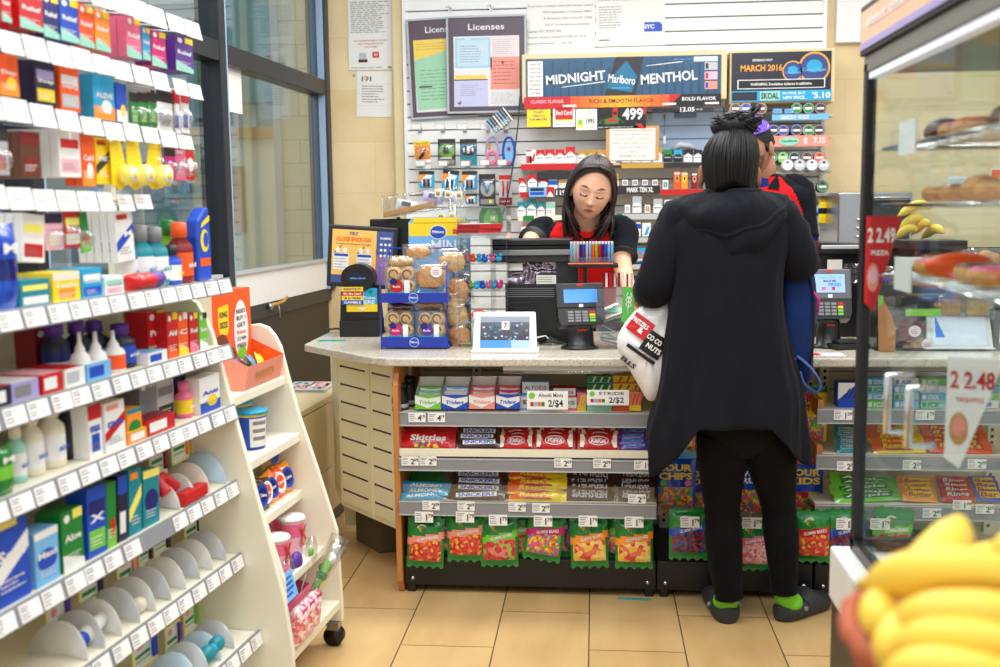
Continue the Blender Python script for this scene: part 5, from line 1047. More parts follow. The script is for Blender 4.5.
# ---- tablet on stand
def tablet(label,px0,px1,py0,py1,screen):
    pp=on((px0+px1)/2,py1);c,w,h=fit(px0,py0,px1,py1,pp.y);o=thing('tablet',label,'tablet',pp,rx=0)
    hh=h*1.05
    b=MB();b.T=Matrix.Rotation(R(-18),4,'X');b.prism([(-w*.5,.006),(w*.5,.006),(w*.47,hh),(-w*.47,hh)],0,.018,'price_white');b.T=None;b.box(-w*.52,-.008,0,w*.52,.11,.008,'price_white');b.build('white_frame',o,bevel=.005)
    b=MB();b.T=Matrix.Rotation(R(-18),4,'X');screen(b,w,hh);b.build('screen',o)
    b=MB();b.tube([(0,.06,.008),(0,.05,hh*.5)],.01,'price_white',8);b.build('stand',o)
mat('scr_dark',(38,48,66),.15,emit=.5);mat('scr_blue',(60,130,215),.15,emit=.6);mat('scr_light',(150,180,230),.15,emit=.6);mat('scr_grey',(110,120,140),.15,emit=.5)
def sc1(b,w,h):
    y=-.0008;b.quad(-w*.38,h*.12,w*.38,h*.88,y,'scr_dark');b.quad(-w*.38,h*.74,w*.38,h*.88,y-.0004,'scr_grey')
    rn=random.Random(9)
    for i in range(60):x=rn.uniform(-.36,.33)*w;z=rn.uniform(.3,.68)*h;b.quad(x,z,x+w*.035,z+h*.04,y-.0005,rn.choice(['scr_grey','dred','teal','scr_light','choco']))
    b.quad(-w*.05,h*.56,w*.07,h*.76,y-.0008,'white');b.text('7',w*.01,h*.66,y-.001,h*.14,'red',None,.04);b.quad(-w*.38,h*.12,w*.1,h*.3,y-.001,'scr_blue');b.quad(w*.1,h*.12,w*.38,h*.3,y-.001,'scr_light')
tablet('white framed tablet showing a dark store screen on the counter',472,537,313,353,sc1)
# ---- register printer assembly
px0,px1=504,600;Yp=on(550,346).y+.12;c,w,h=fit(503,282,606,345,Yp)
o=thing('cash_register','large black cash register body seen from behind in front of the cashier','cash register',(c.x,Yp,CZ));H1=Z_(550,284,Yp)-CT
b=MB();b.box(-w/2+.01,0,0,w*.25,.26,H1,'black_plastic')
for i in range(7):b.box(-w*.46,-.003,H1*(.12+i*.09),-w*.25,0,H1*(.145+i*.09),'black')
for i in range(5):b.box(-w*.46,-.006,H1*(.78+i*.035),w*.1,-.001,H1*(.79+i*.035),'grey')
b.build('body',o,bevel=.008)
b=MB();c2,w2,h2=fit(493,239,572,262,Yp-.0);b.T=Matrix.Translation((c2.x-c.x,0,c2.z-CZ));b.box(-w2/2,-.02,0,w2/2,.12,h2*.3,'dark');b.box(-w2/2,-.03,h2*.3,w2/2,.12,h2*.55,'grey');b.box(-w2/2,-.02,h2*.55,w2/2,.12,h2*.75,'black');b.box(-w2/2,-.035,h2*.75,w2/2,.14,h2,'black_plastic');b.build('display_housing',o,bevel=.004)
b=MB();c3,w3,h3=fit(507,262,556,284,Yp);b.T=Matrix.Translation((c3.x-c.x,0,c3.z-CZ));
rn=random.Random(4)
b.grid(lambda u,v:((u-.5)*w3,.02+.012*noise.noise(Vector((u*9,v*5,1))),v*h3),40,14,mat('foil',(150,138,148),.18,.8,var=.5,scale=60));b.quad(-w3*.45,h3*.62,-w3*.18,h3*.95,-.0,'paper');b.quad(w3*.1,0,w3*.5,h3*.4,-.0,'paper');b.lines(w3*.12,h3*.05,w3*.45,h3*.35,3,-.001,'grey',3);b.box(w3*.5,0,-.01,w3*.95,.1,h3*1.02,'dark');b.box(-w3*.5,.06,-.01,w3*.5,.1,h3*1.02,'black');b.build('wrapped_front',o)
# lighter rack
c,w,h=fit(570,241,613,263,Yp-.06);o=thing('lighter_rack','black sloped shelf with orange edge holding a row of coloured lighters','rack',(c.x,Yp-.06,c.z-.012))
b=MB();b.box(-w*.55,-.02,-.006,w*.62,.10,.008,'black_plastic');b.box(-w*.55,-.022,.008,w*.5,.0,.012,'orange');b.box(-w*.2,.02,CT-c.z+.012,-w*.1,.07,-.006,'black_plastic');b.build('shelf',o,bevel=.002)
b=MB();b.box(-w*.52,-.012,.012,w*.5,-.009,.035,M_acr);b.build('clear_fence',o)
lk=['silver','lgrey','lgreen','lgrey','dblue','lgrey','lgrey','lblue','lgrey','orange','lgreen','lgrey','red','blue','dblue','cyan']
lk=['lblue','mint','lgrey','dblue','blue','lgrey','lblue','orange','lgreen','red','dblue','blue','lblue','lblue']
nm_={'lblue':'pale blue','mint':'mint','lgrey':'white','dblue':'dark blue','blue':'blue','orange':'orange','lgreen':'lime','red':'red'}
for i,k in enumerate(lk):
    b=MB();ww=w/len(lk)*.44;b.lathe([(ww,0,k),(ww,h*.84,'silver'),(ww*.98,h*.85),(ww*.98,h*.95),(ww*.5,h*.97)],k,12,sy=.9);tag(b.build('lighter',loc=(c.x-w*.47+i*w*.95/(len(lk)-1),Yp-.058+.018,c.z-.012+.0125)),'%s lighter, %s in the row on the black rack'%(nm_[k],ordw(i,len(lk))),'lighter')
# ---- payment terminal
def pinpad(label,px,pyb,wpx,pyt,right=False):
    pp=on(px,pyb);s=wpx/1050*(pp.y+.1);H=Z_(px,pyt,pp.y)-CT;o=thing('payment_terminal',label,'payment terminal',pp+Vector((0,.05,0)),R(0 if right else 12));w=s*.86
    b=MB();b.lathe([(w*.42,0),(w*.42,.006),(w*.3,.012),(w*.27,H*.38),(w*.34,H*.42)],'black_plastic',24,sy=.75);b.text('VeriFone',0,H*.3,-w*.245,.008,'red',w*.2,.03);b.build('pedestal',o)
    tl=Matrix.Translation((0,-.045,H*.38))@Matrix.Rotation(R(-22),4,'X')
    b=MB();b.T=tl;b.prism([(-w*.44,0),(w*.44,0),(w*.5,H*.1),(w*.5,H*.26),(-w*.5,H*.26),(-w*.5,H*.1)],0,.055,'black_plastic');b.box(-w*.36,-.002,H*.03,w*.36,0,H*.23,'dark')
    for i in range(4):
        for j in range(4):
            k='silver' if i<3 else['lgreen','lgreen','yellow','red'][j]
            b.box(-w*.3+i*w*.155,-.005,H*(.045+j*.045),-w*.3+i*w*.155+w*.12,-.001,H*(.045+j*.045)+H*.032,k if i==3 else 'grey')
    b.build('keypad',o)
    b=MB();b.T=Matrix.Translation((0,-.02,H*.62))@Matrix.Rotation(R(-18),4,'X');hh=H*.4;b.box(-w*.52,0,0,w*.52,.04,hh,'dark' if not right else mat('pos_grey',(100,102,108),.35));b.build('display_head',o,bevel=.006)
    b=MB();b.T=Matrix.Translation((0,-.02,H*.62))@Matrix.Rotation(R(-18),4,'X');b.quad(-w*.36,hh*.22,w*.36,hh*.82,-.0008,'scr_light' if right else 'scr_blue');b.quad(-.008,hh*.05,.008,hh*.16,-.0008,'white');b.disc(0,hh*.92,.014,.005,-.0008,'red',12)
    if right:b.text('CLEAN ENOUGH',0,hh*.72,-.0014,.009,'lgreen',w*.6,.02);b.text('MADE ME',0,hh*.6,-.0014,.008,'dark',w*.3,.02);b.text('FREE!',w*.12,hh*.48,-.0014,.013,'scr_blue',w*.3,.03);b.quad(-w*.2,hh*.3,-w*.1,hh*.4,-.0014,'pink');b.quad(w*.05,hh*.3,w*.12,hh*.4,-.0014,'red')
    else:b.quad(-w*.36,hh*.74,w*.36,hh*.82,-.0012,'scr_dark')
    b.build('screen',o);return o
pinpad('black payment terminal with blue screen left of the clear box',580,350,54,284)
pinpad('grey payment terminal with bright screen right of the blue backpack',831,349,46,270,True)
b=MB();b.tube([(0,0,.004),(.03,-.01,.03),(.06,.0,.035),(.085,.01,.01),(.09,-.01,.004)],.003,'white',6);tag(b.build('white_cable',loc=on(532,346)+Vector((-.01,.03,0))),'white cable looping from tablet to register on the counter','cable')
b=MB()
for i in range(4):b.tube([(-.05,.01*i,.005),(-.01,.01*i-.02,.015+.004*i),(.03,.012*i,.006),(.06,.01*i-.01,.012)],.0035,'black',6)
tag(b.build('black_cables',loc=on(552,346)+Vector((0,.03,0))),'tangle of black cables between the white tablet and payment terminal','cable')
# ---- clear box of receipts with green sign
pb=on(612,349);c,w,h=fit(596,289,627,349,pb.y);o=thing('clear_box','clear acrylic box filled with receipts and small papers','box',(c.x,pb.y,CZ));h=c.z+h-CT
b=MB()
for q in((-w/2,0,0,w/2,.003,h),(-w/2,.1,0,w/2,.103,h),(-w/2,0,0,-w/2+.003,.103,h),(w/2-.003,0,0,w/2,.103,h),(-w/2,0,0,w/2,.103,.003)):b.box(*q,M_acr)
b.build('clear_walls',o)
rn=random.Random(8)
for i in range(12):
    b=MB();z=.006+i*.012;k=['paper','lgrey','cream','mint','paper','brown','dark'][i%7];b.box(-.035,-.02,0,.035,.02,.0015,k);b.lines(-.03,0,.03,.001,1,-.0205,'grey',i)
    tag(b.build('receipt',loc=(c.x+rn.uniform(-.012,.012),pb.y+.052+rn.uniform(-.01,.01),CZ+z+.012),rot=(R(rn.uniform(-30,30)),R(rn.uniform(-25,25)),R(rn.uniform(-20,20)))),'loose paper slip piled in the clear box beside the payment terminal','receipt','paper slips in the clear box')
c,w,h=fit(621,287,633.5,322,pb.y-.012);o=thing('charity_sign','narrow green sign with white plant drawing fixed on the clear box corner','sign',(c.x,pb.y-.012,c.z),ry=R(4));b=MB();b.box(-w/2,0,0,w/2,.003,h,mat('sign_green',(90,190,80),.4));b.tube([(0,-.001,h*.25),(0,-.001,h*.75)],.002,'white',5)
for s in(-1,1):
    for k in range(3):b.tube([(0,-.001,h*(.4+k*.13)),(s*w*.22,-.001,h*(.5+k*.13)),(s*w*.1,-.001,h*(.58+k*.13))],.0018,'white',5)
b.build('card',o)
# ---- lotto slips tray etc near the cashier
b=MB()
for i in range(8):b.box(-.06+i*.016,0,0,-.052+i*.016,.03,.05+.004*(i%3),['dred','white','red','lgrey'][i%4])
tag(b.build('coupon_row',loc=AY(617,287,pb.y+.16)+Vector((0,0,0))),'row of small red and white coupon tabs behind the clear box','coupons')
# ---- right side: register 2, receipts, divider, tablet, bakery packs
p=on(826,352);b=MB();b.box(-.07,-.03,0,.07,.04,.02,'black_plastic');b.box(-.05,-.02,.02,.03,.03,.035,'dark');tag(b.build('card_reader',loc=on(851,350)+Vector((0,.03,0)),rot=(0,0,.3),bevel=.004),'low black device wedge right of the grey payment terminal','device')
b=MB();b.box(-.1,-.04,0,.1,.04,.0012,'paper');b.lines(-.09,0,.09,.001,1,-.041,'grey');b.box(-.09,-.03,.0012,.02,.03,.0016,'red');tag(b.build('flyer',loc=on(816,356)+Vector((0,.03,0))),'white and red flyer flat on the counter under the grey terminal','flyer')
Y2=4.25;c,w,h=fit(806,240,880,345,Y2);o=thing('cash_register','second black cash register behind the grey terminal on the right','cash register',(c.x+.02,Y2,CZ));H2=c.z+h-CT
b=MB();b.box(-w/2,0,0,w*.5,.16,H2*.55,'black_plastic');b.box(-w*.42,.02,H2*.55,w*.4,.14,H2*.86,'dark');b.build('body',o,bevel=.006)
b=MB();b.prism([(-w*.5,H2*.86),(w*.5,H2*.86),(w*.5,H2*.95),(-w*.42,H2*.98)],-.03,.15,'black_plastic');b.box(-w*.4,-.035,H2*.91,w*.5,-.028,H2*.95,'lgrey');b.build('display_housing',o,bevel=.004)
b=MB();b.grid(lambda u,v:(-w*.2+u*w*.6,-.004+.012*noise.noise(Vector((u*9,v*5,3))),H2*(.56+v*.2)),30,10,'foil');b.quad(-w*.3,H2*.66,-w*.1,H2*.8,-.012,'paper');b.build('wrapped_front',o)
# wooden divider at right
c=on(885,352);b=MB();b.prism([(-.02,0),(.035,0),(.035,.07),(.02,.13),(-.02,.2),(-.028,.2)],0,.012,'tan_wood');b.box(-.028,-.001,.165,-.012,0,.2,'lgreen');tag(b.build('wooden_divider',loc=(c.x,c.y,CZ),bevel=.002),'curved wooden divider board on the counter seen through the case glass','divider')
def sc2(b,w,h):b.quad(-w*.4,h*.12,w*.4,h*.88,-.0008,mat('scr_white',(215,220,235),.15,emit=.5));b.poly([(-w*.36,h*.85),(-w*.22,h*.3),(-w*.36,h*.3)],-.0014,'scr_blue')
tablet('white framed tablet with pale screen seen through the display case',927,994,310,350,sc2)
# ================================================================ LEFT RACKS
class Frame:
    def __init__(s,ox,oy,slope):
        s.o=Vector((ox,oy,0));s.rz=R(90)-math.atan(slope);s.M=Matrix.Translation(s.o)@Matrix.Rotation(s.rz,4,'Z');s.I=s.M.inverted()
    def w(s,x,y,z):return s.M@Vector((x,y,z))
    def hit(s,px,py,yl):
        """pixel ray against the vertical plane local y = yl -> local x, z"""
        c=s.I@CAMP;d=(s.I.to_3x3()@ray(px,py));t=(yl-c.y)/d.y;p=c+d*t;return p.x,p.z
RA=Frame(-.83,2.70,.11)
ZS=[1.222,1.045,.880,.672,.468,.250];YSH=[.15,.155,.15,.15,.145,.10]
A=thing('pharmacy_rack','cream sided aisle rack with six stepped shelves and peg rows above, far left','rack',RA.o,RA.rz)
L0=-1.65
b=MB();pan=[(0,.03),(0,.2),(.02,.345),(.10,.68),(.20,1.08),(.24,1.16),(.30,1.19),(.56,1.19),(.56,.03)]
def panel(b,x0,x1,pr,k='rack_cream'):
    n=len(pr);b.add([(x0,p[0],p[1])for p in pr]+[(x1,p[0],p[1])for p in pr],[tuple(range(n)),tuple(range(2*n-1,n-1,-1))]+[(i,i+n,(i+1)%n+n,(i+1)%n)for i in range(n)],k)
panel(b,0,.02,pan);b.build('side_panel',A,bevel=.004)
b=MB();panel(b,L0-.02,L0,pan);b.build('side_panel',A,bevel=.004)
b=MB();b.box(L0,.53,.03,0,.55,1.19,'rack_cream');b.build('back_panel',A)
b=MB();b.box(L0,.02,.03,0,.53,.07,'rack_cream');b.build('bottom_deck',A)
for z in(1.92,1.78,1.63,1.47):b=MB();b.box(L0,.44,z+.02,0,.455,z+.045,'steel');b.build('crossbar',A)
for x in(L0+.02,L0/2,-.02):b=MB();b.box(x-.012,.455,1.1,x+.012,.475,2.1,'cream_metal');b.build('upright_post',A)
for i,(z,y)in enumerate(zip(ZS,YSH)):
    b=MB();b.box(L0,y,z-.014,-.002,.53,z,'rack_cream');s=b.build('shelf',A)
    b=MB();b.T=Matrix.Translation((0,y,z))@Matrix.Rotation(R(-14),4,'X');b.box(L0-.0,-.006,-.038,.01,0,.004,'grey_strip');b.build('price_rail',s,bevel=.001)
    n=21;rn=random.Random(i)
    for k in range(n):
        x=-.035-k*.072+rn.uniform(-.004,.004)
        if i in(3,)and k in(5,6):continue
        b=MB();b.T=Matrix.Rotation(R(-14),4,'X');price(b,0,-.035,-.007,.062,.034,'','',k);b.build('price_label',s,loc=(x,y,z))
# --- package generator in the rack frame
def art_std(b,w,h,c,seed=0,txt=None,tk='white'):
    rn=random.Random(seed);y=-.0006
    st=seed%6
    if st==0:b.quad(-w*.5,h*.86,w*.5,h,y,c[1]);b.disc(0,h*.45,w*.42,h*.2,y,c[2],16)
    elif st==1:b.poly([(-w*.5,0),(w*.5,0),(w*.5,h*.12),(-w*.5,h*.3)],y,c[1]);b.quad(w*.05,h*.84,w*.5,h,y,c[2]);b.disc(-w*.25,h*.88,w*.14,h*.07,y-.0003,'white',12)
    elif st==2:b.quad(-w*.42,h*.1,w*.42,h*.38,y,c[1]);b.quad(-w*.42,h*.6,w*.42,h*.8,y,c[2])
    elif st==3:b.quad(-w*.5,0,w*.5,h*.3,y,c[1]);b.disc(w*.1,h*.3,w*.25,h*.16,y-.0003,c[2],14)
    elif st==4:b.quad(-w*.5,h*.72,w*.5,h,y,c[1]);b.quad(-w*.3,h*.12,w*.3,h*.45,y,c[2])
    else:b.poly([(-w*.5,h*.2),(w*.5,h*.55),(w*.5,h*.75),(-w*.5,h*.4)],y,c[1]);b.quad(-w*.4,h*.84,w*.2,h*.94,y,c[2])
    if txt:b.text(txt,0,h*.55,y-.0008,h*.12,tk,w*.78,.03)
    b.lines(-w*.35,h*.14,w*.35,h*.3,3,y-.0008,'white' if c[0]not in('white','paper')else 'grey',seed,.3)
SEED=[0]
def rp(px,py,yl,c,label,kind='box',z=None,d=.03,txt=None,tk='white',cat='box',copies=0,name=None,fr=None,tilt=0,st=None):
    """px=(x0,x1) along the base line, py=(top,bottom) at the middle"""
    fr=fr or RA;SEED[0]+=1;m=(px[0]+px[1])/2
    x0,_=fr.hit(px[0],py[1],yl);x1,_=fr.hit(px[1],py[1],yl);_,zb=fr.hit(m,py[1],yl);_,zt=fr.hit(m,py[0],yl)
    w=abs(x1-x0)*.96;h=zt-zb;zz=zb if z is None else z+.0008;x=(x0+x1)/2;b=MB();k0=c[0]
    seed=st if st is not None else SEED[0]
    if kind=='box':b.box(-w/2,0,0,w/2,d,h,k0);art_std(b,w,h,c,seed,txt,tk)
    elif kind=='card':b.box(-w/2,0,0,w/2,.002,h,k0);art_std(b,w,h,c,seed,txt,tk);b.grid(lambda u,v:((u-.5)*w*.8,-.001-.02*(max(0,math.sin(math.pi*u))**.4)*(max(0,math.sin(math.pi*v))**.4),h*(.08+v*.5)),6,6,M_film)
    elif kind=='pouch':pillow(b,w,h,.03,lambda u,v:(c[1]if .3<v<.6 else c[0])+':g','z',10,12);b.text(txt or 'M',0,h*.7,-.017,h*.12,tk,w*.6,.03)
    elif kind=='bag':pillow(b,w,h,.05,lambda u,v:(c[1]if u>.6 else c[0])+':g','x',12,10)
    elif kind=='bottle':
        r=min(w*.5,.034);b.lathe([(r*.92,0,c[0]),(r,.006),(r,h*.12,c[1]),(r*1.004,h*.5,c[0]),(r*.96,h*.62),(r*.45,h*.74,c[2]),(r*.62,h*.76),(r*.6,h*.98),(r*.3,h)],c[0],18,c=(0,r,0));b.text(txt or 'aid',0,h*.3,-.0016,h*.08,tk,r*1.1,.02)
    elif kind=='nozzle':
        r=min(w*.5,.026);b.lathe([(r*.92,0,c[0]),(r,.005),(r,h*.06,c[1]),(r*1.004,h*.42,c[0]),(r*.9,h*.52),(r*.5,h*.6,c[2]),(r*.5,h*.66),(r*.22,h*.78),(r*.18,h)],c[0],18,c=(0,r,0))
    elif kind=='flat':
        b.box(-w/2,0,0,w/2,d,h,k0,top=c[1]);b.quad(-w*.4,h*.2,w*.2,h*.8,-.0006,c[2])
    o=b.build(name or{'box':'medicine_box','card':'carded_item','pouch':'pouch','bag':'bag','bottle':'bottle','nozzle':'nozzle_bottle','flat':'flat_box'}[kind],loc=fr.w(x,yl,zz),rot=(0,R(tilt),fr.rz));tag(o,label,cat)
    for i in range(copies):
        q=(d if kind=='box' else .012)+.002
        clone(o,fr.w(x,yl+(i+1)*q,zz),fr.rz,label+(', copy right behind it' if i==0 else ', copy number %s behind it'%['one','two','three','four','five'][i]))
    return o
P1,P2,P3,P4=', top peg row',', second peg row',', third peg row',', lowest peg row'
for(px,py,c,nm,st,cp)in[((2,12),(-12,22),('red','mint','pink'),'red cold remedy box at the frame edge',1,2),((20,44),(-8,30),('red','mint','pink'),'red box with pale mint foot',1,3),((44,60),(-4,38),('dblue','mint','yellow'),'navy box with yellow corner',1,1),((61,80),(0,42),('blue','mint','yellow'),'bright blue box with yellow corner',1,2),
      ((80,95),(6,47),('orange','mint','lyellow'),'orange box with white disc',1,1),((96,111),(12,51),('lorange','mint','yellow'),'amber box with yellow top',1,1),((127,142),(18,58),('pink','mint','yellow'),'pink box with a yellow corner',1,4),((143,151),(28,60),('cyan','mint','yellow'),'narrow bright blue box',1,1),((152,167),(32,67),('magenta','mint','yellow'),'magenta box with yellow corner',1,1),((176,194),(38,72),('purple','mint','yellow'),'purple box at the far end',1,3)]:
    rp(px,py,.20,c,nm+P1,'box',d=.022,cat='medicine box',copies=cp,st=st,txt='Relief')
for(px,py,c,nm,st,cp,t)in[((0,20),(55,96),('orange','lorange','yellow'),'orange box with pale sun disc',3,1,'Day'),((36,57),(62,106),('navy','yellow','lilac'),'dark violet box with yellow bar',2,3,'Sleep'),((61,81),(67,112),('orange','lgrey','white'),'orange box with grey panel',2,1,'DayQ'),((94,116),(76,120),('cyan','lorange','white'),'bright blue box with gold panel',3,2,'ALEVE'),((117,128),(84,122),('blue','white','yellow'),'blue sparkling narrow box',3,1,None)]:
    rp(px,py,.20,c,nm+P2,'box',d=.03,cat='medicine box',copies=cp,st=st,txt=t)
for i,(a,c_)in enumerate(((131,140),(139,149),(148,158))):rp((a,c_),(93,126),.20+.0*i,('green','black','lgreen'),'green and black toothbrush pack, %s of three'%('nearest','middle','farthest')[i]+P2 if False else 'green and black hanging pack, %s of three'%(('nearest','middle','farthest')[i])+P2,'card',cat='carded item',st=4)
rp((157,176),(92,131),.20,('white','black','lgrey'),'white pack with black header'+P2,'card',cat='carded item',st=4,copies=1)
for i,(a,c_)in enumerate(((173,181),(182,190))):rp((a,c_),(92,133),.20,('white','red','blue'),('near' if i==0 else 'far')+' red and white toothbrush card'+P2,'card',cat='carded item',st=4)
for(px,py,kd,c,nm,st,cp,t)in[((-4,10),(128,175),'card',('lgrey','dark','red'),'grey carded pack at the frame edge',4,1,None),((22,42),(132,178),'box',('brown','dred','dred'),'dark red brown box',4,3,None),((60,82),(130,177),'box',('white','lpink','red'),'white and red box',2,5,'FIRST'),((83,96),(135,186),'box',('orange','lorange','white'),'orange box',3,1,'Cold'),((97,112),(138,184),'box',('yellow','dark','red'),'yellow box with black band',5,1,'WART')]:
    rp(px,py,.20,c,nm+P3,kd,d=.02,cat='medicine box',copies=cp,st=st,txt=t)
# yellow brush cards with round ends
for i,(a,c_,t_)in enumerate(((114,130,-8),(129,146,-5),(146,163,8))):
    x0,zb=RA.hit((a+c_)/2,190,.19);_,zt=RA.hit((a+c_)/2,141,.19);w=abs(RA.hit(c_,170,.19)[0]-RA.hit(a,170,.19)[0]);h=zt-zb
    b=MB();b.prism([(-w*.35,h),(w*.3,h),(w*.5,h*.1),(-w*.1,0),(-w*.5,h*.15)],0,.003,'yellow');b.cyl((w*.1,-.03,h*.3),(w*.1,0,h*.3),w*.32,'lyellow',20);b.cyl((w*.1,-.034,h*.3),(w*.1,-.03,h*.3),w*.22,'white',20);b.cyl((w*.1,-.035,h*.3),(w*.1,-.034,h*.3),w*.13,'yellow',16)
    for k in range(4):b.add([(-w*.3,-.0008,h*(.5+k*.1)),(w*.3,-.0008,h*(.56+k*.1)),(w*.3,-.0008,h*(.565+k*.1)),(-w*.3,-.0008,h*(.505+k*.1))],[(0,1,2,3)],'gold')
    tag(b.build('brush_card',loc=RA.w(x0,.19,zb),rot=(0,R(t_),RA.rz)),('nearest','middle','farthest')[i]+' big yellow card with round white capped end, third peg row','carded item')
for i,(px,py,c)in enumerate((((151,164),(147,170),('blue','cyan','white')),((165,176),(148,178),('magenta','dark','pink')),((176,187),(149,180),('pink','lgrey','white')),((187,195),(146,180),('red','green','white')))):
    rp(px,py,.20,c,('blue card with round bottle','magenta card','pale pink carded razor','slim red and green card')[i]+' beside the yellow cards'+P3,'card',cat='carded item')
for(px,py,kd,c,nm,st,cp,t,tl)in[((22,45),(214,262),'box',('white','red','lyellow'),'white box with red border',2,3,'wrap',5),((46,64),(213,250),'card',('lpink','navy','cream'),'pale carded doll like pack',4,0,None,0),((65,82),(210,248),'card',('red','cream','lyellow'),'red card with cream window',2,0,'Balm',0),((82,92),(212,252),'card',('green','lgreen','red'),'green card',3,0,None,-8),((118,136),(211,261),'box',('white','blue','red'),'white box with blue figure',5,4,'PM',-4)]:
    rp(px,py,.21,c,nm+P4,kd,d=.018,cat='medicine box' if kd=='box' else 'carded item',copies=cp,st=st,txt=t,tilt=tl)
# peg labels
def tags(lst,row,yl=.165):
    for i,(a,c_,y0,y1)in enumerate(lst):
        m=(a+c_)/2;x0,zc_=RA.hit(a,(y0+y1)/2,yl);x1,_=RA.hit(c_,(y0+y1)/2,yl);_,zt=RA.hit(m,y0,yl);_,zb=RA.hit(m,y1,yl);w=abs(x1-x0);h=zt-zb
        o=thing('peg_label','white shelf label on its wire peg, %s in the %s'%(ordw(i,len(lst)),row),'price label',RA.w((x0+x1)/2,yl,zb),RA.rz,'white labels on the pegs')
        b=MB();b.T=Matrix.Rotation(R(-12),4,'X');b.box(-w/2,0,0,w/2,.0015,h,'price_white');b.quad(-w*.5,0,w*.5,h*.12,-.001,'white');b.lines(-w*.4,h*.35,w*.2,h*.8,2,-.0006,'silver',i,.35);b.build('card',o)
        b=MB();b.tube([(0,.002,h*.3),(0,.28,h*.3+.03)],.0022,'steel',5);b.build('wire_peg',o)
tags([(93,112,-8,7),(114,132,-5,13),(134,150,0,21),(152,167,7,27),(170,185,15,32),(187,202,21,38)],'topmost row')
tags([(2,24,31,54),(27,49,36,60),(52,73,43,66),(75,94,48,70),(96,113,55,74),(115,133,61,80),(136,152,66,84),(155,170,72,90),(176,189,79,95),(191,203,84,99)],'second row of labels')
tags([(-14,4,96,119),(6,31,98,122),(34,57,104,127),(60,81,110,131),(84,104,117,135),(107,125,122,140),(127,142,123,141),(145,160,127,143),(163,178,131,147),(180,194,135,149)],'third row of labels',.175)
tags([(-12,9,184,209),(11,35,187,210),(37,58,189,211),(60,79,190,211),(81,99,191,211),(101,115,192,211),(120,135,194,211),(137,153,194,209)],'lowest row of labels',.185)
# ---- shelf one
T1,T2,T3,T4=' on the first shelf',' on the second shelf',' on the third shelf',' on the fourth shelf'
rp((-6,18),(214,303),.17,('blue','dblue','white'),'large blue bag at the frame edge'+T1,'pouch',z=ZS[0],cat='bag',tk='white')
for(px,py,c,nm,st,d,t,tk)in[((20,51),(272,299),('teal','white','lyellow'),'teal dispenser carton with white label',2,.08,None,'white'),((53,81),(266,296),('yellow','cream','lorange'),'yellow dispenser carton',4,.08,'Halls','white'),((82,103),(262,292),('cyan','blue','white'),'blue dispenser carton',2,.08,'Cough','white'),((105,124),(270,289),('white','lpink','mint'),'white box with mint and pink bands',2,.06,'travel','grey')]:
    rp(px,py,.165,c,nm+T1,'box',z=ZS[0],d=d,st=st,cat='carton',txt=t,tk=tk)
rp((124,165),(268,286),.17,('red','purple','white'),'shiny red bag lying flat'+T1,'bag',z=ZS[0],cat='bag')
for(px,py,c,nm,yl)in[((133,147),(219,278),('teal','white','grey'),'nearest teal mouthwash bottle with grey cap',.21),((146,160),(217,280),('teal','white','grey'),'middle teal mouthwash bottle with grey cap',.19),((160,175),(217,277),('teal','white','grey'),'farthest teal mouthwash bottle with grey cap',.18),((150,162),(216,274),('red','white','red'),'red capped bottle behind the teal ones',.26),((174,186),(216,277),('lgreen','white','green'),'green capped bottle behind the dark one',.25)]:
    rp(px,py,yl,c,nm+T1,'bottle',z=ZS[0],cat='bottle',tk='teal')
rp((176,186),(238,278),.17,('blue','white','dark'),'small blue labelled bottle'+T1,'bottle',z=ZS[0],cat='bottle',tk='yellow')
rp((186,199),(216,277),.175,('dred','orange','orange'),'dark red bottle with orange label and cap'+T1,'bottle',z=ZS[0],cat='bottle')
x0,_=RA.hit(206,277,.18);_,zt=RA.hit(206,208,.18);h=zt-ZS[0];b=MB();b.prism([(-.035,0),(.035,0),(.037,h*.6),(.03,h),(.012,h),(-.03,h*.82),(-.037,h*.6)],0,.035,'blue');b.disc(0,h*.55,.022,.03,-.001,'yellow',16);b.disc(.006,h*.56,.014,.02,-.0016,'blue',16);b.quad(-.028,h*.2,.028,h*.31,-.001,'orange');b.poly([(-.02,h*.72),(.03,h*.82),(.03,h*.9),(-.01,h*.8)],-.001,'yellow')
tag(b.build('sunscreen_bottle',loc=RA.w(x0,.18,ZS[0]+.001),rot=(0,0,RA.rz),bevel=.005),'flat blue sunscreen bottle with orange bar at the far end on the first shelf','bottle')
# ---- shelf two
rp((36,60),(315,366),.3,('dred','choco','red'),'dark red box at the back'+T2,'box',z=ZS[1],d=.05,cat='box')
for i,(a,c_)in enumerate(((60,78),(82,98),(100,116),(124,144))):rp((a,c_),(314-i*.5,372-i*5),.24-(i==3)*.05,('navy','blue' if i==3 else 'dblue','purple'),'%s of the navy syrup bottles with purple caps'%ordw(i,4)+T2,'bottle',z=ZS[1],cat='bottle')
for i,(a,c_)in enumerate(((84,96),(100,113),(117,132))):rp((a,c_),(327,376-i*4),.18,('price_white','orange' if i==2 else 'white','white'),'%s white pointed nozzle bottle'%('nearest','middle','farthest')[i]+T2,'nozzle',z=ZS[1],cat='bottle')
for i,(px,py,c,nm)in enumerate((((-6,12),(388,408),('navy','red','white'),'navy and red'),((12,40),(380,400),('lilac','white','grey'),'pale lilac'),((42,64),(372,392),('red','lpink','white'),'red'),((65,86),(366,385),('white','red','lgrey'),'white and red'),((87,112),(362,380),('lblue','white','blue'),'light blue'),((148,168),(350,362),('white','lblue','blue'),'small white and blue'))):
    rp(px,py,.17,c,nm+' flat box lying at the front edge'+T2,'flat',z=ZS[1],cat='box',d=.1)
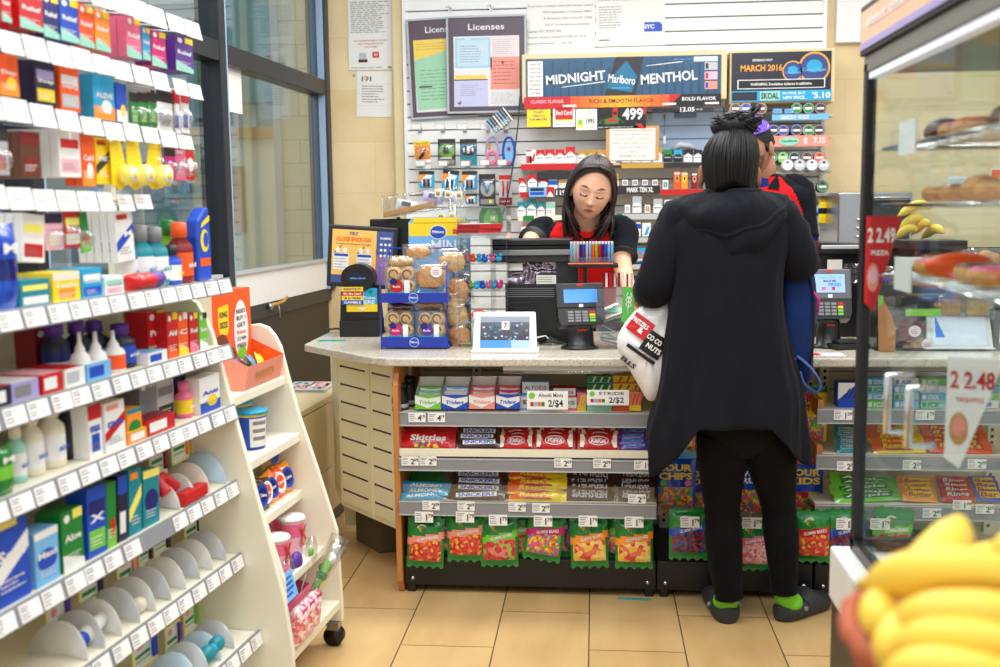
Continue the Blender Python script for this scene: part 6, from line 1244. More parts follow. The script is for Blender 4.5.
for i in range(4):rp((0+i*18,17+i*18),(366-i*3,374-i*3),.3,(('red','white','lpink')),'%s low red and white box in the back row'%ordw(i,4)+T2,'flat',z=ZS[1],cat='box',d=.12)
for i,(px,c,t)in enumerate((((149,167),('red','lgreen','yellow'),'Pain'),((168,179),('red','orange','yellow'),'Aid'),((179,189),('orange','yellow','white'),'C'),((190,199),('red','pink','yellow'),'Rel'),((200,208),('lgreen','white','dark'),'Ease'))):
    rp(px,(312-i*.5,360-i*3.4),.18+(i==0)*.03,c,'%s upright box, yellow corner, %s of five'%(('crimson','red and orange','amber','red and pink','green')[i],ordw(i,5))+T2,'box',z=ZS[1],cat='medicine box',st=1,txt=t,d=.06)
# ---- shelf three
for i,(a,c_,yt)in enumerate(((20,33,428),(36,52,412),(56,74,405))):rp((a,c_),(yt,488-i*8),.19,('cream' if i else 'mint','white','cream'),'%s clear white lotion bottle with cream cap'%('nearest','middle','farthest')[i]+T3,'bottle',z=ZS[2],cat='bottle',tk='blue')
rp((76,90),(402,470),.2,('dark','dark','price_white'),'dark brown bottle with white cap'+T3,'bottle',z=ZS[2],cat='bottle')
for i,(px,py,c,nm,t)in enumerate((((90,104),(408,462),('white','red','blue'),'white tube box with red and blue','max'),((106,127),(406,455),('white','red','salmon'),'white box with round red badge','care'),((128,143),(406,440),('lorange','teal','green'),'orange box with teal bars',None),((141,158),(388,436),('grey','white','lgrey'),'grey box of fine print',None),((158,176),(386,430),('lgrey','dark','grey'),'pale grey box of fine print',None),((177,188),(385,424),('navy','yellow','lblue'),'navy and yellow box','Zan'),((200,221),(374,410),('white','blue','yellow'),'white and blue box at the far end','Anti'))):
    rp(px,py,.17 if i not in(3,4,5)else .22,c,nm+T3,'box',z=ZS[2],cat='medicine box',txt=t,tk='blue' if c[0]=='white' else 'white',st=3 if i==6 else None,d=.04)
rp((128,152),(428,440),.165,('lorange','yellow','white'),'flat yellow box at the front'+T3,'flat',z=ZS[2],cat='box',d=.06);rp((146,176),(414,430),.165,('red','dred','white'),'flat red box at the front'+T3,'flat',z=ZS[2],cat='box',d=.06)
rp((188,197),(384,420),.18,('pink','yellow','pink'),'small pink bottle'+T3,'bottle',z=ZS[2],cat='bottle')
for i,(a,c_)in enumerate(((148,170),(171,192))):rp((a,c_),(369,388),.30,('teal','blue','cyan'),('near' if i==0 else 'far')+' crumpled teal bag on top at the back'+T3,'bag',z=ZS[2]+.075,cat='bag')
rp((-6,14),(452,505),.17,('green','lgreen','yellow'),'green lidded pouch at the frame edge'+T3,'pouch',z=ZS[2],cat='pouch')
# ---- shelf four
for i,(px,py,c,nm,kd,d,tl,t)in enumerate((((-4,34),(528,620),('blue','white','lyellow'),'big blue and white box at the frame edge','box',.08,0,'Soft'),((37,62),(540,595),('lblue','white','blue'),'light blue tissue box','box',.05,0,'Maxi'),((64,86),(518,578),('green','white','lyellow'),'green box with white swoosh','box',.06,0,'Aloe'),((88,108),(490,560),('blue','lgreen','dblue'),'tall blue box with green foot','box',.05,3,'X'),((107,117),(482,548),('green','lgreen','red'),'slim green pack','box',.04,4,None),((118,128),(474,540),('navy','blue','white'),'slim navy pack','box',.04,4,None),((129,142),(464,530),('teal','lyellow','lorange'),'teal pack with yellow toy figure','box',.04,4,None),((143,160),(466,522),('teal','lyellow','dblue'),'sea green pack with yellow toy figure','box',.04,4,None))):
    rp(px,py,.165,c,nm+T4,kd,z=ZS[3],cat='box',d=d,tilt=tl,txt=t,copies=1 if 3<i<7 else 0)
rp((40,90),(500,522),.33,('lgrey','white','grey'),'wide pale grey carton in the back row'+T4,'flat',z=ZS[3]+.06,cat='carton',d=.14)
# hanging backing cards and curved dividers on the lower shelves
def divider(px,py,sh,r,k,label,yl=None):
    yl=YSH[sh]+.01 if yl is None else yl;x,_=RA.hit(px,py,yl);b=MB();n=12
    pr=[(0,.0)]+[(r*(1-math.cos(a)),r*1.05*math.sin(a))for a in[math.pi*i/n for i in range(1,n)]]+[(2*r,0)]
    cv=lambda yy:.016*math.sin(min(1,yy/(2*r))*math.pi)
    m=len(pr);vs=[(cv(p[0]),p[0],p[1])for p in pr]+[(cv(p[0])+.003,p[0],p[1])for p in pr];cen=len(vs);vs+=[(.018,r,.0),(.021,r,.0)]
    fs=[(i,i+1,cen)for i in range(m-1)]+[(i+m+1,i+m,cen+1)for i in range(m-1)]+[(i,i+m,i+m+1,i+1)for i in range(m-1)]
    b.add(vs,fs,k,True);o=b.build('shelf_divider',loc=RA.w(x,yl,ZS[sh]+.002),rot=(0,0,RA.rz));return tag(o,label,'divider')
mat('fan_white',(228,228,222),.35,coat=.2);mat('fan_grey',(200,204,206),.3,coat=.2)
F4=[(180,512,.055,'fan_white',0),(196,505,.06,'fan_white',0),(210,497,.07,mat('fan_cream',(240,226,210),.4),0),(226,489,.075,mat('fan_blue',(190,216,236),.4),0)]
for i,q in enumerate(F4):divider(q[0],q[1],3,q[2],q[3],'%s curved white divider beside the red dispenser on the fourth shelf'%ordw(i,4))
F5=[(88,660),(105,646),(122,634),(140,622),(156,610),(171,600),(186,588),(200,578),(213,570),(226,560)]
for i,q in enumerate(F5):divider(q[0],q[1],4,.07,'fan_grey' if i%2 else 'fan_white','%s curved plastic divider on the fifth shelf'%ordw(i,len(F5)))
F6=[(196,672),(208,662),(221,652),(234,642)]
for i,q in enumerate(F6):divider(q[0],q[1],5,.065,'fan_grey' if i%2 else 'fan_blue','%s curved plastic divider on the lowest shelf'%ordw(i,4))
b=MB();b.tube([(-.09,0,.05),(-.09,.03,.08),(-.02,.05,.07),(0,.02,.04)],[.016,.018,.016,.014],'red',10);b.box(-.02,-.01,0,.10,.022,.03,'red');x,z=RA.hit(190,508,.155);tag(b.build('red_dispenser',loc=RA.w(x,.165,ZS[3]+.004),rot=(0,0,RA.rz),bevel=.003),'red plastic tool lying between curved dividers on the fourth shelf','dispenser')
b=MB();b.ell((0,0,.03),(.03,.02,.022),'teal',12,8);b.ell((.05,.0,.035),(.028,.02,.022),'teal',12,8);b.tube([(0,0,.03),(.05,0,.035)],.014,'cyan',8);x,z=RA.hit(215,655,.11);tag(b.build('teal_clip',loc=RA.w(x,.13,ZS[5]+.003),rot=(0,0,RA.rz)),'teal plastic twin knob item at the far end of the lowest shelf','clip')
b=MB();b.tube([(0,0,.02),(.09,.01,.03)],[.018,.016],'white',10);b.tube([(-.02,0,.02),(0,0,.02)],[.012,.018],'blue',10);x,z=RA.hit(100,645,.16);tag(b.build('cream_tube',loc=RA.w(x,.2,ZS[4]+.004),rot=(0,0,RA.rz)),'white and blue tube lying between dividers on the fifth shelf','tube')
b=MB();b.cyl((0,0,.018),(.025,0,.018),.018,'cream',14);x,z=RA.hit(147,612,.16);tag(b.build('round_puck',loc=RA.w(x,.19,ZS[4]+.002),rot=(0,0,RA.rz)),'small cream round puck lying on the fifth shelf between dividers','puck')
CD=[((150,168),(442,478),3,'dred'),((172,190),(432,462),3,'lorange'),((192,203),(428,452),3,'blue'),((48,72),(598,645),4,'purple'),((80,104),(570,610),4,'navy'),((118,137),(552,590),4,'salmon'),((139,152),(540,566),4,'dark'),((154,170),(526,556),4,'dark'),((185,201),(512,545),4,'navy'),((203,218),(498,530),4,'cyan'),((133,158),(636,667),5,'blue'),((166,182),(622,655),5,'purple'),((184,198),(604,632),5,'lgreen'),((200,207),(590,612),5,'blue')]
for i,(px,py,sh,k)in enumerate(CD):
    yl=.27;x0,_=RA.hit(px[0],py[1],yl);x1,_=RA.hit(px[1],py[1],yl);_,zb=RA.hit((px[0]+px[1])/2,py[1],yl);_,zt=RA.hit((px[0]+px[1])/2,py[0],yl);w=abs(x1-x0);h=zt-zb
    b=MB();b.box(-w/2,0,0,w/2,.002,h,'lyellow');b.quad(-w*.44,h*.08,w*.44,h*.94,-.0006,'paper');b.disc(-w*.2,h*.78,w*.14,h*.1,-.001,'salmon',10);b.quad(-w*.4,h*.45,w*.2,h*.56,-.001,'green');b.quad(-w*.4,h*.3,w*.2,h*.36,-.001,'lgreen');b.box(w*.26,-.008,h*.2,w*.42,-.001,h*.9,k)
    tag(b.build('product_card',loc=RA.w((x0+x1)/2,yl,zb),rot=(0,0,RA.rz)),'%s green and yellow product card hanging behind the dividers of the %s shelf'%(ordw(sum(1 for q in CD[:i]if q[2]==sh),sum(1 for q in CD if q[2]==sh)),('fourth','fifth','lowest')[sh-3]),'card')
# ================================================================ wheeled rack
RB=Frame(-.815,3.20,.085)
Bk=thing('snack_rack','cream wheeled rack with curved side panel and slanted front in the aisle','rack',RB.o,RB.rz)
def yz(px,py):p=AY(px,py,3.2);return(max(0,-.815-p.x),p.z)
prf=[(0,.08),(0,yz(341.6,602)[1])]+[yz(337,531),yz(317,470),yz(297,412.6),yz(285,370),yz(279,347),yz(273,336),yz(266,328),yz(256,324.5),yz(244,326)]+[(.45,1.04),(.45,.08)]
b=MB();panel(b,0,.02,prf);b.build('side_panel',Bk,bevel=.005)
b=MB();panel(b,-.455,-.435,prf);b.build('side_panel',Bk,bevel=.005)
b=MB();b.box(-.435,.43,.08,0,.45,1.04,'rack_cream');b.build('back_panel',Bk)
zs=[]
for(px,py,dy)in((285,376,0),(300,433,0),(303,490,0),(325,546,0),(341,600,0)):
    y,z=yz(px,py);zs.append((y,z));b=MB();b.box(-.435,y+.004,z-.03,0,.43,z,'rack_cream');b.build('shelf',Bk,bevel=.004)
for(x,y)in((.0,.03),(-.44,.03),(0,.42),(-.44,.42)):
    b=MB();b.cyl((x-.012,y,.034),(x+.018,y,.034),.033,'black',16);b.box(x-.014,y-.02,.055,x+.02,y+.02,.08,'steel');b.build('caster',Bk)
def wB(x,si,yoff):y,z=zs[si];return RB.w(x,y+yoff,z+.001)
def bf(px,py,si,yoff=.02):y=zs[si][0]+yoff;return RB.hit(px,py,y)
mat('reese_orange',(238,92,26),.4,var=.03);mat('choc',(120,62,32),.5)
# orange display carton
x0=bf(214,362,0,.1)[0];x1=bf(252,350,0,.1)[0];x1=min(x1,-.02);cx=(x0+x1)/2;w=x1-x0
zt=bf(245,288,0,.1)[1]-zs[0][1]
o=thing('candy_carton','orange peanut butter candy carton with yellow KING SIZE badge atop the wheeled rack','carton',wB(cx,0,.1),RB.rz)
b=MB();b.box(-w/2,0,0,w/2,.12,zt,'reese_orange');b.box(-w/2-.001,.0,.0,-w/2,.12,zt,'cream');y=-.0008
b.poly([(-w*.36,zt*.84),(-w*.1,zt*.86),(-w*.1,zt*.62),(-w*.14,zt*.54),(-w*.32,zt*.54),(-w*.36,zt*.62)],y,'yellow');b.text('KING',-w*.23,zt*.76,y-.0006,.018,'dark',w*.2,.03);b.text('SIZE',-w*.23,zt*.65,y-.0006,.018,'dark',w*.2,.03)
b.disc(w*.22,zt*.55,w*.19,zt*.33,y,'white',24);b.disc(w*.22,zt*.3,w*.12,zt*.08,y-.0003,'lgreen',16)
for i,(t,k)in enumerate((("REESE'S",'dark'),('BUY 1','dark'),('GET','dark'),("Reese",'orange'),('TO WIN','dark'),('FREE','dark'))):b.text(t,w*.22,zt*(.76-i*.075),y-.0008,zt*.045,k,w*.24,.02)
b.disc(-w*.3,zt*.4,w*.19,zt*.16,y-.0004,'choc',20);b.disc(w*.02-w*.1,zt*.28,w*.14,zt*.12,y-.0008,'choc',16);b.disc(-w*.2,zt*.2,w*.12,zt*.07,y-.0012,'tan',12);b.disc(0,zt*.2,w*.09,zt*.06,y-.0012,'tan',12);b.build('carton_body',o)
b=MB();fz=zt*.34;b.add([(-w/2,0,.0),(w/2,0,0),(w/2,-.09,0),(-w/2,-.09,0),(-w/2,-.105,fz*.75),(w/2,-.105,fz*.75),(w/2,0,fz)],[(0,1,2,3),(3,2,5,4)],'salmon');b.add([(w/2,0,0),(w/2,-.09,0),(w/2,-.105,fz*.75),(w/2,0,fz*1.25)],[(0,1,2,3)],'reese_orange');b.add([(-w/2,0,0),(-w/2,-.09,0),(-w/2,-.105,fz*.75),(-w/2,0,fz*1.25)],[(3,2,1,0)],'salmon')
b.text("REESE'S",0,fz*.38,-.1,.02,'gold',w*.5,.02);b.build('tray',o)
for i in range(5):
    b=MB();pillow(b,.05,.06,.02,('orange:g','blue:g','choco:g','cyan:g','yellow:g')[i],'z',8,8);tag(b.build('candy_packet',loc=RB.w(cx-w*.3+i*w*.16,zs[0][0]+.045+.01*(i%2),zs[0][1]+.022),rot=(R(-25),R(8*(i-2)),RB.rz)),'%s small packet in the orange carton tray'%ordw(i,5),'candy')
# marshmallow tubs
for i,(a,c_,yo)in enumerate(((237,266,.02),(228,247,.13))):
    x0,_=bf(a,455,1,yo+.05);x1,_=bf(c_,448,1,yo+.05);r=.048;xx=bf((a+c_)/2,450,1,yo+.05)[0];h=.115
    o=thing('snack_tub',('blue tub with teal lid and white nutrition label on the wheeled rack','teal lidded tub half hidden behind the front blue tub')[i],'tub',wB(xx,1,yo+r),RB.rz);b=MB();b.lathe([(r*.82,0,'blue'),(r*.86,.01),(r*.98,h*.86,'yellow'),(r,h*.92)],'blue',28);b.T=Matrix.Rotation(R(-35),4,'Z');b.grid(lambda u,v:((r*(.865+.11*v)+.0012)*math.sin((u-.5)*1.3),-(r*(.865+.11*v)+.0012)*math.cos((u-.5)*1.3),h*(.08+v*.74)),8,2,'paper');b.grid(lambda u,v:((r*(.88+.10*v)+.0022)*math.sin((u-.5)*.9),-(r*(.88+.10*v)+.0022)*math.cos((u-.5)*.9),h*(.15+v*.6)),8,6,lambda u,v:'grey' if int(v*6)%2 else 'paper');b.build('body',o)
    b=MB();b.lathe([(r*1.06,h*.92,mat('lid_teal',(20,150,190),.35)),(r*1.08,h*.96),(r*1.04,h),(r*.9,h*1.01)],'lid_teal',28);b.build('lid',o)
# twin cake packs
for i,(px,py,k1,k2,rt)in enumerate(((262,512,'choco','white',12),(272,505,'lorange','blue',-14),(279,498,'orange','white',-10),(288,494,'lorange','blue',-8),(270,488,'dough','blue',5),(258,520,'choco','blue',10))):
    yo=.04+(.05 if i in(4,)else 0);x,_=bf(px,py,2,yo);b=MB();pillow(b,.075,.10,.045,(lambda k1:lambda u,v:(k1+':g')if k1!='dough' else 'dough')(k1),'z',10,10);b.disc(0,.05,.026,.034,-.024,k2,18);b.disc(0,.052,.018,.022,-.025,'dblue' if k2=='blue' else 'orange',16);b.text('Cakes',0,.05,-.026,.01,'white',.03,.03)
    tag(b.build('cake_pack',loc=RB.w(min(x,-.05),zs[2][0]+yo,zs[2][1]+.002+(.075 if i==4 else 0)),rot=(R(-10),R(rt),RB.rz+R(-15))),'%s wrapped snack cake pack on the third shelf of the wheeled rack'%('dark chocolate white badged','amber blue badged','orange white badged','farthest amber blue badged','pale tan topmost','nearest dark blue badged')[i],'snack cake')
# candy cups
for i,(px,py,yo)in enumerate(((277,565,.02),(293,557,.03),(296,548,.12),(270,555,.12))):
    x,_=bf(px,py,3,yo+.04);h=.125 if i!=0 else .11;r=.04;o=thing('candy_cup',('nearest small','tall front','tall rear','half hidden')[i]+' pink and white candy cup with red letters on the wheeled rack','cup',wB(min(x,-.04),3,yo+r),RB.rz)
    b=MB();b.lathe([(r*.75,0,'white'),(r*.78,.008,'lpink'),(r*.86,h*.5,'pink'),(r*.96,h*.85,'lpink'),(r,h*.92)],'lpink',24);b.text('X',0,h*.55,-r*.92,.05,'red',None,.05);b.text('CANDY',0,h*.3,-r*.86,.014,'red',.045,.03);b.build('cup',o)
    b=MB();b.lathe([(r*1.06,h*.92,'white'),(r*1.07,h*.95),(r*.98,h)],'white',24);b.build('lid',o)
c0=RB.w(*[bf(290,575,3,-.01)[0],zs[3][0]-.012,0]);b=MB();b.T=Matrix.Rotation(R(-14),4,'X');b.box(-.05,0,-.04,.05,.002,.04,'lblue');b.lines(-.04,-.03,.04,.03,4,-.0006,'blue',3,.5);tag(b.build('shelf_sign',loc=RB.w(bf(290,575,3,-.01)[0],zs[3][0]-.004,zs[3][1]-.015),rot=(0,0,RB.rz)),'pale blue lettered card clipped to the shelf edge below the candy cups','sign')
# bottom: pink box with lollipops
x,_=bf(301,655,4,.05);xm=min(x,-.09);o=thing('pink_box','bright pink open box on the bottom shelf of the wheeled rack','box',wB(xm,4,.05),RB.rz);b=MB();b.box(-.14,0,0,.10,.003,.10,'pink');b.box(-.14,.12,0,.10,.123,.14,'magenta');b.box(-.14,0,0,.10,.12,.003,'pink');b.add([(.10,0,0),(.10,.12,0),(.10,.12,.14),(.10,0,.10)],[(0,1,2,3)],'pink');b.add([(-.14,0,0),(-.14,.12,0),(-.14,.12,.14),(-.14,0,.10)],[(3,2,1,0)],'pink');b.build('carton',o)
for i,(dx,k,s,l)in enumerate(((-.10,'red',.024,'red round'),(-.05,'pink',.022,'pink bagged'),(-.02,'purple',.034,'large purple disc'),(.05,'lgreen',.016,'green leafy'))):
    b=MB();b.tube([(0,0,0),(.01*i,-.01*i,.16+.01*i)],.002,'white',5);b.ell((.01*i,-.01*i,.17+.01*i),(s,s*.5,s),k,14,10)
    if i!=2:b.grid(lambda u,v:(.01*i+s*1.7*math.cos(u*6.283)*(.4+.6*math.sin(v*3.14)),-.01*i+s*1.2*math.sin(u*6.283)*(.4+.6*math.sin(v*3.14)),.12+.01*i+v*.1),10,8,M_film)
    tag(b.build('lollipop',loc=RB.w(xm+dx,zs[4][0]+.09,zs[4][1]+.007),rot=(0,R(6*i),RB.rz)),l+' lollipop standing in the pink box on the bottom shelf','lollipop')
for i in range(2):
    b=MB();b.tube([(0,0,0),(.05,-.04,.12),(.08,-.07,.2)],[.004,.008,.014],'lgreen',6);b.tube([(0,0,.02),(.06,-.05,.14),(.1,-.09,.24)],[.01,.018,.03],M_film,8);b.ell((.06,-.05,.15),(.012,.02,.018),'green',8,6);b.ell((.08,-.075,.2),(.014,.014,.02),'white',8,6)
    tag(b.build('wrapped_flower',loc=RB.w(xm+.03-i*.05,zs[4][0]+.05,zs[4][1]+.008+.0),rot=(0,0,RB.rz-i*.3)),('front' if i==0 else 'rear')+' clear wrapped green flower stick slanting out of the bottom shelf','flower')
for i in range(3):
    b=MB();pillow(b,.08,.13,.05,vor('pink_crumbs',[(240,150,160),(250,210,215),(225,100,120),(245,235,230)],90),'z',10,10);b.quad(-.02,.09,.02,.12,-.02,'magenta');tag(b.build('candy_bag',loc=RB.w(xm-.11+i*.04,zs[4][0]+.03-.0*i,zs[4][1]+.1+.012*i)if False else RB.w(xm-.13+i*.05,zs[4][0]+.008,zs[4][1]+.003),rot=(R(6),R(-6+5*i),RB.rz)),'%s clear bag of pink candy crumbs in front of the pink box'%ordw(i,3),'candy bag')
# ================================================================ PEOPLE
mat('skin_a',(230,176,144),.5,var=.03,sss=.1);mat('skin_b',(150,98,70),.5,var=.05,sss=.1);mat('skin_c',(176,122,92),.5,var=.05,sss=.1)
mat('lips',(178,80,78),.4);mat('brow',(104,72,60),.7);mat('lash_shade',(40,28,28),.6);mat('lid',(222,168,142),.5);mat('beard',(112,80,64),.8)
mat('hair_black',(11,9,10),.5,coat=0,var=.3,scale=80);mat('hair_brown',(36,19,19),.42,coat=.05,var=.35,scale=60)
def cloth(name,c,sc=(9,9,1.6),bump=.6,rough=.85,dist=.02):
    m=mat(name,c,rough,var=.08,sheen=.03);nt=m.node_tree;N=nt.nodes.new;L=nt.links.new;nt.nodes['Principled BSDF'].inputs['Specular IOR Level'].default_value=.12
    tc=N('ShaderNodeTexCoord');mp=N('ShaderNodeMapping');mp.inputs['Scale'].default_value=sc;nz=N('ShaderNodeTexNoise');nz.inputs['Scale'].default_value=1.5;nz.inputs['Detail'].default_value=3
    bp=N('ShaderNodeBump');bp.inputs['Strength'].default_value=bump;bp.inputs['Distance'].default_value=dist
    L(tc.outputs['Object'],mp.inputs[0]);L(mp.outputs[0],nz.inputs['Vector']);L(nz.outputs['Fac'],bp.inputs['Height']);L(bp.outputs[0],nt.nodes['Principled BSDF'].inputs['Normal']);return m
cloth('coat_black',(25,26,32),(7,7,1.2),.9,.9,.03);cloth('leggings',(9,9,12),(4,4,14),.5,.75,.01);cloth('shirt_red',(205,22,26),(12,12,5),.5);cloth('shirt_black',(15,17,24),(10,10,5),.5);cloth('under_navy',(28,40,110),(14,14,8),.5)
mat('cap_purple',(105,70,190),.7,bump=.2,scale=200);mat('sock_green',(120,205,40),.8);mat('clog',(44,46,50),.6)
MATS['hair_black'].node_tree.nodes['Principled BSDF'].inputs['Specular IOR Level'].default_value=.4
def cat(P,t):
    n=len(P)-1;i=min(int(t*n),n-1);f=t*n-i;g=lambda k:P[max(0,min(n,k))]
    return[.5*((2*b)+(-a+c)*f+(2*a-5*b+4*c-d)*f*f+(-a+3*b-3*c+d)*f**3)for a,b,c,d in zip(g(i-1),g(i),g(i+1),g(i+2))]
def spl(P,n):return[Vector(cat([list(p)for p in P],i/n))for i in range(n+1)]
def torso(b,rows,k,n=32,m=26,ex=2.4):
    """rows (z, cx, cy, rx, ry), lofted upward"""
    def fn(u,v):
        z,cx,cy,rx,ry=cat(rows,v);a=u*2*math.pi;c,s_=math.cos(a),math.sin(a)
        return(cx+rx*math.copysign(abs(c)**(2/ex),c),cy+ry*math.copysign(abs(s_)**(2/ex),s_),z)
    b.grid(fn,n,m,k,True,True)
def head_surf(s=1.0,male=False):
    G=lambda x,z,cx,cz,sx,sz:math.exp(-((x-cx)/sx)**2-((z-cz)/sz)**2)
    def f(u,v):
        a=u*2*math.pi;t=math.pi*v;nx,ny,nz=math.sin(t)*math.sin(a),-math.sin(t)*math.cos(a),-math.cos(t)
        x,y,z=nx*.076,ny*.095,nz*.118
        if z<-.005:q=(-.005-z)/.113;x*=1-.26*q**1.3;y*=(1-.42*q)if y>0 else(1-.06*q)
        if y<0:y*=.93;w=max(0,-ny)**1.5
        else:w=0;y*=1.03
        ax=abs(x);d=0
        d+=.020*G(x,z,0,-.030,.0095,.012)+.012*G(x,z,0,-.012,.008,.022)+.004*G(ax,z,.013,-.034,.008,.007)
        d+=.004*G(ax,z,.028,.024,.022,.010)-.009*G(ax,z,.031,.003,.017,.013)+.006*G(ax,z,.031,.0,.013,.009)
        d+=.004*G(ax,z,.042,-.03,.018,.016)+.007*G(x,z,0,-.064,.026,.014)-.003*G(x,z,0,-.0645,.02,.0022)+.007*G(x,z,0,-.098,.02,.014)-.004*G(x,z,0,-.081,.02,.005)
        return((x)*s,(y-d*w)*s,z*s)
    return f
def head(b,M,s,skin,beard=None):
    f=head_surf(s)
    def kf(u,v):
        x,y,z=[q/s for q in f(u,v)]
        if y>-.03:return skin
        ax=abs(x)
        if ax<.023 and abs(z+.0645-.003*(1-(ax/.023)**2))<.0072*(1-(ax/.024)**2):return 'lips'
        if .014<ax<.05 and abs(z-.027-.004*(1-((ax-.032)/.02)**2))<.0026:return 'brow'
        if .017<ax<.047 and abs(z+.003+.003*(1-((ax-.032)/.016)**2))<.0027:return 'lash_shade'  # lash band thickened, eyelid shadow painted into it
        if .017<ax<.047 and-.004<z<.008:return 'lid'
        if ax<.008 and .004<ax and abs(z+.0405)<.002:return 'lash_shade'  # nostril shade painted as dark spots under the nose
        if beard and(z<-.048 or(ax>.055 and z<-.02)):return beard
        return skin
    b.T=M;b.grid(f,96,84,kf,True,True)
    for sg in(-1,1):b.ell((sg*.077*s,.008*s,-.008*s),(.010*s,.018*s,.031*s),skin,12,10)
    b.T=None
def hand(b,M,skin,curl=.5,s=1.0,side=1):
    """hand pointing along local -y, palm down; side +1 = thumb towards +x"""
    b.T=M;b.tube([(0,.02,0),(0,-.01,0),(0,-.05,.0),(0,-.085,-.002)],[(.018*s,.024*s),(.016*s,.034*s),(.014*s,.041*s),(.010*s,.038*s)],skin,14)
    for i,(x,l)in enumerate(((-.029,.062),(-.010,.074),(.010,.080),(.029,.070))):
        x*=-side;p=Vector((x,-.078,0));pts=[Vector((x*.8,-.05,0)),p];a=.15
        for q in(.42,.32,.26):a+=curl*.75;p=p+Vector((0,-math.cos(a),-math.sin(a)))*l*q*s*1.15;pts.append(p)
        b.tube(pts,[.008*s,.0092*s,.0086*s,.0078*s,.006*s],skin,8)
    b.tube([(side*.022,-.01,-.004),(side*.042,-.035,-.014),(side*.048,-.06,-.024),(side*.042,-.08,-.03)],[.012*s,.0115*s,.0095*s,.007*s],skin,8);b.T=None
def aim(p,d,up=(0,0,1)):
    y=-Vector(d).normalized();x=y.cross(Vector(up));x=x.normalized()if x.length>.01 else Vector((1,0,0));z=x.cross(y)
    M=Matrix((x,y,z)).transposed().to_4x4();M.translation=Vector(p);return M
def T3(p,rx=0,ry=0,rz=0):return Matrix.Translation(p)@Euler((rx,ry,rz)).to_matrix().to_4x4()
def lock(b,pts,r,k,n=6,seg=8):P=spl(pts,seg);b.tube(P,[r*(.35+.65*math.sin(math.pi*min(.999,.18+.8*i/seg)))for i in range(seg+1)],k,n)
# ---------------------------------------------------------------- cashier
YC=4.52;hc=AY(592,190,YC-.06)
pc=thing('person','person with long dark brown hair, black and red polo, looking down behind the register','person',(hc.x,YC+.1,0))
HM=T3(hc,R(17),R(11),R(3));b=MB();head(b,HM,1.08,'skin_a')
base=AY(585,236,YC+.06);nb=Vector((hc.x-.025,YC+.07,hc.z-.155))
b.tube([HM@Vector((0,.035,-.04)),HM@Vector((0,.045,-.11)),nb+Vector((0,.0,-.03))],[.052,.055,.066],'skin_a',18)
sx=hc.x-.045;zs_=hc.z-.145
rows=[(.90,sx+.0,YC+.26,.15,.10),(1.0,sx,YC+.22,.15,.105),(1.12,sx-.005,YC+.16,.165,.115),(zs_-.07,sx-.01,YC+.10,.19,.11),(zs_-.02,sx-.01,YC+.085,.165,.085),(zs_+.02,sx-.01,YC+.075,.085,.06)]
torso(b,[(r[0],r[1],r[2],r[3]-.012,r[4]-.012)for r in rows],'skin_a')
legs=[((sx-.09,YC+.27,.92),(sx-.10,YC+.25,.5),(sx-.10,YC+.27,.09)),((sx+.09,YC+.27,.92),(sx+.10,YC+.25,.5),(sx+.10,YC+.27,.09))]
for l in legs:b.tube(spl(l,8),[.085,.082,.075,.064,.055,.052,.048,.042,.038],'skin_a',12)
SR=Vector((sx+.18,YC+.09,zs_-.045));ER=AY(622,262,YC-.02);WR=AY(630,293,YC-.25);SLf=Vector((sx-.18,YC+.09,zs_-.045));EL=AY(531,243,YC-.02);WL=AY(540,276,YC-.2)
for S_,E_,W_ in((SR,ER,WR),(SLf,EL,WL)):b.tube(spl([S_,E_,W_],10),[.05,.05,.047,.044,.041,.040,.039,.036,.032,.028,.025],'skin_a',14)
hand(b,aim(WR,(.75,-.5,-.45)),'skin_a',.45,.95,-1);hand(b,aim(WL,(.5,-.6,-.4)),'skin_a',.5,.95,1)
wparts(b,'body',pc)
b=MB()
def ck(u,v):
    z,cx,cy,rx,ry=cat(rows,v);x=rx*math.cos(u*2*math.pi)
    lim=.185-max(0,z-1.12)*.42
    return 'shirt_black' if abs(x)>max(.055,lim)or v>.93 else 'shirt_red'
torso(b,rows,ck,160,120)
for S_,E_,s_ in((SR,ER,1),(SLf,EL,-1)):
    P=spl([S_+Vector((-.06*s_,0,.03)),S_+Vector((-.0*s_,0,.012)),S_.lerp(E_,.4),S_.lerp(E_,.80)],12);b.tube(P,[.045,.056,.062,.065,.066,.065,.064,.063,.062,.062,.063,.065,.067],'shirt_black',20)
    b.tube([P[-1],P[-1]+(P[-1]-P[-2])*.3],[.0675,.0675],'dark',20)
wparts(b,'polo_shirt',pc)
b=MB();
for s_ in(-1,1):b.add([tuple(nb+Vector(q))for q in((s_*.075,-.02,.02),(s_*.055,-.075,.0),(s_*.012,-.105,-.05),(s_*.06,-.105,-.035),(s_*.085,-.06,.0))],[(0,1,2,3,4)],'shirt_black')
b.tube([nb+Vector((-.07,.03,.02)),nb+Vector((0,.06,.03)),nb+Vector((.07,.03,.02))],.016,'shirt_black',8)
b.box(nb.x-.012,nb.y-.112,nb.z-.15,nb.x+.014,nb.y-.106,nb.z-.045,'shirt_black');b.cyl(nb+Vector((0,-.114,-.07)),nb+Vector((0,-.11,-.07)),.005,'grey',8);o=b.build('collar',pc,loc=-Vector(pc.location));md=o.modifiers.new('s','SOLIDIFY');md.thickness=.004
b=MB()
for l in legs:b.tube(spl(l,8),[.10,.095,.088,.078,.07,.068,.066,.064,.064],'shirt_black',14)
wparts(b,'trousers',pc)
for l in legs:b=MB();p=l[2];b.tube([(p[0],p[1]+.06,.04),(p[0],p[1]-.02,.045),(p[0],p[1]-.14,.032),(p[0],p[1]-.19,.028)],[(.038,.038),(.042,.042),(.03,.045),(.022,.03)],'black',12);wparts(b,'shoe',pc)
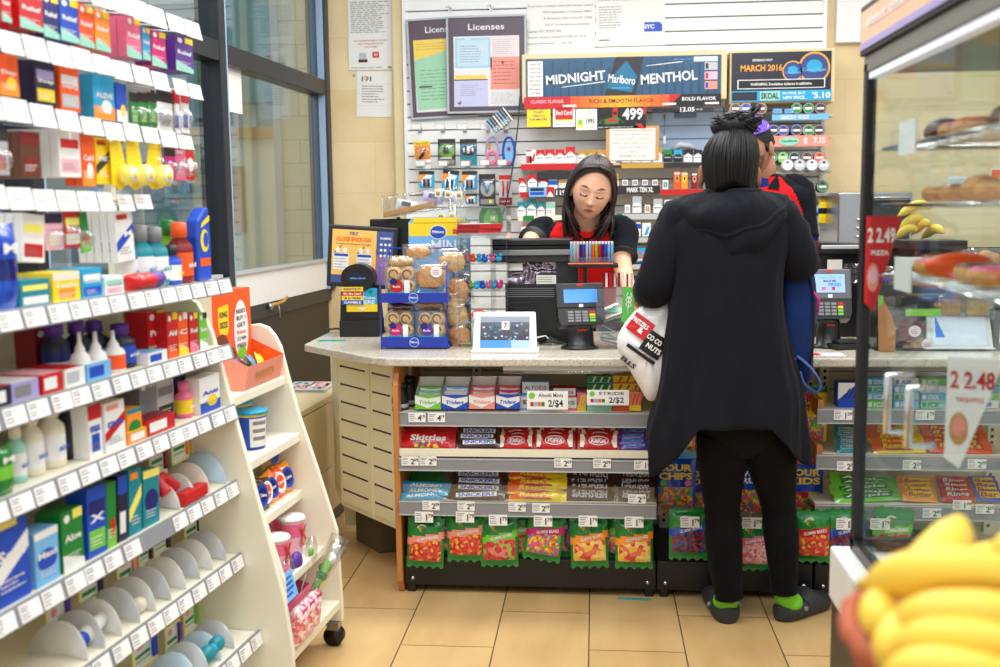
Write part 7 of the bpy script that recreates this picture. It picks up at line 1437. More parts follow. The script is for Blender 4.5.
# hair
b=MB();hs_=head_surf(1.08)
def hairpt(u,v,off):
    p=Vector(hs_(u,v));n_=p.normalized();return HM@(p+n_*off)
def cap(u,v):
    a=u*2*math.pi;fr=max(0,math.cos(a-.10))
    vm=.36+.395*max(0,math.cos((a-.08)))**.55 if fr>0 else .34+.06*(1-abs(math.sin(a)))
    vv=vm+(1-vm)*v;return hairpt(u,vv,.010+.012*math.sin(min(1,v*3)*math.pi/2)+.0015*math.sin(u*190))
b.grid(cap,120,24,'hair_brown',True,True)
rn=random.Random(12);part=HM@Vector((.012,-.055,.118))
for sd in(-1,1):
    for i in range(46):
        t=i/45;
        p0=HM@Vector((.010+rn.uniform(-.003,.003),-.07+t*.14,.126-.02*abs(t-.4)))
        p1=HM@Vector((sd*(.058+.008*t),-.060+t*.11,.098-.012*t));p2=HM@Vector((sd*(.092+.006*math.sin(3*t)),-.022+t*.09,.015));p3=HM@Vector((sd*(.096+rn.uniform(-.004,.006)),-.022+t*.08,-.07))
        e=AY((572 if sd<0 else 603)+rn.uniform(-9,9),237+rn.uniform(-9,6)-8*t,YC-.06+t*.10);m_=p3.lerp(e,.5)+Vector((sd*.006,-.015,0))
        lock(b,[p0,p1,p2,p3,m_,e],rn.uniform(.007,.0115),'hair_brown',6,12)
for i in range(26):
    x=-.08+.16*i/25;lock(b,[HM@Vector((x*.5,.05,.12)),HM@Vector((x,.105,.02)),HM@Vector((x,.10,-.08)),HM@Vector((x,.06,-.2))],.012,'hair_brown',6,8)
wparts(b,'hair',pc)
b=MB();b.ell(tuple(HM@Vector((-.086,0,-.04))),(.0045,.0045,.0045),'price_white',8,6);wparts(b,'earring',pc)
# ---------------------------------------------------------------- clerk in purple cap
YK=4.78;kc=AY(754,148,YK);pk=thing('person','person in a purple cap and black and red polo, partly hidden behind the customer','person',(kc.x,YK+.05,0))
KM=T3(kc,R(18),0,R(-42));b=MB();head(b,KM,1.04,'skin_c','beard');knb=Vector((kc.x+.035,YK+.06,kc.z-.135))
b.tube([KM@Vector((0,.03,-.04)),KM@Vector((0,.04,-.1)),knb+Vector((0,0,-.05))],[.058,.06,.072],'skin_c',18)
zk=knb.z;kx=kc.x+.055
rk=[(.90,kx,YK+.12,.17,.12),(1.1,kx,YK+.1,.18,.12),(1.25,kx,YK+.09,.205,.125),(zk-.08,kx,YK+.07,.215,.115),(zk-.025,kx-.01,YK+.07,.18,.085),(zk+.02,kx-.015,YK+.065,.08,.065)]
torso(b,[(r[0],r[1],r[2],r[3]-.015,r[4]-.015)for r in rk],'skin_c')
kl=[((kx-.1,YK+.12,.94),(kx-.11,YK+.10,.5),(kx-.11,YK+.12,.09)),((kx+.1,YK+.12,.94),(kx+.11,YK+.10,.5),(kx+.11,YK+.12,.09))]
for l in kl:b.tube(spl(l,8),[.09,.088,.08,.068,.058,.055,.05,.045,.04],'skin_c',12)
KS=Vector((kx+.165,YK+.07,zk-.06));KE=AY(807,262,YK);KW=AY(778,285,YK-.2);KS2=Vector((kx-.2,YK+.07,zk-.06));KE2=KS2+Vector((-.05,-.02,-.3));KW2=KE2+Vector((.08,-.24,.02))
for S_,E_,W_ in((KS,KE,KW),(KS2,KE2,KW2)):b.tube(spl([S_,E_,W_],10),[.052,.052,.05,.046,.044,.042,.04,.036,.032,.029,.027],'skin_c',14);hand(b,aim(W_,(W_-E_)),'skin_c',.5,1,1 if W_ is KW2 else-1)
wparts(b,'body',pk)
b=MB();
def kk2(u,v):
    z,cx,cy,rx,ry=cat(rk,v);x=rx*math.cos(u*2*math.pi);return 'shirt_black' if abs(x)>max(.06,.155-max(0,z-1.36)*.5)or v>.93 else 'shirt_red'
torso(b,rk,kk2,160,120)
for S_,E_,s_ in((KS,KE,1),(KS2,KE2,-1)):
    P=spl([S_+Vector((-.07*s_,0,.035)),S_+Vector((0,0,.01)),S_.lerp(E_,.4),S_.lerp(E_,.66)],12);b.tube(P,[.045,.05,.054,.056,.058,.058,.058,.058,.058,.059,.06,.061,.062],'shirt_black',20)
for s_ in(-1,1):b.add([tuple(knb+Vector(q))for q in((s_*.075,.02,.03),(s_*.07,-.05,.02),(s_*.02,-.10,-.04),(s_*.07,-.10,-.05),(s_*.1,-.03,-.01))],[(0,1,2,3,4)],'shirt_black')
wparts(b,'polo_shirt',pk)
b=MB()
for S_,E_,W_ in((KS,KE,KW),(KS2,KE2,KW2)):b.tube(spl([S_,E_,W_],12),[.05,.05,.05,.05,.05,.05,.05,.047,.044,.04,.038,.036,.035],'under_navy',16)
b.tube([knb+Vector((0,-.0,.0)),knb+Vector((0,-.015,-.08))],[.068,.085],'under_navy',16);wparts(b,'undershirt',pk)
b=MB()
for l in kl:b.tube(spl(l,8),[.105,.10,.092,.082,.075,.072,.07,.068,.068],'shirt_black',14)
wparts(b,'trousers',pk)
for l in kl:b=MB();p=l[2];b.tube([(p[0],p[1]+.06,.04),(p[0],p[1]-.02,.045),(p[0],p[1]-.14,.032),(p[0],p[1]-.19,.028)],[(.038,.038),(.042,.042),(.03,.045),(.022,.03)],'black',12);wparts(b,'shoe',pk)
b=MB();hk=head_surf(1.04)
b.grid(lambda u,v:KM@(Vector(hk(u,(.50+.24*max(0,math.cos(u*6.283)))+.25*v))*1.07),60,8,'hair_black',True,True)
for s_ in(-1,1):b.tube([KM@Vector((s_*.082,-.02,.02)),KM@Vector((s_*.08,-.022,-.015))],[.01,.004],'hair_black',6)
wparts(b,'hair',pk)
b=MB();b.grid(lambda u,v:KM@(Vector(hk(u,.66+.34*v))*(1.12-.02*v)+Vector((0,0,.008))),48,12,'cap_purple',True,True)
def brim(sg):return lambda u,v:KM@Vector(((u-.5)*.15,-.095-.075*v*math.cos((u-.5)*2.2),.062-.02*v-.06*(u-.5)**2+sg))
b.grid(brim(.002),12,6,'cap_purple');b.grid(brim(-.002),12,6,'cap_purple');b.ell(tuple(KM@Vector((0,0,.135))),(.008,.008,.005),'cap_purple',8,6)
p=KM@Vector((.083,.0,.09));b.T=T3(p,0,R(15),R(60));b.text('y',0,0,-.004,.018,'white',None,.06);b.T=None;wparts(b,'cap',pk)
# ---------------------------------------------------------------- customer
YP=3.50;A_=lambda px,py,d=0:AY(px,py,YP+d)
pu=thing('person','person seen from behind in a long black hooded coat, black leggings and clogs','person',(A_(735,400).x,YP,0))
hp=A_(730,168,.0);PM=T3(hp,R(-8),R(-3),R(172));b=MB();head(b,PM,1.0,'skin_b')
b.tube([hp+Vector((0,.0,-.05)),hp+Vector((0,-.01,-.12)),hp+Vector((0,.0,-.2))],[.056,.058,.075],'skin_b',16)
zz_=lambda py:Z_(735,py,YP)
def crow(L):return[(zz_(py),(A_(l,py).x+A_(r,py).x)/2,YP+dy,(A_(r,py).x-A_(l,py).x)/2,ry)for(l,r,py,dy,ry)in L]
body=crow([(705,770,418,0,.10),(695,780,400,0,.12),(695,778,340,0,.11),(690,782,280,0,.11),(682,788,235,0,.105),(695,778,212,0,.08),(710,760,200,0,.06)]);torso(b,body,'skin_b')
LG=[[A_(722,432),A_(722,495,.01),A_(724,545,-.01),A_(729,598,-.02)],[A_(766,432),A_(777,495,.02),A_(782,545,.0),A_(784,592,.0)]]
for P in LG:b.tube(spl(P,12),[.072,.07,.066,.058,.052,.05,.052,.052,.048,.042,.036,.032,.03],'skin_b',14);b.tube([P[-1],P[-1]+Vector((0,.015,-.035)),P[-1]+Vector((0,.05,-.055))],[.026,.024,.018],'skin_b',12)
AL=[A_(676,226),A_(655,286,.0),A_(650,290,.26)];AR=[A_(786,226),A_(797,250,.03),A_(760,238,.28)]
AR=[A_(783,224),A_(798,262,.02),A_(772,245,.27)]
for P,sd in((AL,-1),(AR,1)):b.tube(spl(P,10),[.045,.044,.042,.04,.038,.037,.035,.032,.029,.026,.024],'skin_b',12);hand(b,aim(P[2],P[2]-P[1]+Vector((0,0,-.1))),'skin_b',.9,.95,-sd)
wparts(b,'body',pu)
cl=[(706,758,196,0,.075),(680,782,208,0,.10),(668,791,228,0,.125),(671,784,262,0,.13),(670,781,300,0,.13),(664,789,345,0,.14),(658,800,390,0,.155),(648,804,430,0,.165),(649,806,465,0,.17),(655,806,490,0,.17)]
C_=crow(cl);zt_,zb_=C_[0][0],C_[-1][0]
def at_z(z):
    for i in range(len(C_)-1):
        if C_[i][0]>=z>=C_[i+1][0]:f=(C_[i][0]-z)/(C_[i][0]-C_[i+1][0]);return cat(C_,(i+f)/(len(C_)-1))
    return C_[-1]
def coat(u,v):
    a=u*2*math.pi;c=math.cos(a) # c=-1 left, +1 right
    hem=zz_(420)-(zz_(431)-zz_(487))*max(0,(-c-.35)/.65)**.8-(zz_(431)-zz_(474))*max(0,(c-.45)/.55)**.8
    z=zt_+(hem-zt_)*v;r=at_z(z);ex=2/2.3
    fo=1+(.09*v**2)*math.sin(7*a+2*v)+.035*v*math.sin(17*a+5*v)+.012*math.sin(5*a+22*v)
    return(r[1]+r[3]*math.copysign(abs(c)**ex,c)*(1+(fo-1)*.5),r[2]+r[4]*math.copysign(abs(math.sin(a))**ex,math.sin(a))*fo,z)
b=MB();b.grid(coat,120,70,'coat_black',True,True)
wr=lambda i,s:s*(1+.05*math.sin(i*1.9)+.03*math.sin(i*3.7))
for P in(AL,AR):
    Q=spl([P[0]+(Vector((.05,0,.03))if P is AL else Vector((-.05,0,.03))),P[0],P[1],P[1].lerp(P[2],.55),P[2]],22)
    b.tube(Q,[wr(i,s)for i,s in enumerate([.05,.06,.068,.071,.072,.071,.07,.069,.068,.068,.068,.067,.066,.064,.062,.058,.055,.052,.05,.048,.046,.045,.045])],'coat_black',22)
o=wparts(b,'coat',pu);md=o.modifiers.new('s','SOLIDIFY');md.thickness=.004
# seams
b=MB()
# hood lying on the back
def hood(u,v):
    a=(u-.5)*math.pi*1.7;sa,ca=math.sin(a),math.cos(a)
    w_=.085+.085*math.sin(v*math.pi*.72);dr=-.01-.19*v*max(0,ca)-.05*v
    out=.05+.075*math.sin(v*math.pi)+.015*math.sin(v*9+2*a)
    top=A_(732,189);return(top.x+sa*w_*(1+.1*math.sin(5*v)),top.y-.02-max(-.4,ca)*(out+.02*(1-v)),top.z+dr+.012*math.sin(9*a)*v+.02*(1-abs(sa))*0)
b.grid(hood,60,24,'coat_black');
b.tube([Vector(hood(i/30,0))for i in range(31)],.011,'coat_black',10);b.tube([Vector(hood(i/30,1))for i in range(31)],.010,'coat_black',8);b.tube([Vector(hood(.08+i/36,.52+.1*math.sin(i*.2)))for i in range(31)],.010,'coat_black',8)
o=wparts(b,'hood',pu);md=o.modifiers.new('s','SOLIDIFY');md.thickness=.006
b=MB()
for P,w0 in((LG[0],[.085,.085,.082,.074,.066,.06,.06,.062,.062,.058,.052,.048,.047]),(LG[1],[.088,.088,.084,.074,.064,.058,.058,.059,.057,.053,.048,.046,.045])):
    Q=spl(P,60);b.tube(Q,[cat([[q]for q in w0],i/60)[0]*(1+(.022*math.sin(i*1.5)if 22<i<36 or i>46 else .0))for i in range(61)],'leggings',22)
b.ell(tuple(A_(744,420)),(.155,.12,.13),'leggings',20,12);wparts(b,'leggings',pu)
hl,hr=AZ(730,627,0),AZ(774,623,0)
for i,(h_,dr)in enumerate(((hl,Vector((-.08,1,0))),(hr,Vector((.74,.67,0))))):
    d=dr.normalized();s_=Vector((d.y,-d.x,0));h_=Vector((h_.x,h_.y,0))+d*.02;up=Vector((0,0,1));L=.25
    def cs(t,a):
        w_=.046+.014*t;hh=.056+.036*math.exp(-((t-.58)/.17)**2)-.004*t;w_*=math.sqrt(max(0,1-(2*t-1)**6));c,s=math.cos(a),math.sin(a)
        z=.03+(hh-.03)*max(0,s)**.7-.027*(min(1,-s*1.6)if s<0 else 0);return h_+d*(L*t)+s_*(w_*c)+up*z
    b=MB();b.grid(lambda u,v:cs((1-math.cos(math.pi*v))/2,u*6.283),32,26,'clog',True,True);0
    b.tube([cs(.42,.35),cs(.40,1.0)+up*.006,cs(.40,1.57)+up*.006,cs(.40,2.14)+up*.006,cs(.42,2.8)],.005,'clog',8)
    for a in(.2,2.94):q=cs(.34,a);b.ell(tuple(q),(.009,.009,.009),'grey',8,6)
    wparts(b,'clog',pu);b=MB();an=LG[i][-1];b.tube([h_+d*.05+up*.035,h_+d*.045+up*.075,an+Vector((0,0,.01))],[(.036,.038),(.04,.042),(.037,.039)],'sock_green',18);b.ell(tuple(h_+d*.065+up*.056),(.042,.055,.032),'sock_green',16,10);wparts(b,'sock',pu)
# customer hair
b=MB();hq=head_surf(1.0);rn=random.Random(2)
b.grid(lambda u,v:PM@(Vector(hq(u,(.24+.50*max(0,math.cos(u*6.283))**.7)+(.76-.50*max(0,math.cos(u*6.283))**.7)*v))*(1.03+.07*v**.6+.006*math.sin(u*250))),140,24,'hair_black',True,True)
bun=A_(737,124,.0)
for s_ in(-1,1):b.ell(tuple(PM@Vector((s_*.090,.0,-.028))),(.012,.016,.034),'skin_b',12,10)
for i in range(150):
    a=i/150*6.283+rn.uniform(-.03,.03);r0=.082;p0=hp+Vector((math.cos(a)*r0*.86,math.sin(a)*r0*1.14,-.03+.02*math.sin(a*3)-.05*(math.sin(a)<0)));p1=hp+Vector((math.cos(a)*.0885,math.sin(a)*(.108+.003*(i%3)),.035+rn.uniform(-.01,.01)));p2=hp+Vector((math.cos(a)*.056+.01,math.sin(a)*.068,.112))
    lock(b,[p0,p1,p2,bun],rn.uniform(.003,.0052),'hair_black',5,9)
b.ell(tuple(bun+Vector((-.01,0,-.005))),(.068,.058,.046),'hair_black',24,16,f=lambda q:q*(1+.12*math.sin(q.x*160+q.z*90)))
for i in range(120):
    a=rn.uniform(0,6.283);t=rn.uniform(.6,1.05);c_=bun+Vector((math.cos(a)*.05,math.sin(a)*.04,rn.uniform(-.02,.02)));c2=bun+Vector((math.cos(a+.8)*.075*t,math.sin(a+.8)*.055*t,rn.uniform(-.02,.035)));c3=bun+Vector((math.cos(a+1.6)*.085*t,math.sin(a+1.6)*.06,rn.uniform(-.035,.03)));lock(b,[bun,c_,c2,c3],rn.uniform(.0022,.0048),'hair_black',5,7)
for i in range(22):b.tube(spl([bun+Vector((rn.uniform(.0,.04),rn.uniform(-.03,.03),.01)),bun+Vector((.05+rn.uniform(-.01,.02),rn.uniform(-.03,.03),.05)),A_(755+rn.uniform(-5,6),103+rn.uniform(-3,12))],5),[.004,.0038,.0032,.0026,.0018,.0008],'hair_black',5)
for i in range(14):b.tube(spl([bun,bun+Vector((-.06,rn.uniform(-.03,.03),rn.uniform(-.01,.02))),A_(714+rn.uniform(-4,5),124+rn.uniform(-8,12))],5),[.004,.0038,.0032,.0026,.0018,.0008],'hair_black',5)
wparts(b,'hair',pu)
# ---- plastic bag in the left hand
YG=3.54;out=[(667,300),(648,303),(635,311),(623,326),(617,340),(619.5,353),(629,369),(639,386),(648,400),(660,398),(672,380),(680,350),(678,320)]
pts=[AY(x,y,YG)for x,y in out];cx,cz=sum(p.x for p in pts)/13,sum(p.z for p in pts)/13;o=thing('plastic_bag','white plastic carrier bag with red and black print in the customer left hand','bag',(cx,YG,min(p.z for p in pts)))
def bulge(x,z):
    r=0
    for i in range(13):
        pass
    d=min(math.hypot(x-(pts[i].x),z-(pts[i].z))for i in range(13));return .075*min(1,d/.05)**.6
cres=spl([(p.x,0,p.z)for p in pts]+[(pts[0].x,0,pts[0].z)],48)
def bagf(s):return lambda u,v:(cx+(cres[int(round(u*48))%48].x-cx)*(1-v),YG+s*(.055*math.sqrt(max(0,1-(1-v)**2))+.004*math.sin(u*50)*v),cz+(cres[int(round(u*48))%48].z-cz)*(1-v))
mat('bag_white',(236,236,236),.3,coat=.3);b=MB();b.grid(bagf(-1),48,12,'bag_white',True,True);b.grid(bagf(1),48,12,'bag_white',True,True);b.build('bag_body',o,loc=-Vector(o.location))
b=MB();c1=AY(640,325,YG);c2=AY(649,340,YG);ra=R(-35)
def sq(c,w,h,k,n=6):
    for i in range(n):
        for j in range(n):
            q=[]
            for(s,t)in((i,j),(i+1,j),(i+1,j+1),(i,j+1)):X=(s/n-.5)*w;Z=(t/n-.5)*h;q.append((c.x+X*math.cos(ra)-Z*math.sin(ra),0,c.z+X*math.sin(ra)+Z*math.cos(ra)))
            b.add(q,[(0,1,2,3)],k)
def ysurf(x,z):
    dx,dz=x-cx,z-cz;best=1;a=math.atan2(dz,dx)
    for q in cres:
        if abs((math.atan2(q.z-cz,q.x-cx)-a+math.pi)%(2*math.pi)-math.pi)<.14:best=math.hypot(dx,dz)/max(.001,math.hypot(q.x-cx,q.z-cz));break
    return YG-.055*math.sqrt(max(0,1-min(1,best)**2))
def prt(name,fn,off):
    global b
    b=MB();fn();b.v=[(x,ysurf(x,z)-off,z)for(x,y,z)in b.v];b.build(name,o,loc=-Vector(o.location))
prt('red_print',lambda:sq(c1,.075,.065,'red'),.006);prt('black_print',lambda:sq(c2+Vector((.015,0,-.01)),.075,.075,'black'),.0062);prt('black_stripe',lambda:sq(AY(640,352,YG),.11,.012,'black'),.006)
for t_,x_,z_,h_,w__,k_ in(('PRETZELS',c1.x,c1.z+.012,.016,.06,'white'),('&',c1.x,c1.z-.012,.02,None,'white'),('CO CO',c2.x+.015,c2.z+.008,.018,.055,'white'),('NUTS',c2.x+.012,c2.z-.022,.018,.055,'white'),('ELLS',AY(628,361,YG).x,AY(628,361,YG).z,.018,.055,'dark')):
    prt('lettering',lambda:b.text(t_,x_,z_,0,h_,k_,w__,.04,rot=ra),.0078)
b=MB();b.tube([AY(660,303,YG),AY(656,296,YG+.1),AL[2]+Vector((0,0,-.03))],[.02,.012,.008],'bag_white',8);b.build('handle',o,loc=-Vector(o.location))
# ---- blue backpack held at the right side
YR=3.60;bp_=AY(798,325,YR);o=thing('backpack','navy blue backpack hanging at the customer right side','backpack',(bp_.x,YR,AY(798,385,YR).z));cloth('pack_navy',(24,48,100),(10,10,6),.4,.6)
R_=[(zz,X,YR,w_,d_)for(zz,X,w_,d_)in[(Z_(798,py,YR),(X_(l,py,YR)+X_(r,py,YR))/2,(X_(r,py,YR)-X_(l,py,YR))/2,d)for(l,r,py,d)in((785,806,384,.05),(778,811,372,.08),(774,812,340,.09),(775,815,305,.09),(778,813,275,.08),(786,806,262,.05))]]
b=MB();torso(b,R_,'pack_navy',28,18,3);b.ell(tuple(AY(798,384,YR)),(.03,.05,.02),'pack_navy',12,8);b.ell(tuple(AY(796,262,YR)),(.03,.05,.02),'pack_navy',12,8);b.build('bag_body',o,loc=-Vector(o.location))
b=MB();P=[AY(803,262,YR-.07),AY(812,285,YR-.085),AY(814,320,YR-.09),AY(812,355,YR-.09),AY(806,380,YR-.06)];b.tube(spl(P,16),.004,'black',6);b.tube([AY(812,290,YR-.085),AY(819,300,YR-.09),AY(818,312,YR-.09)],.004,'magenta',6);b.build('zip',o,loc=-Vector(o.location))
b=MB();b.tube(spl([AY(800,262,YR),AY(800,252,YR),AR[2].lerp(AR[1],.5)+Vector((0,0,-.06)),AY(790,262,YR)],8),.009,'pack_navy',8);b.build('top_handle',o,loc=-Vector(o.location))
b=MB();b.tube(spl([AY(797,356,YR-.1),AY(809,366,YR-.11),AY(820,382,YR-.1),AY(816,393,YR-.1),AY(803,385,YR-.11),AY(798,372,YR-.1)],20),[(.004,.016)]*21,mat('strap_blue',(66,92,160),.7),8);b.tube(spl([AY(795,358,YR-.12),AY(793,366,YR-.12),AY(796,378,YR-.12),AY(800,382,YR-.12)],8),.005,'magenta',6);b.build('strap',o,loc=-Vector(o.location))
# ================================================================ DISPLAY CASE
XC=.585;YF=2.38;YN=1.36;c_=AY(857,300,YF);XC=c_.x
ztop=Z_(862,12,YF);zh0=Z_(862,74,YF);zg=Z_(853,540,YF);zb1=Z_(846,600,YF)
o=thing('display_case','tall black framed glass pastry display case with printed header, right foreground','display case',(XC+.3,(YF+YN)/2,0));W_=.62
mat('header_peach',(240,196,165),.4,var=.12,scale=5);mat('case_frame',(26,26,28),.35);mat('case_grey',(120,118,112),.4)
b=MB();
for(x,y)in((XC,YF),(XC+W_,YF),(XC,YN),(XC+W_,YN)):b.box(x-(0 if x>XC else .0),y-.03,zg,x+.022,y,zh0+.02,'case_frame')
for z in(zg-.0,):
    b.box(XC,YN,z-.02,XC+.022,YF,z+.01,'case_frame');b.box(XC+W_,YN,z-.02,XC+W_+.022,YF,z+.01,'case_frame');b.box(XC,YF-.022,z-.02,XC+W_,YF,z+.01,'case_frame')
wparts(b,'frame',o,bevel=.002)
b=MB();b.box(XC-.0,YN,zh0,XC+W_+.02,YF+.0,zh0+.036,'case_grey');b.box(XC-.008,YN-.01,zh0+.036,XC+W_+.03,YF+.006,ztop+.01,'case_frame');wparts(b,'top_box',o,bevel=.003)
b=MB();b.add([(XC-.010,YF-.008,zh0+.046),(XC-.010,YN,zh0+.046),(XC-.010,YN,ztop-.004),(XC-.010,YF-.008,ztop-.004)],[(0,1,2,3)],'header_peach');b.add([(XC-.011,YF-.008,zh0+.046),(XC-.011,YN,zh0+.046),(XC-.011,YN,zh0+.060),(XC-.011,YF-.008,zh0+.060)],[(0,1,2,3)],'lilac')
b.T=Matrix.Translation((XC-.011,(YF-.27),(zh0+ztop)/2+.03))@Matrix.Rotation(R(-90),4,'Z');b.text('donut time baby',0,0,-.001,.03,'white',.42,.02);b.T=None;wparts(b,'header_panel',o)
b=MB();b.box(XC+.004,YN,zh0-.014,XC+.03,YF-.03,zh0-.001,mat('light_bar',(225,232,245),.4,emit=.35));wparts(b,'light_bar',o)
GL=clear('case_glass',(246,250,249),.025,.14)
for q in((XC+.008,YN,zg,XC+.013,YF-.03,zh0-.015),(XC+.02,YF-.012,zg,XC+W_,YF-.008,zh0),(XC+W_+.008,YN,zg,XC+W_+.013,YF-.03,zh0)):b=MB();b.box(*q,GL);wparts(b,'glass_pane',o)
mat('case_white',(226,226,222),.5);b=MB();b.box(XC-.035,YN-.02,.02,XC+W_+.05,YF+.015,zb1+.0,'dark');b.box(XC-.04,YN-.02,zb1,XC+W_+.05,YF+.02,zg-.02,'case_white');wparts(b,'base',o,bevel=.006)
b=MB()
b.tube([(XC,1.95,Z_(916,375,1.95)),(XC-.045,1.95,Z_(916,375,1.95)),(XC-.045,1.95,Z_(916,432,1.95)),(XC,1.95,Z_(916,432,1.95))],.008,'chrome',10);wparts(b,'door_handle',o);b=MB()
b.tube([(XC,1.82,Z_(930,385,1.85)),(XC-.045,1.82,Z_(930,385,1.85)),(XC-.045,1.82,Z_(930,442,1.85)),(XC,1.82,Z_(930,442,1.85))],.008,'chrome',10);wparts(b,'door_handle',o)
# wire shelves
SH=[Z_(905,143,2.1),Z_(905,205,2.1),Z_(905,282,2.1)]
for i,z in enumerate(SH):
    b=MB();y0,y1,x0,x1=YN+.05,YF-.06,XC+.03,XC+W_-.02
    for p in(((x0,y0,z),(x0,y1,z)),((x1,y0,z),(x1,y1,z)),((x0,y1,z),(x1,y1,z)),((x0,y0,z),(x1,y0,z))):b.tube(p,.004,'chrome',6)
    for k in range(14):y=y0+(y1-y0)*k/13;b.tube([(x0,y,z),(x1,y,z)],.0018,'chrome',5)
    s=wparts(b,'wire_shelf',o)
    if i in(0,2):
        b=MB();b.box(x0-.004,y1-.24,z-.02,x0-.001,y1-.13,z+.045,'price_white');b.build('label_card',s)
rn=random.Random(3);gl=mat('glaze',(150,80,40),.2,coat=.5);dk=0
def sweet(z,x,y,kind,label):
    b=MB();T=(x,y,z+.006)
    if kind=='donut':
        R0,r0=.034,.017
        b.grid(lambda u,v:((R0+r0*math.cos(v*6.283))*math.cos(u*6.283),(R0+r0*math.cos(v*6.283))*math.sin(u*6.283),r0+r0*math.sin(v*6.283)),20,10,lambda u,v:kf if .05<v<.45 else 'cookie',True,True)
    elif kind=='bun':b.ell((0,0,.022),(.055,.038,.026),kf,16,10)
    else:b.ell((0,0,.024),(.07,.032,.026),kf,16,10);
    tag(b.build('donut' if kind=='donut' else 'pastry',loc=T,rot=(0,0,rn.uniform(0,3))),label,'donut' if kind=='donut' else 'pastry')
cols_=[('brown','chocolate topped'),('tan','plain golden'),('pink','pink iced'),(gl,'dark glazed'),('orange','orange iced'),('cookie','golden baked')]
for si,z in enumerate(SH):
    for j in range(9):
        kf,nm=cols_[(j*2+si)%6];kind='donut' if(j+si)%3 else('bun' if si%2 else 'roll');y=YF-.15-j*.105
        for r_ in range(2):sweet(z,XC+.13+r_*.16+rn.uniform(-.01,.01),y,kind,'%s %s, %s from far end, %s row of %s case shelf'%(nm,'donut' if kind=='donut' else 'pastry',NUM[j],('front','inner')[r_],('top','middle','lowest')[si]))
# price flags on the glass
def flag(px0,px1,py0,py1,Y,k,tk,t,small,label):
    p=AY((px0+px1)/2,(py0+py1)/2,Y);z0,z1=Z_((px0+px1)/2,py1,Y),Z_((px0+px1)/2,py0,Y);h=z1-z0;w=abs(X_(px1,py0,Y)-X_(px0,py0,Y))*1.05;b=MB()
    b.prism([(-w/2,h),(w/2,h),(-w*.22,0),(-w*.5,.02)],0,.002,k);b.text(t,-w*.05,h*.80,-.0006,h*.16,tk,w*.78,.03);b.text(small,-w*.08,h*.62,-.0006,h*.05,tk,w*.5,.03);b.disc(-w*.26,h*.36,w*.17,h*.15,-.0008,'salmon' if k=='red' else 'tan',18);b.disc(-w*.26,h*.38,w*.12,h*.09,-.0012,'lpink' if k=='red' else 'salmon',14)
    tag(b.build('price_flag',loc=(p.x,p.y,z0),rot=(0,0,R(-22))),label,'price sign')
flag(866,899,216,312,2.32,'red','white','2 2.49','PIZZA','red pointed 2 for 2.49 price flag near the far post of the case')
flag(948,1000,358,470,2.0,'price_white','red','2 2.48','TAQUITOS','white pointed 2 for 2.48 price flag with red digits behind the case glass')
# bananas and bakery packs behind the case on the counter right part
def banana(P,r,label,parent=None,k='banana',name='banana'):
    b=MB();Q=spl(P,16);b.tube(Q,[r*f for f in(.28,.3,.55,.8,.93,1,1.02,1.03,1.02,1.0,.97,.92,.84,.72,.52,.3,.18)],k,8);b.tube([Q[0]+(Q[0]-Q[1])*.8,Q[0]],[r*.3,r*.3],mat('stem_green',(150,160,60),.6),7);b.tube([Q[-1],Q[-1]+(Q[-1]-Q[-2])*.3],[r*.18,r*.12],'brown',6)
    q=b.build(name);q.modifiers.new('s','SUBSURF').levels=1;q.modifiers['s'].render_levels=1;return tag(q,label,'banana')
mat('banana',(244,206,74),.5,var=.06,scale=8,sss=.05)
yb=3.95;tr=thing('produce_tray','low black tray of bananas behind the case glass beside the second register','tray',(X_(915,240,yb),yb,CZ));z0=Z_(915,240,yb)
b=MB();x0,x1=X_(898,240,yb)-tr.location.x,X_(958,240,yb)-tr.location.x;zt2=z0-CZ;b.box(x0,-.1,zt2-.03,x1,.12,zt2,'black_plastic');b.box(x0+.02,.0,0,x0+.05,.05,zt2-.03,'dark');b.box(x1-.05,0,0,x1-.02,.05,zt2-.03,'dark');b.build('tray',tr)
for i,(x,y,x2,y2)in enumerate(((898,216,932,208),(900,228,925,222),(896,238,918,232),(912,234,930,226),(922,238,944,233))):
    a,c=AY(x,y,yb-.05+.02*i),AY(x2,y2,yb-.02*i);banana([a,a.lerp(c,.5)+Vector((0,-.02,.025)),c],.019,'%s banana on the black tray behind the case glass'%('topmost','second highest','nearest left','middle','rightmost')[i])
for i,(x,y,k)in enumerate(((903,280,'dough'),(918,285,'cookie'),(905,335,'icing'),(918,348,'cookie'),(897,318,'dark'),(940,285,'dough'),(960,290,'cookie'),(978,284,'dough'),(935,262,'cookie'),(958,264,'dough'),(985,262,'cookie'),(880,300,'icing'),(950,305,'cookie'),(975,306,'dough'))):
    pastry('%s film wrapped bakery pack behind the case glass'%('upper left tan','upper middle golden','lower dark','lowest golden','black lidded','upper right tan','farthest right golden','far right tan','top tier left golden','top tier middle tan','top tier right golden','leftmost dark','middle tier centre golden','middle tier right tan')[i],x,y,3.9,.13,.10,.06,k,sticker=i in(1,2,3))
b=MB()
for z in(0.0,.12,.24):b.box(-.12,-.08,z,.38,.1,z+.004,M_acr if z else 'black_plastic');
b.box(-.12,.12,0,.38,.125,.36,'dark')
for x in(-.12,.38):b.box(x,-.08,0,x+.005,.1,.36,M_acr)
b.box(-.12,-.082,.205,.38,-.08,.235,'dark');b.box(-.02,-.083,.125,.1,-.08,.15,'lgreen');b.box(-.12,-.082,.25,.06,-.08,.28,'blue');b.box(-.05,-.083,.3,.03,-.081,.335,'paper');tag(b.build('bakery_rack',loc=(X_(905,352,3.9),3.92,CZ)),'clear tiered bakery rack on the counter behind the display case','rack')
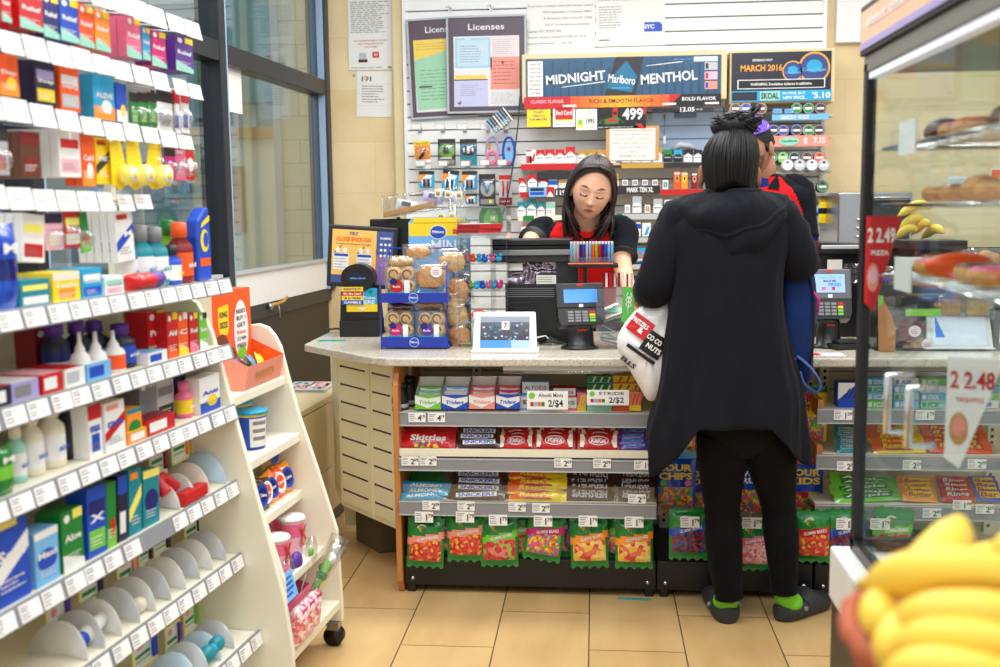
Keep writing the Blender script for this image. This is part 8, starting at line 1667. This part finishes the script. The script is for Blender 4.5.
# ================================================================ BASKET OF BANANAS
ba=AZ(925,610,.93);bc=Vector((.488,1.0,.825));mat('wicker',(176,88,52),.7,bump=.3,scale=60)
o=thing('wicker_basket','reddish brown woven basket holding bananas in the right foreground','basket',(bc.x,bc.y,.825));b=MB();RX,RY,Hh=.235,.2,.155
for k in range(11):
    z=k*Hh/10;s=.8+.2*k/10;b.tube([(RX*s*math.cos(a),RY*s*math.sin(a),z+.004*math.sin(a*24+k*math.pi))for a in[i*2*math.pi/72 for i in range(73)]],.0085,'wicker',6)
b.slab([(RX*.8*math.cos(i*.3927),RY*.8*math.sin(i*.3927))for i in range(16)],-.004,.004,'wicker');b.build('weave',o)
b=MB();b.tube([(RX*1.02*math.cos(a),RY*1.02*math.sin(a),Hh+.006+.004*math.sin(a*30))for a in[i*2*math.pi/90 for i in range(91)]],.011,'wicker',8);b.build('rim',o)
t=thing('produce_stand','plain grey stand carrying the banana basket beside the display case','stand',(bc.x,bc.y,0));b=MB();b.box(-.2,-.17,.785,.22,.17,.82,'lgrey');b.build('top',t,bevel=.005);b=MB();b.box(-.15,-.12,0,.17,.12,.785,'dark');b.build('pedestal',t)
def bpx(px,py,Y):return AY(px,py,Y)
BN=[([(862,584,1.0),(915,572,.95),(985,570,.93),(1060,590,.95)],.0225,'top long banana lying across the basket'),([(896,600,1.0),(925,572,1.02),(950,542,1.05),(962,515,1.06)],.027,'banana standing upright behind the pile'),([(888,622,.93),(935,613,.89),(1000,612,.88),(1080,622,.9)],.020,'second long banana below the top one'),
      ([(885,650,.9),(935,638,.87),(1000,642,.86),(1080,662,.88)],.019,'third long banana near the basket front'),([(885,640,.94),(878,618,.95),(884,602,.97),(910,592,1.0)],.019,'short banana curving down at the basket left'),([(880,664,.9),(892,645,.9),(905,625,.92),(930,615,.95)],.019,'lower left banana tucked under the others'),
      ([(880,680,.86),(920,668,.84),(980,672,.83),(1060,690,.85)],.019,'front bottom banana cut by the picture edge'),([(985,560,1.1),(1020,545,1.1),(1050,540,1.1),(1090,550,1.1)],.022,'rear right banana at the picture edge'),([(940,575,1.12),(985,560,1.12),(1030,562,1.12),(1080,575,1.12)],.021,'banana behind the top long one')]
for P,r,l in BN:banana([bpx(*p)for p in P],r,l)

# ---- small extras
c,w,h=fit(479,202,503,236,YS-.02);b=MB();b.prism([(w/2*math.cos(i*.2618),h/2+h/2*math.sin(i*.2618))for i in range(24)],0,.006,'green');b.disc(0,h*.5,w*.3,h*.3,-.001,'lgreen',20);tag(b.build('round_sign',loc=c),'round green sign on the slats behind the clear tower','sign')
def fo(b,w,h):b.quad(-w*.45,h*.05,w*.45,h*.95,-.0006,'orange');b.disc(0,h*.5,w*.3,h*.25,-.001,'lorange',18);b.disc(w*.1,h*.6,w*.12,h*.1,-.0014,'yellow',14)
sheet((990,1014),(168,200),'fruit_poster','orange fruit poster on the beige wall seen through the display case',fo,Y=YB-.01)
sheet((948,966),(176,206),'paper_notice','white printed sheet on the beige wall seen through the display case',f1,Y=YB-.01)
b=MB();b.box(-.06,0,0,.06,.012,.003,'teal_clear');tag(b.build('plastic_strip',loc=AZ(634,598,0)+Vector((0,-.02,.001)),rot=(0,0,R(-3))),'thin teal plastic strip on the floor by the shelving base','strip')
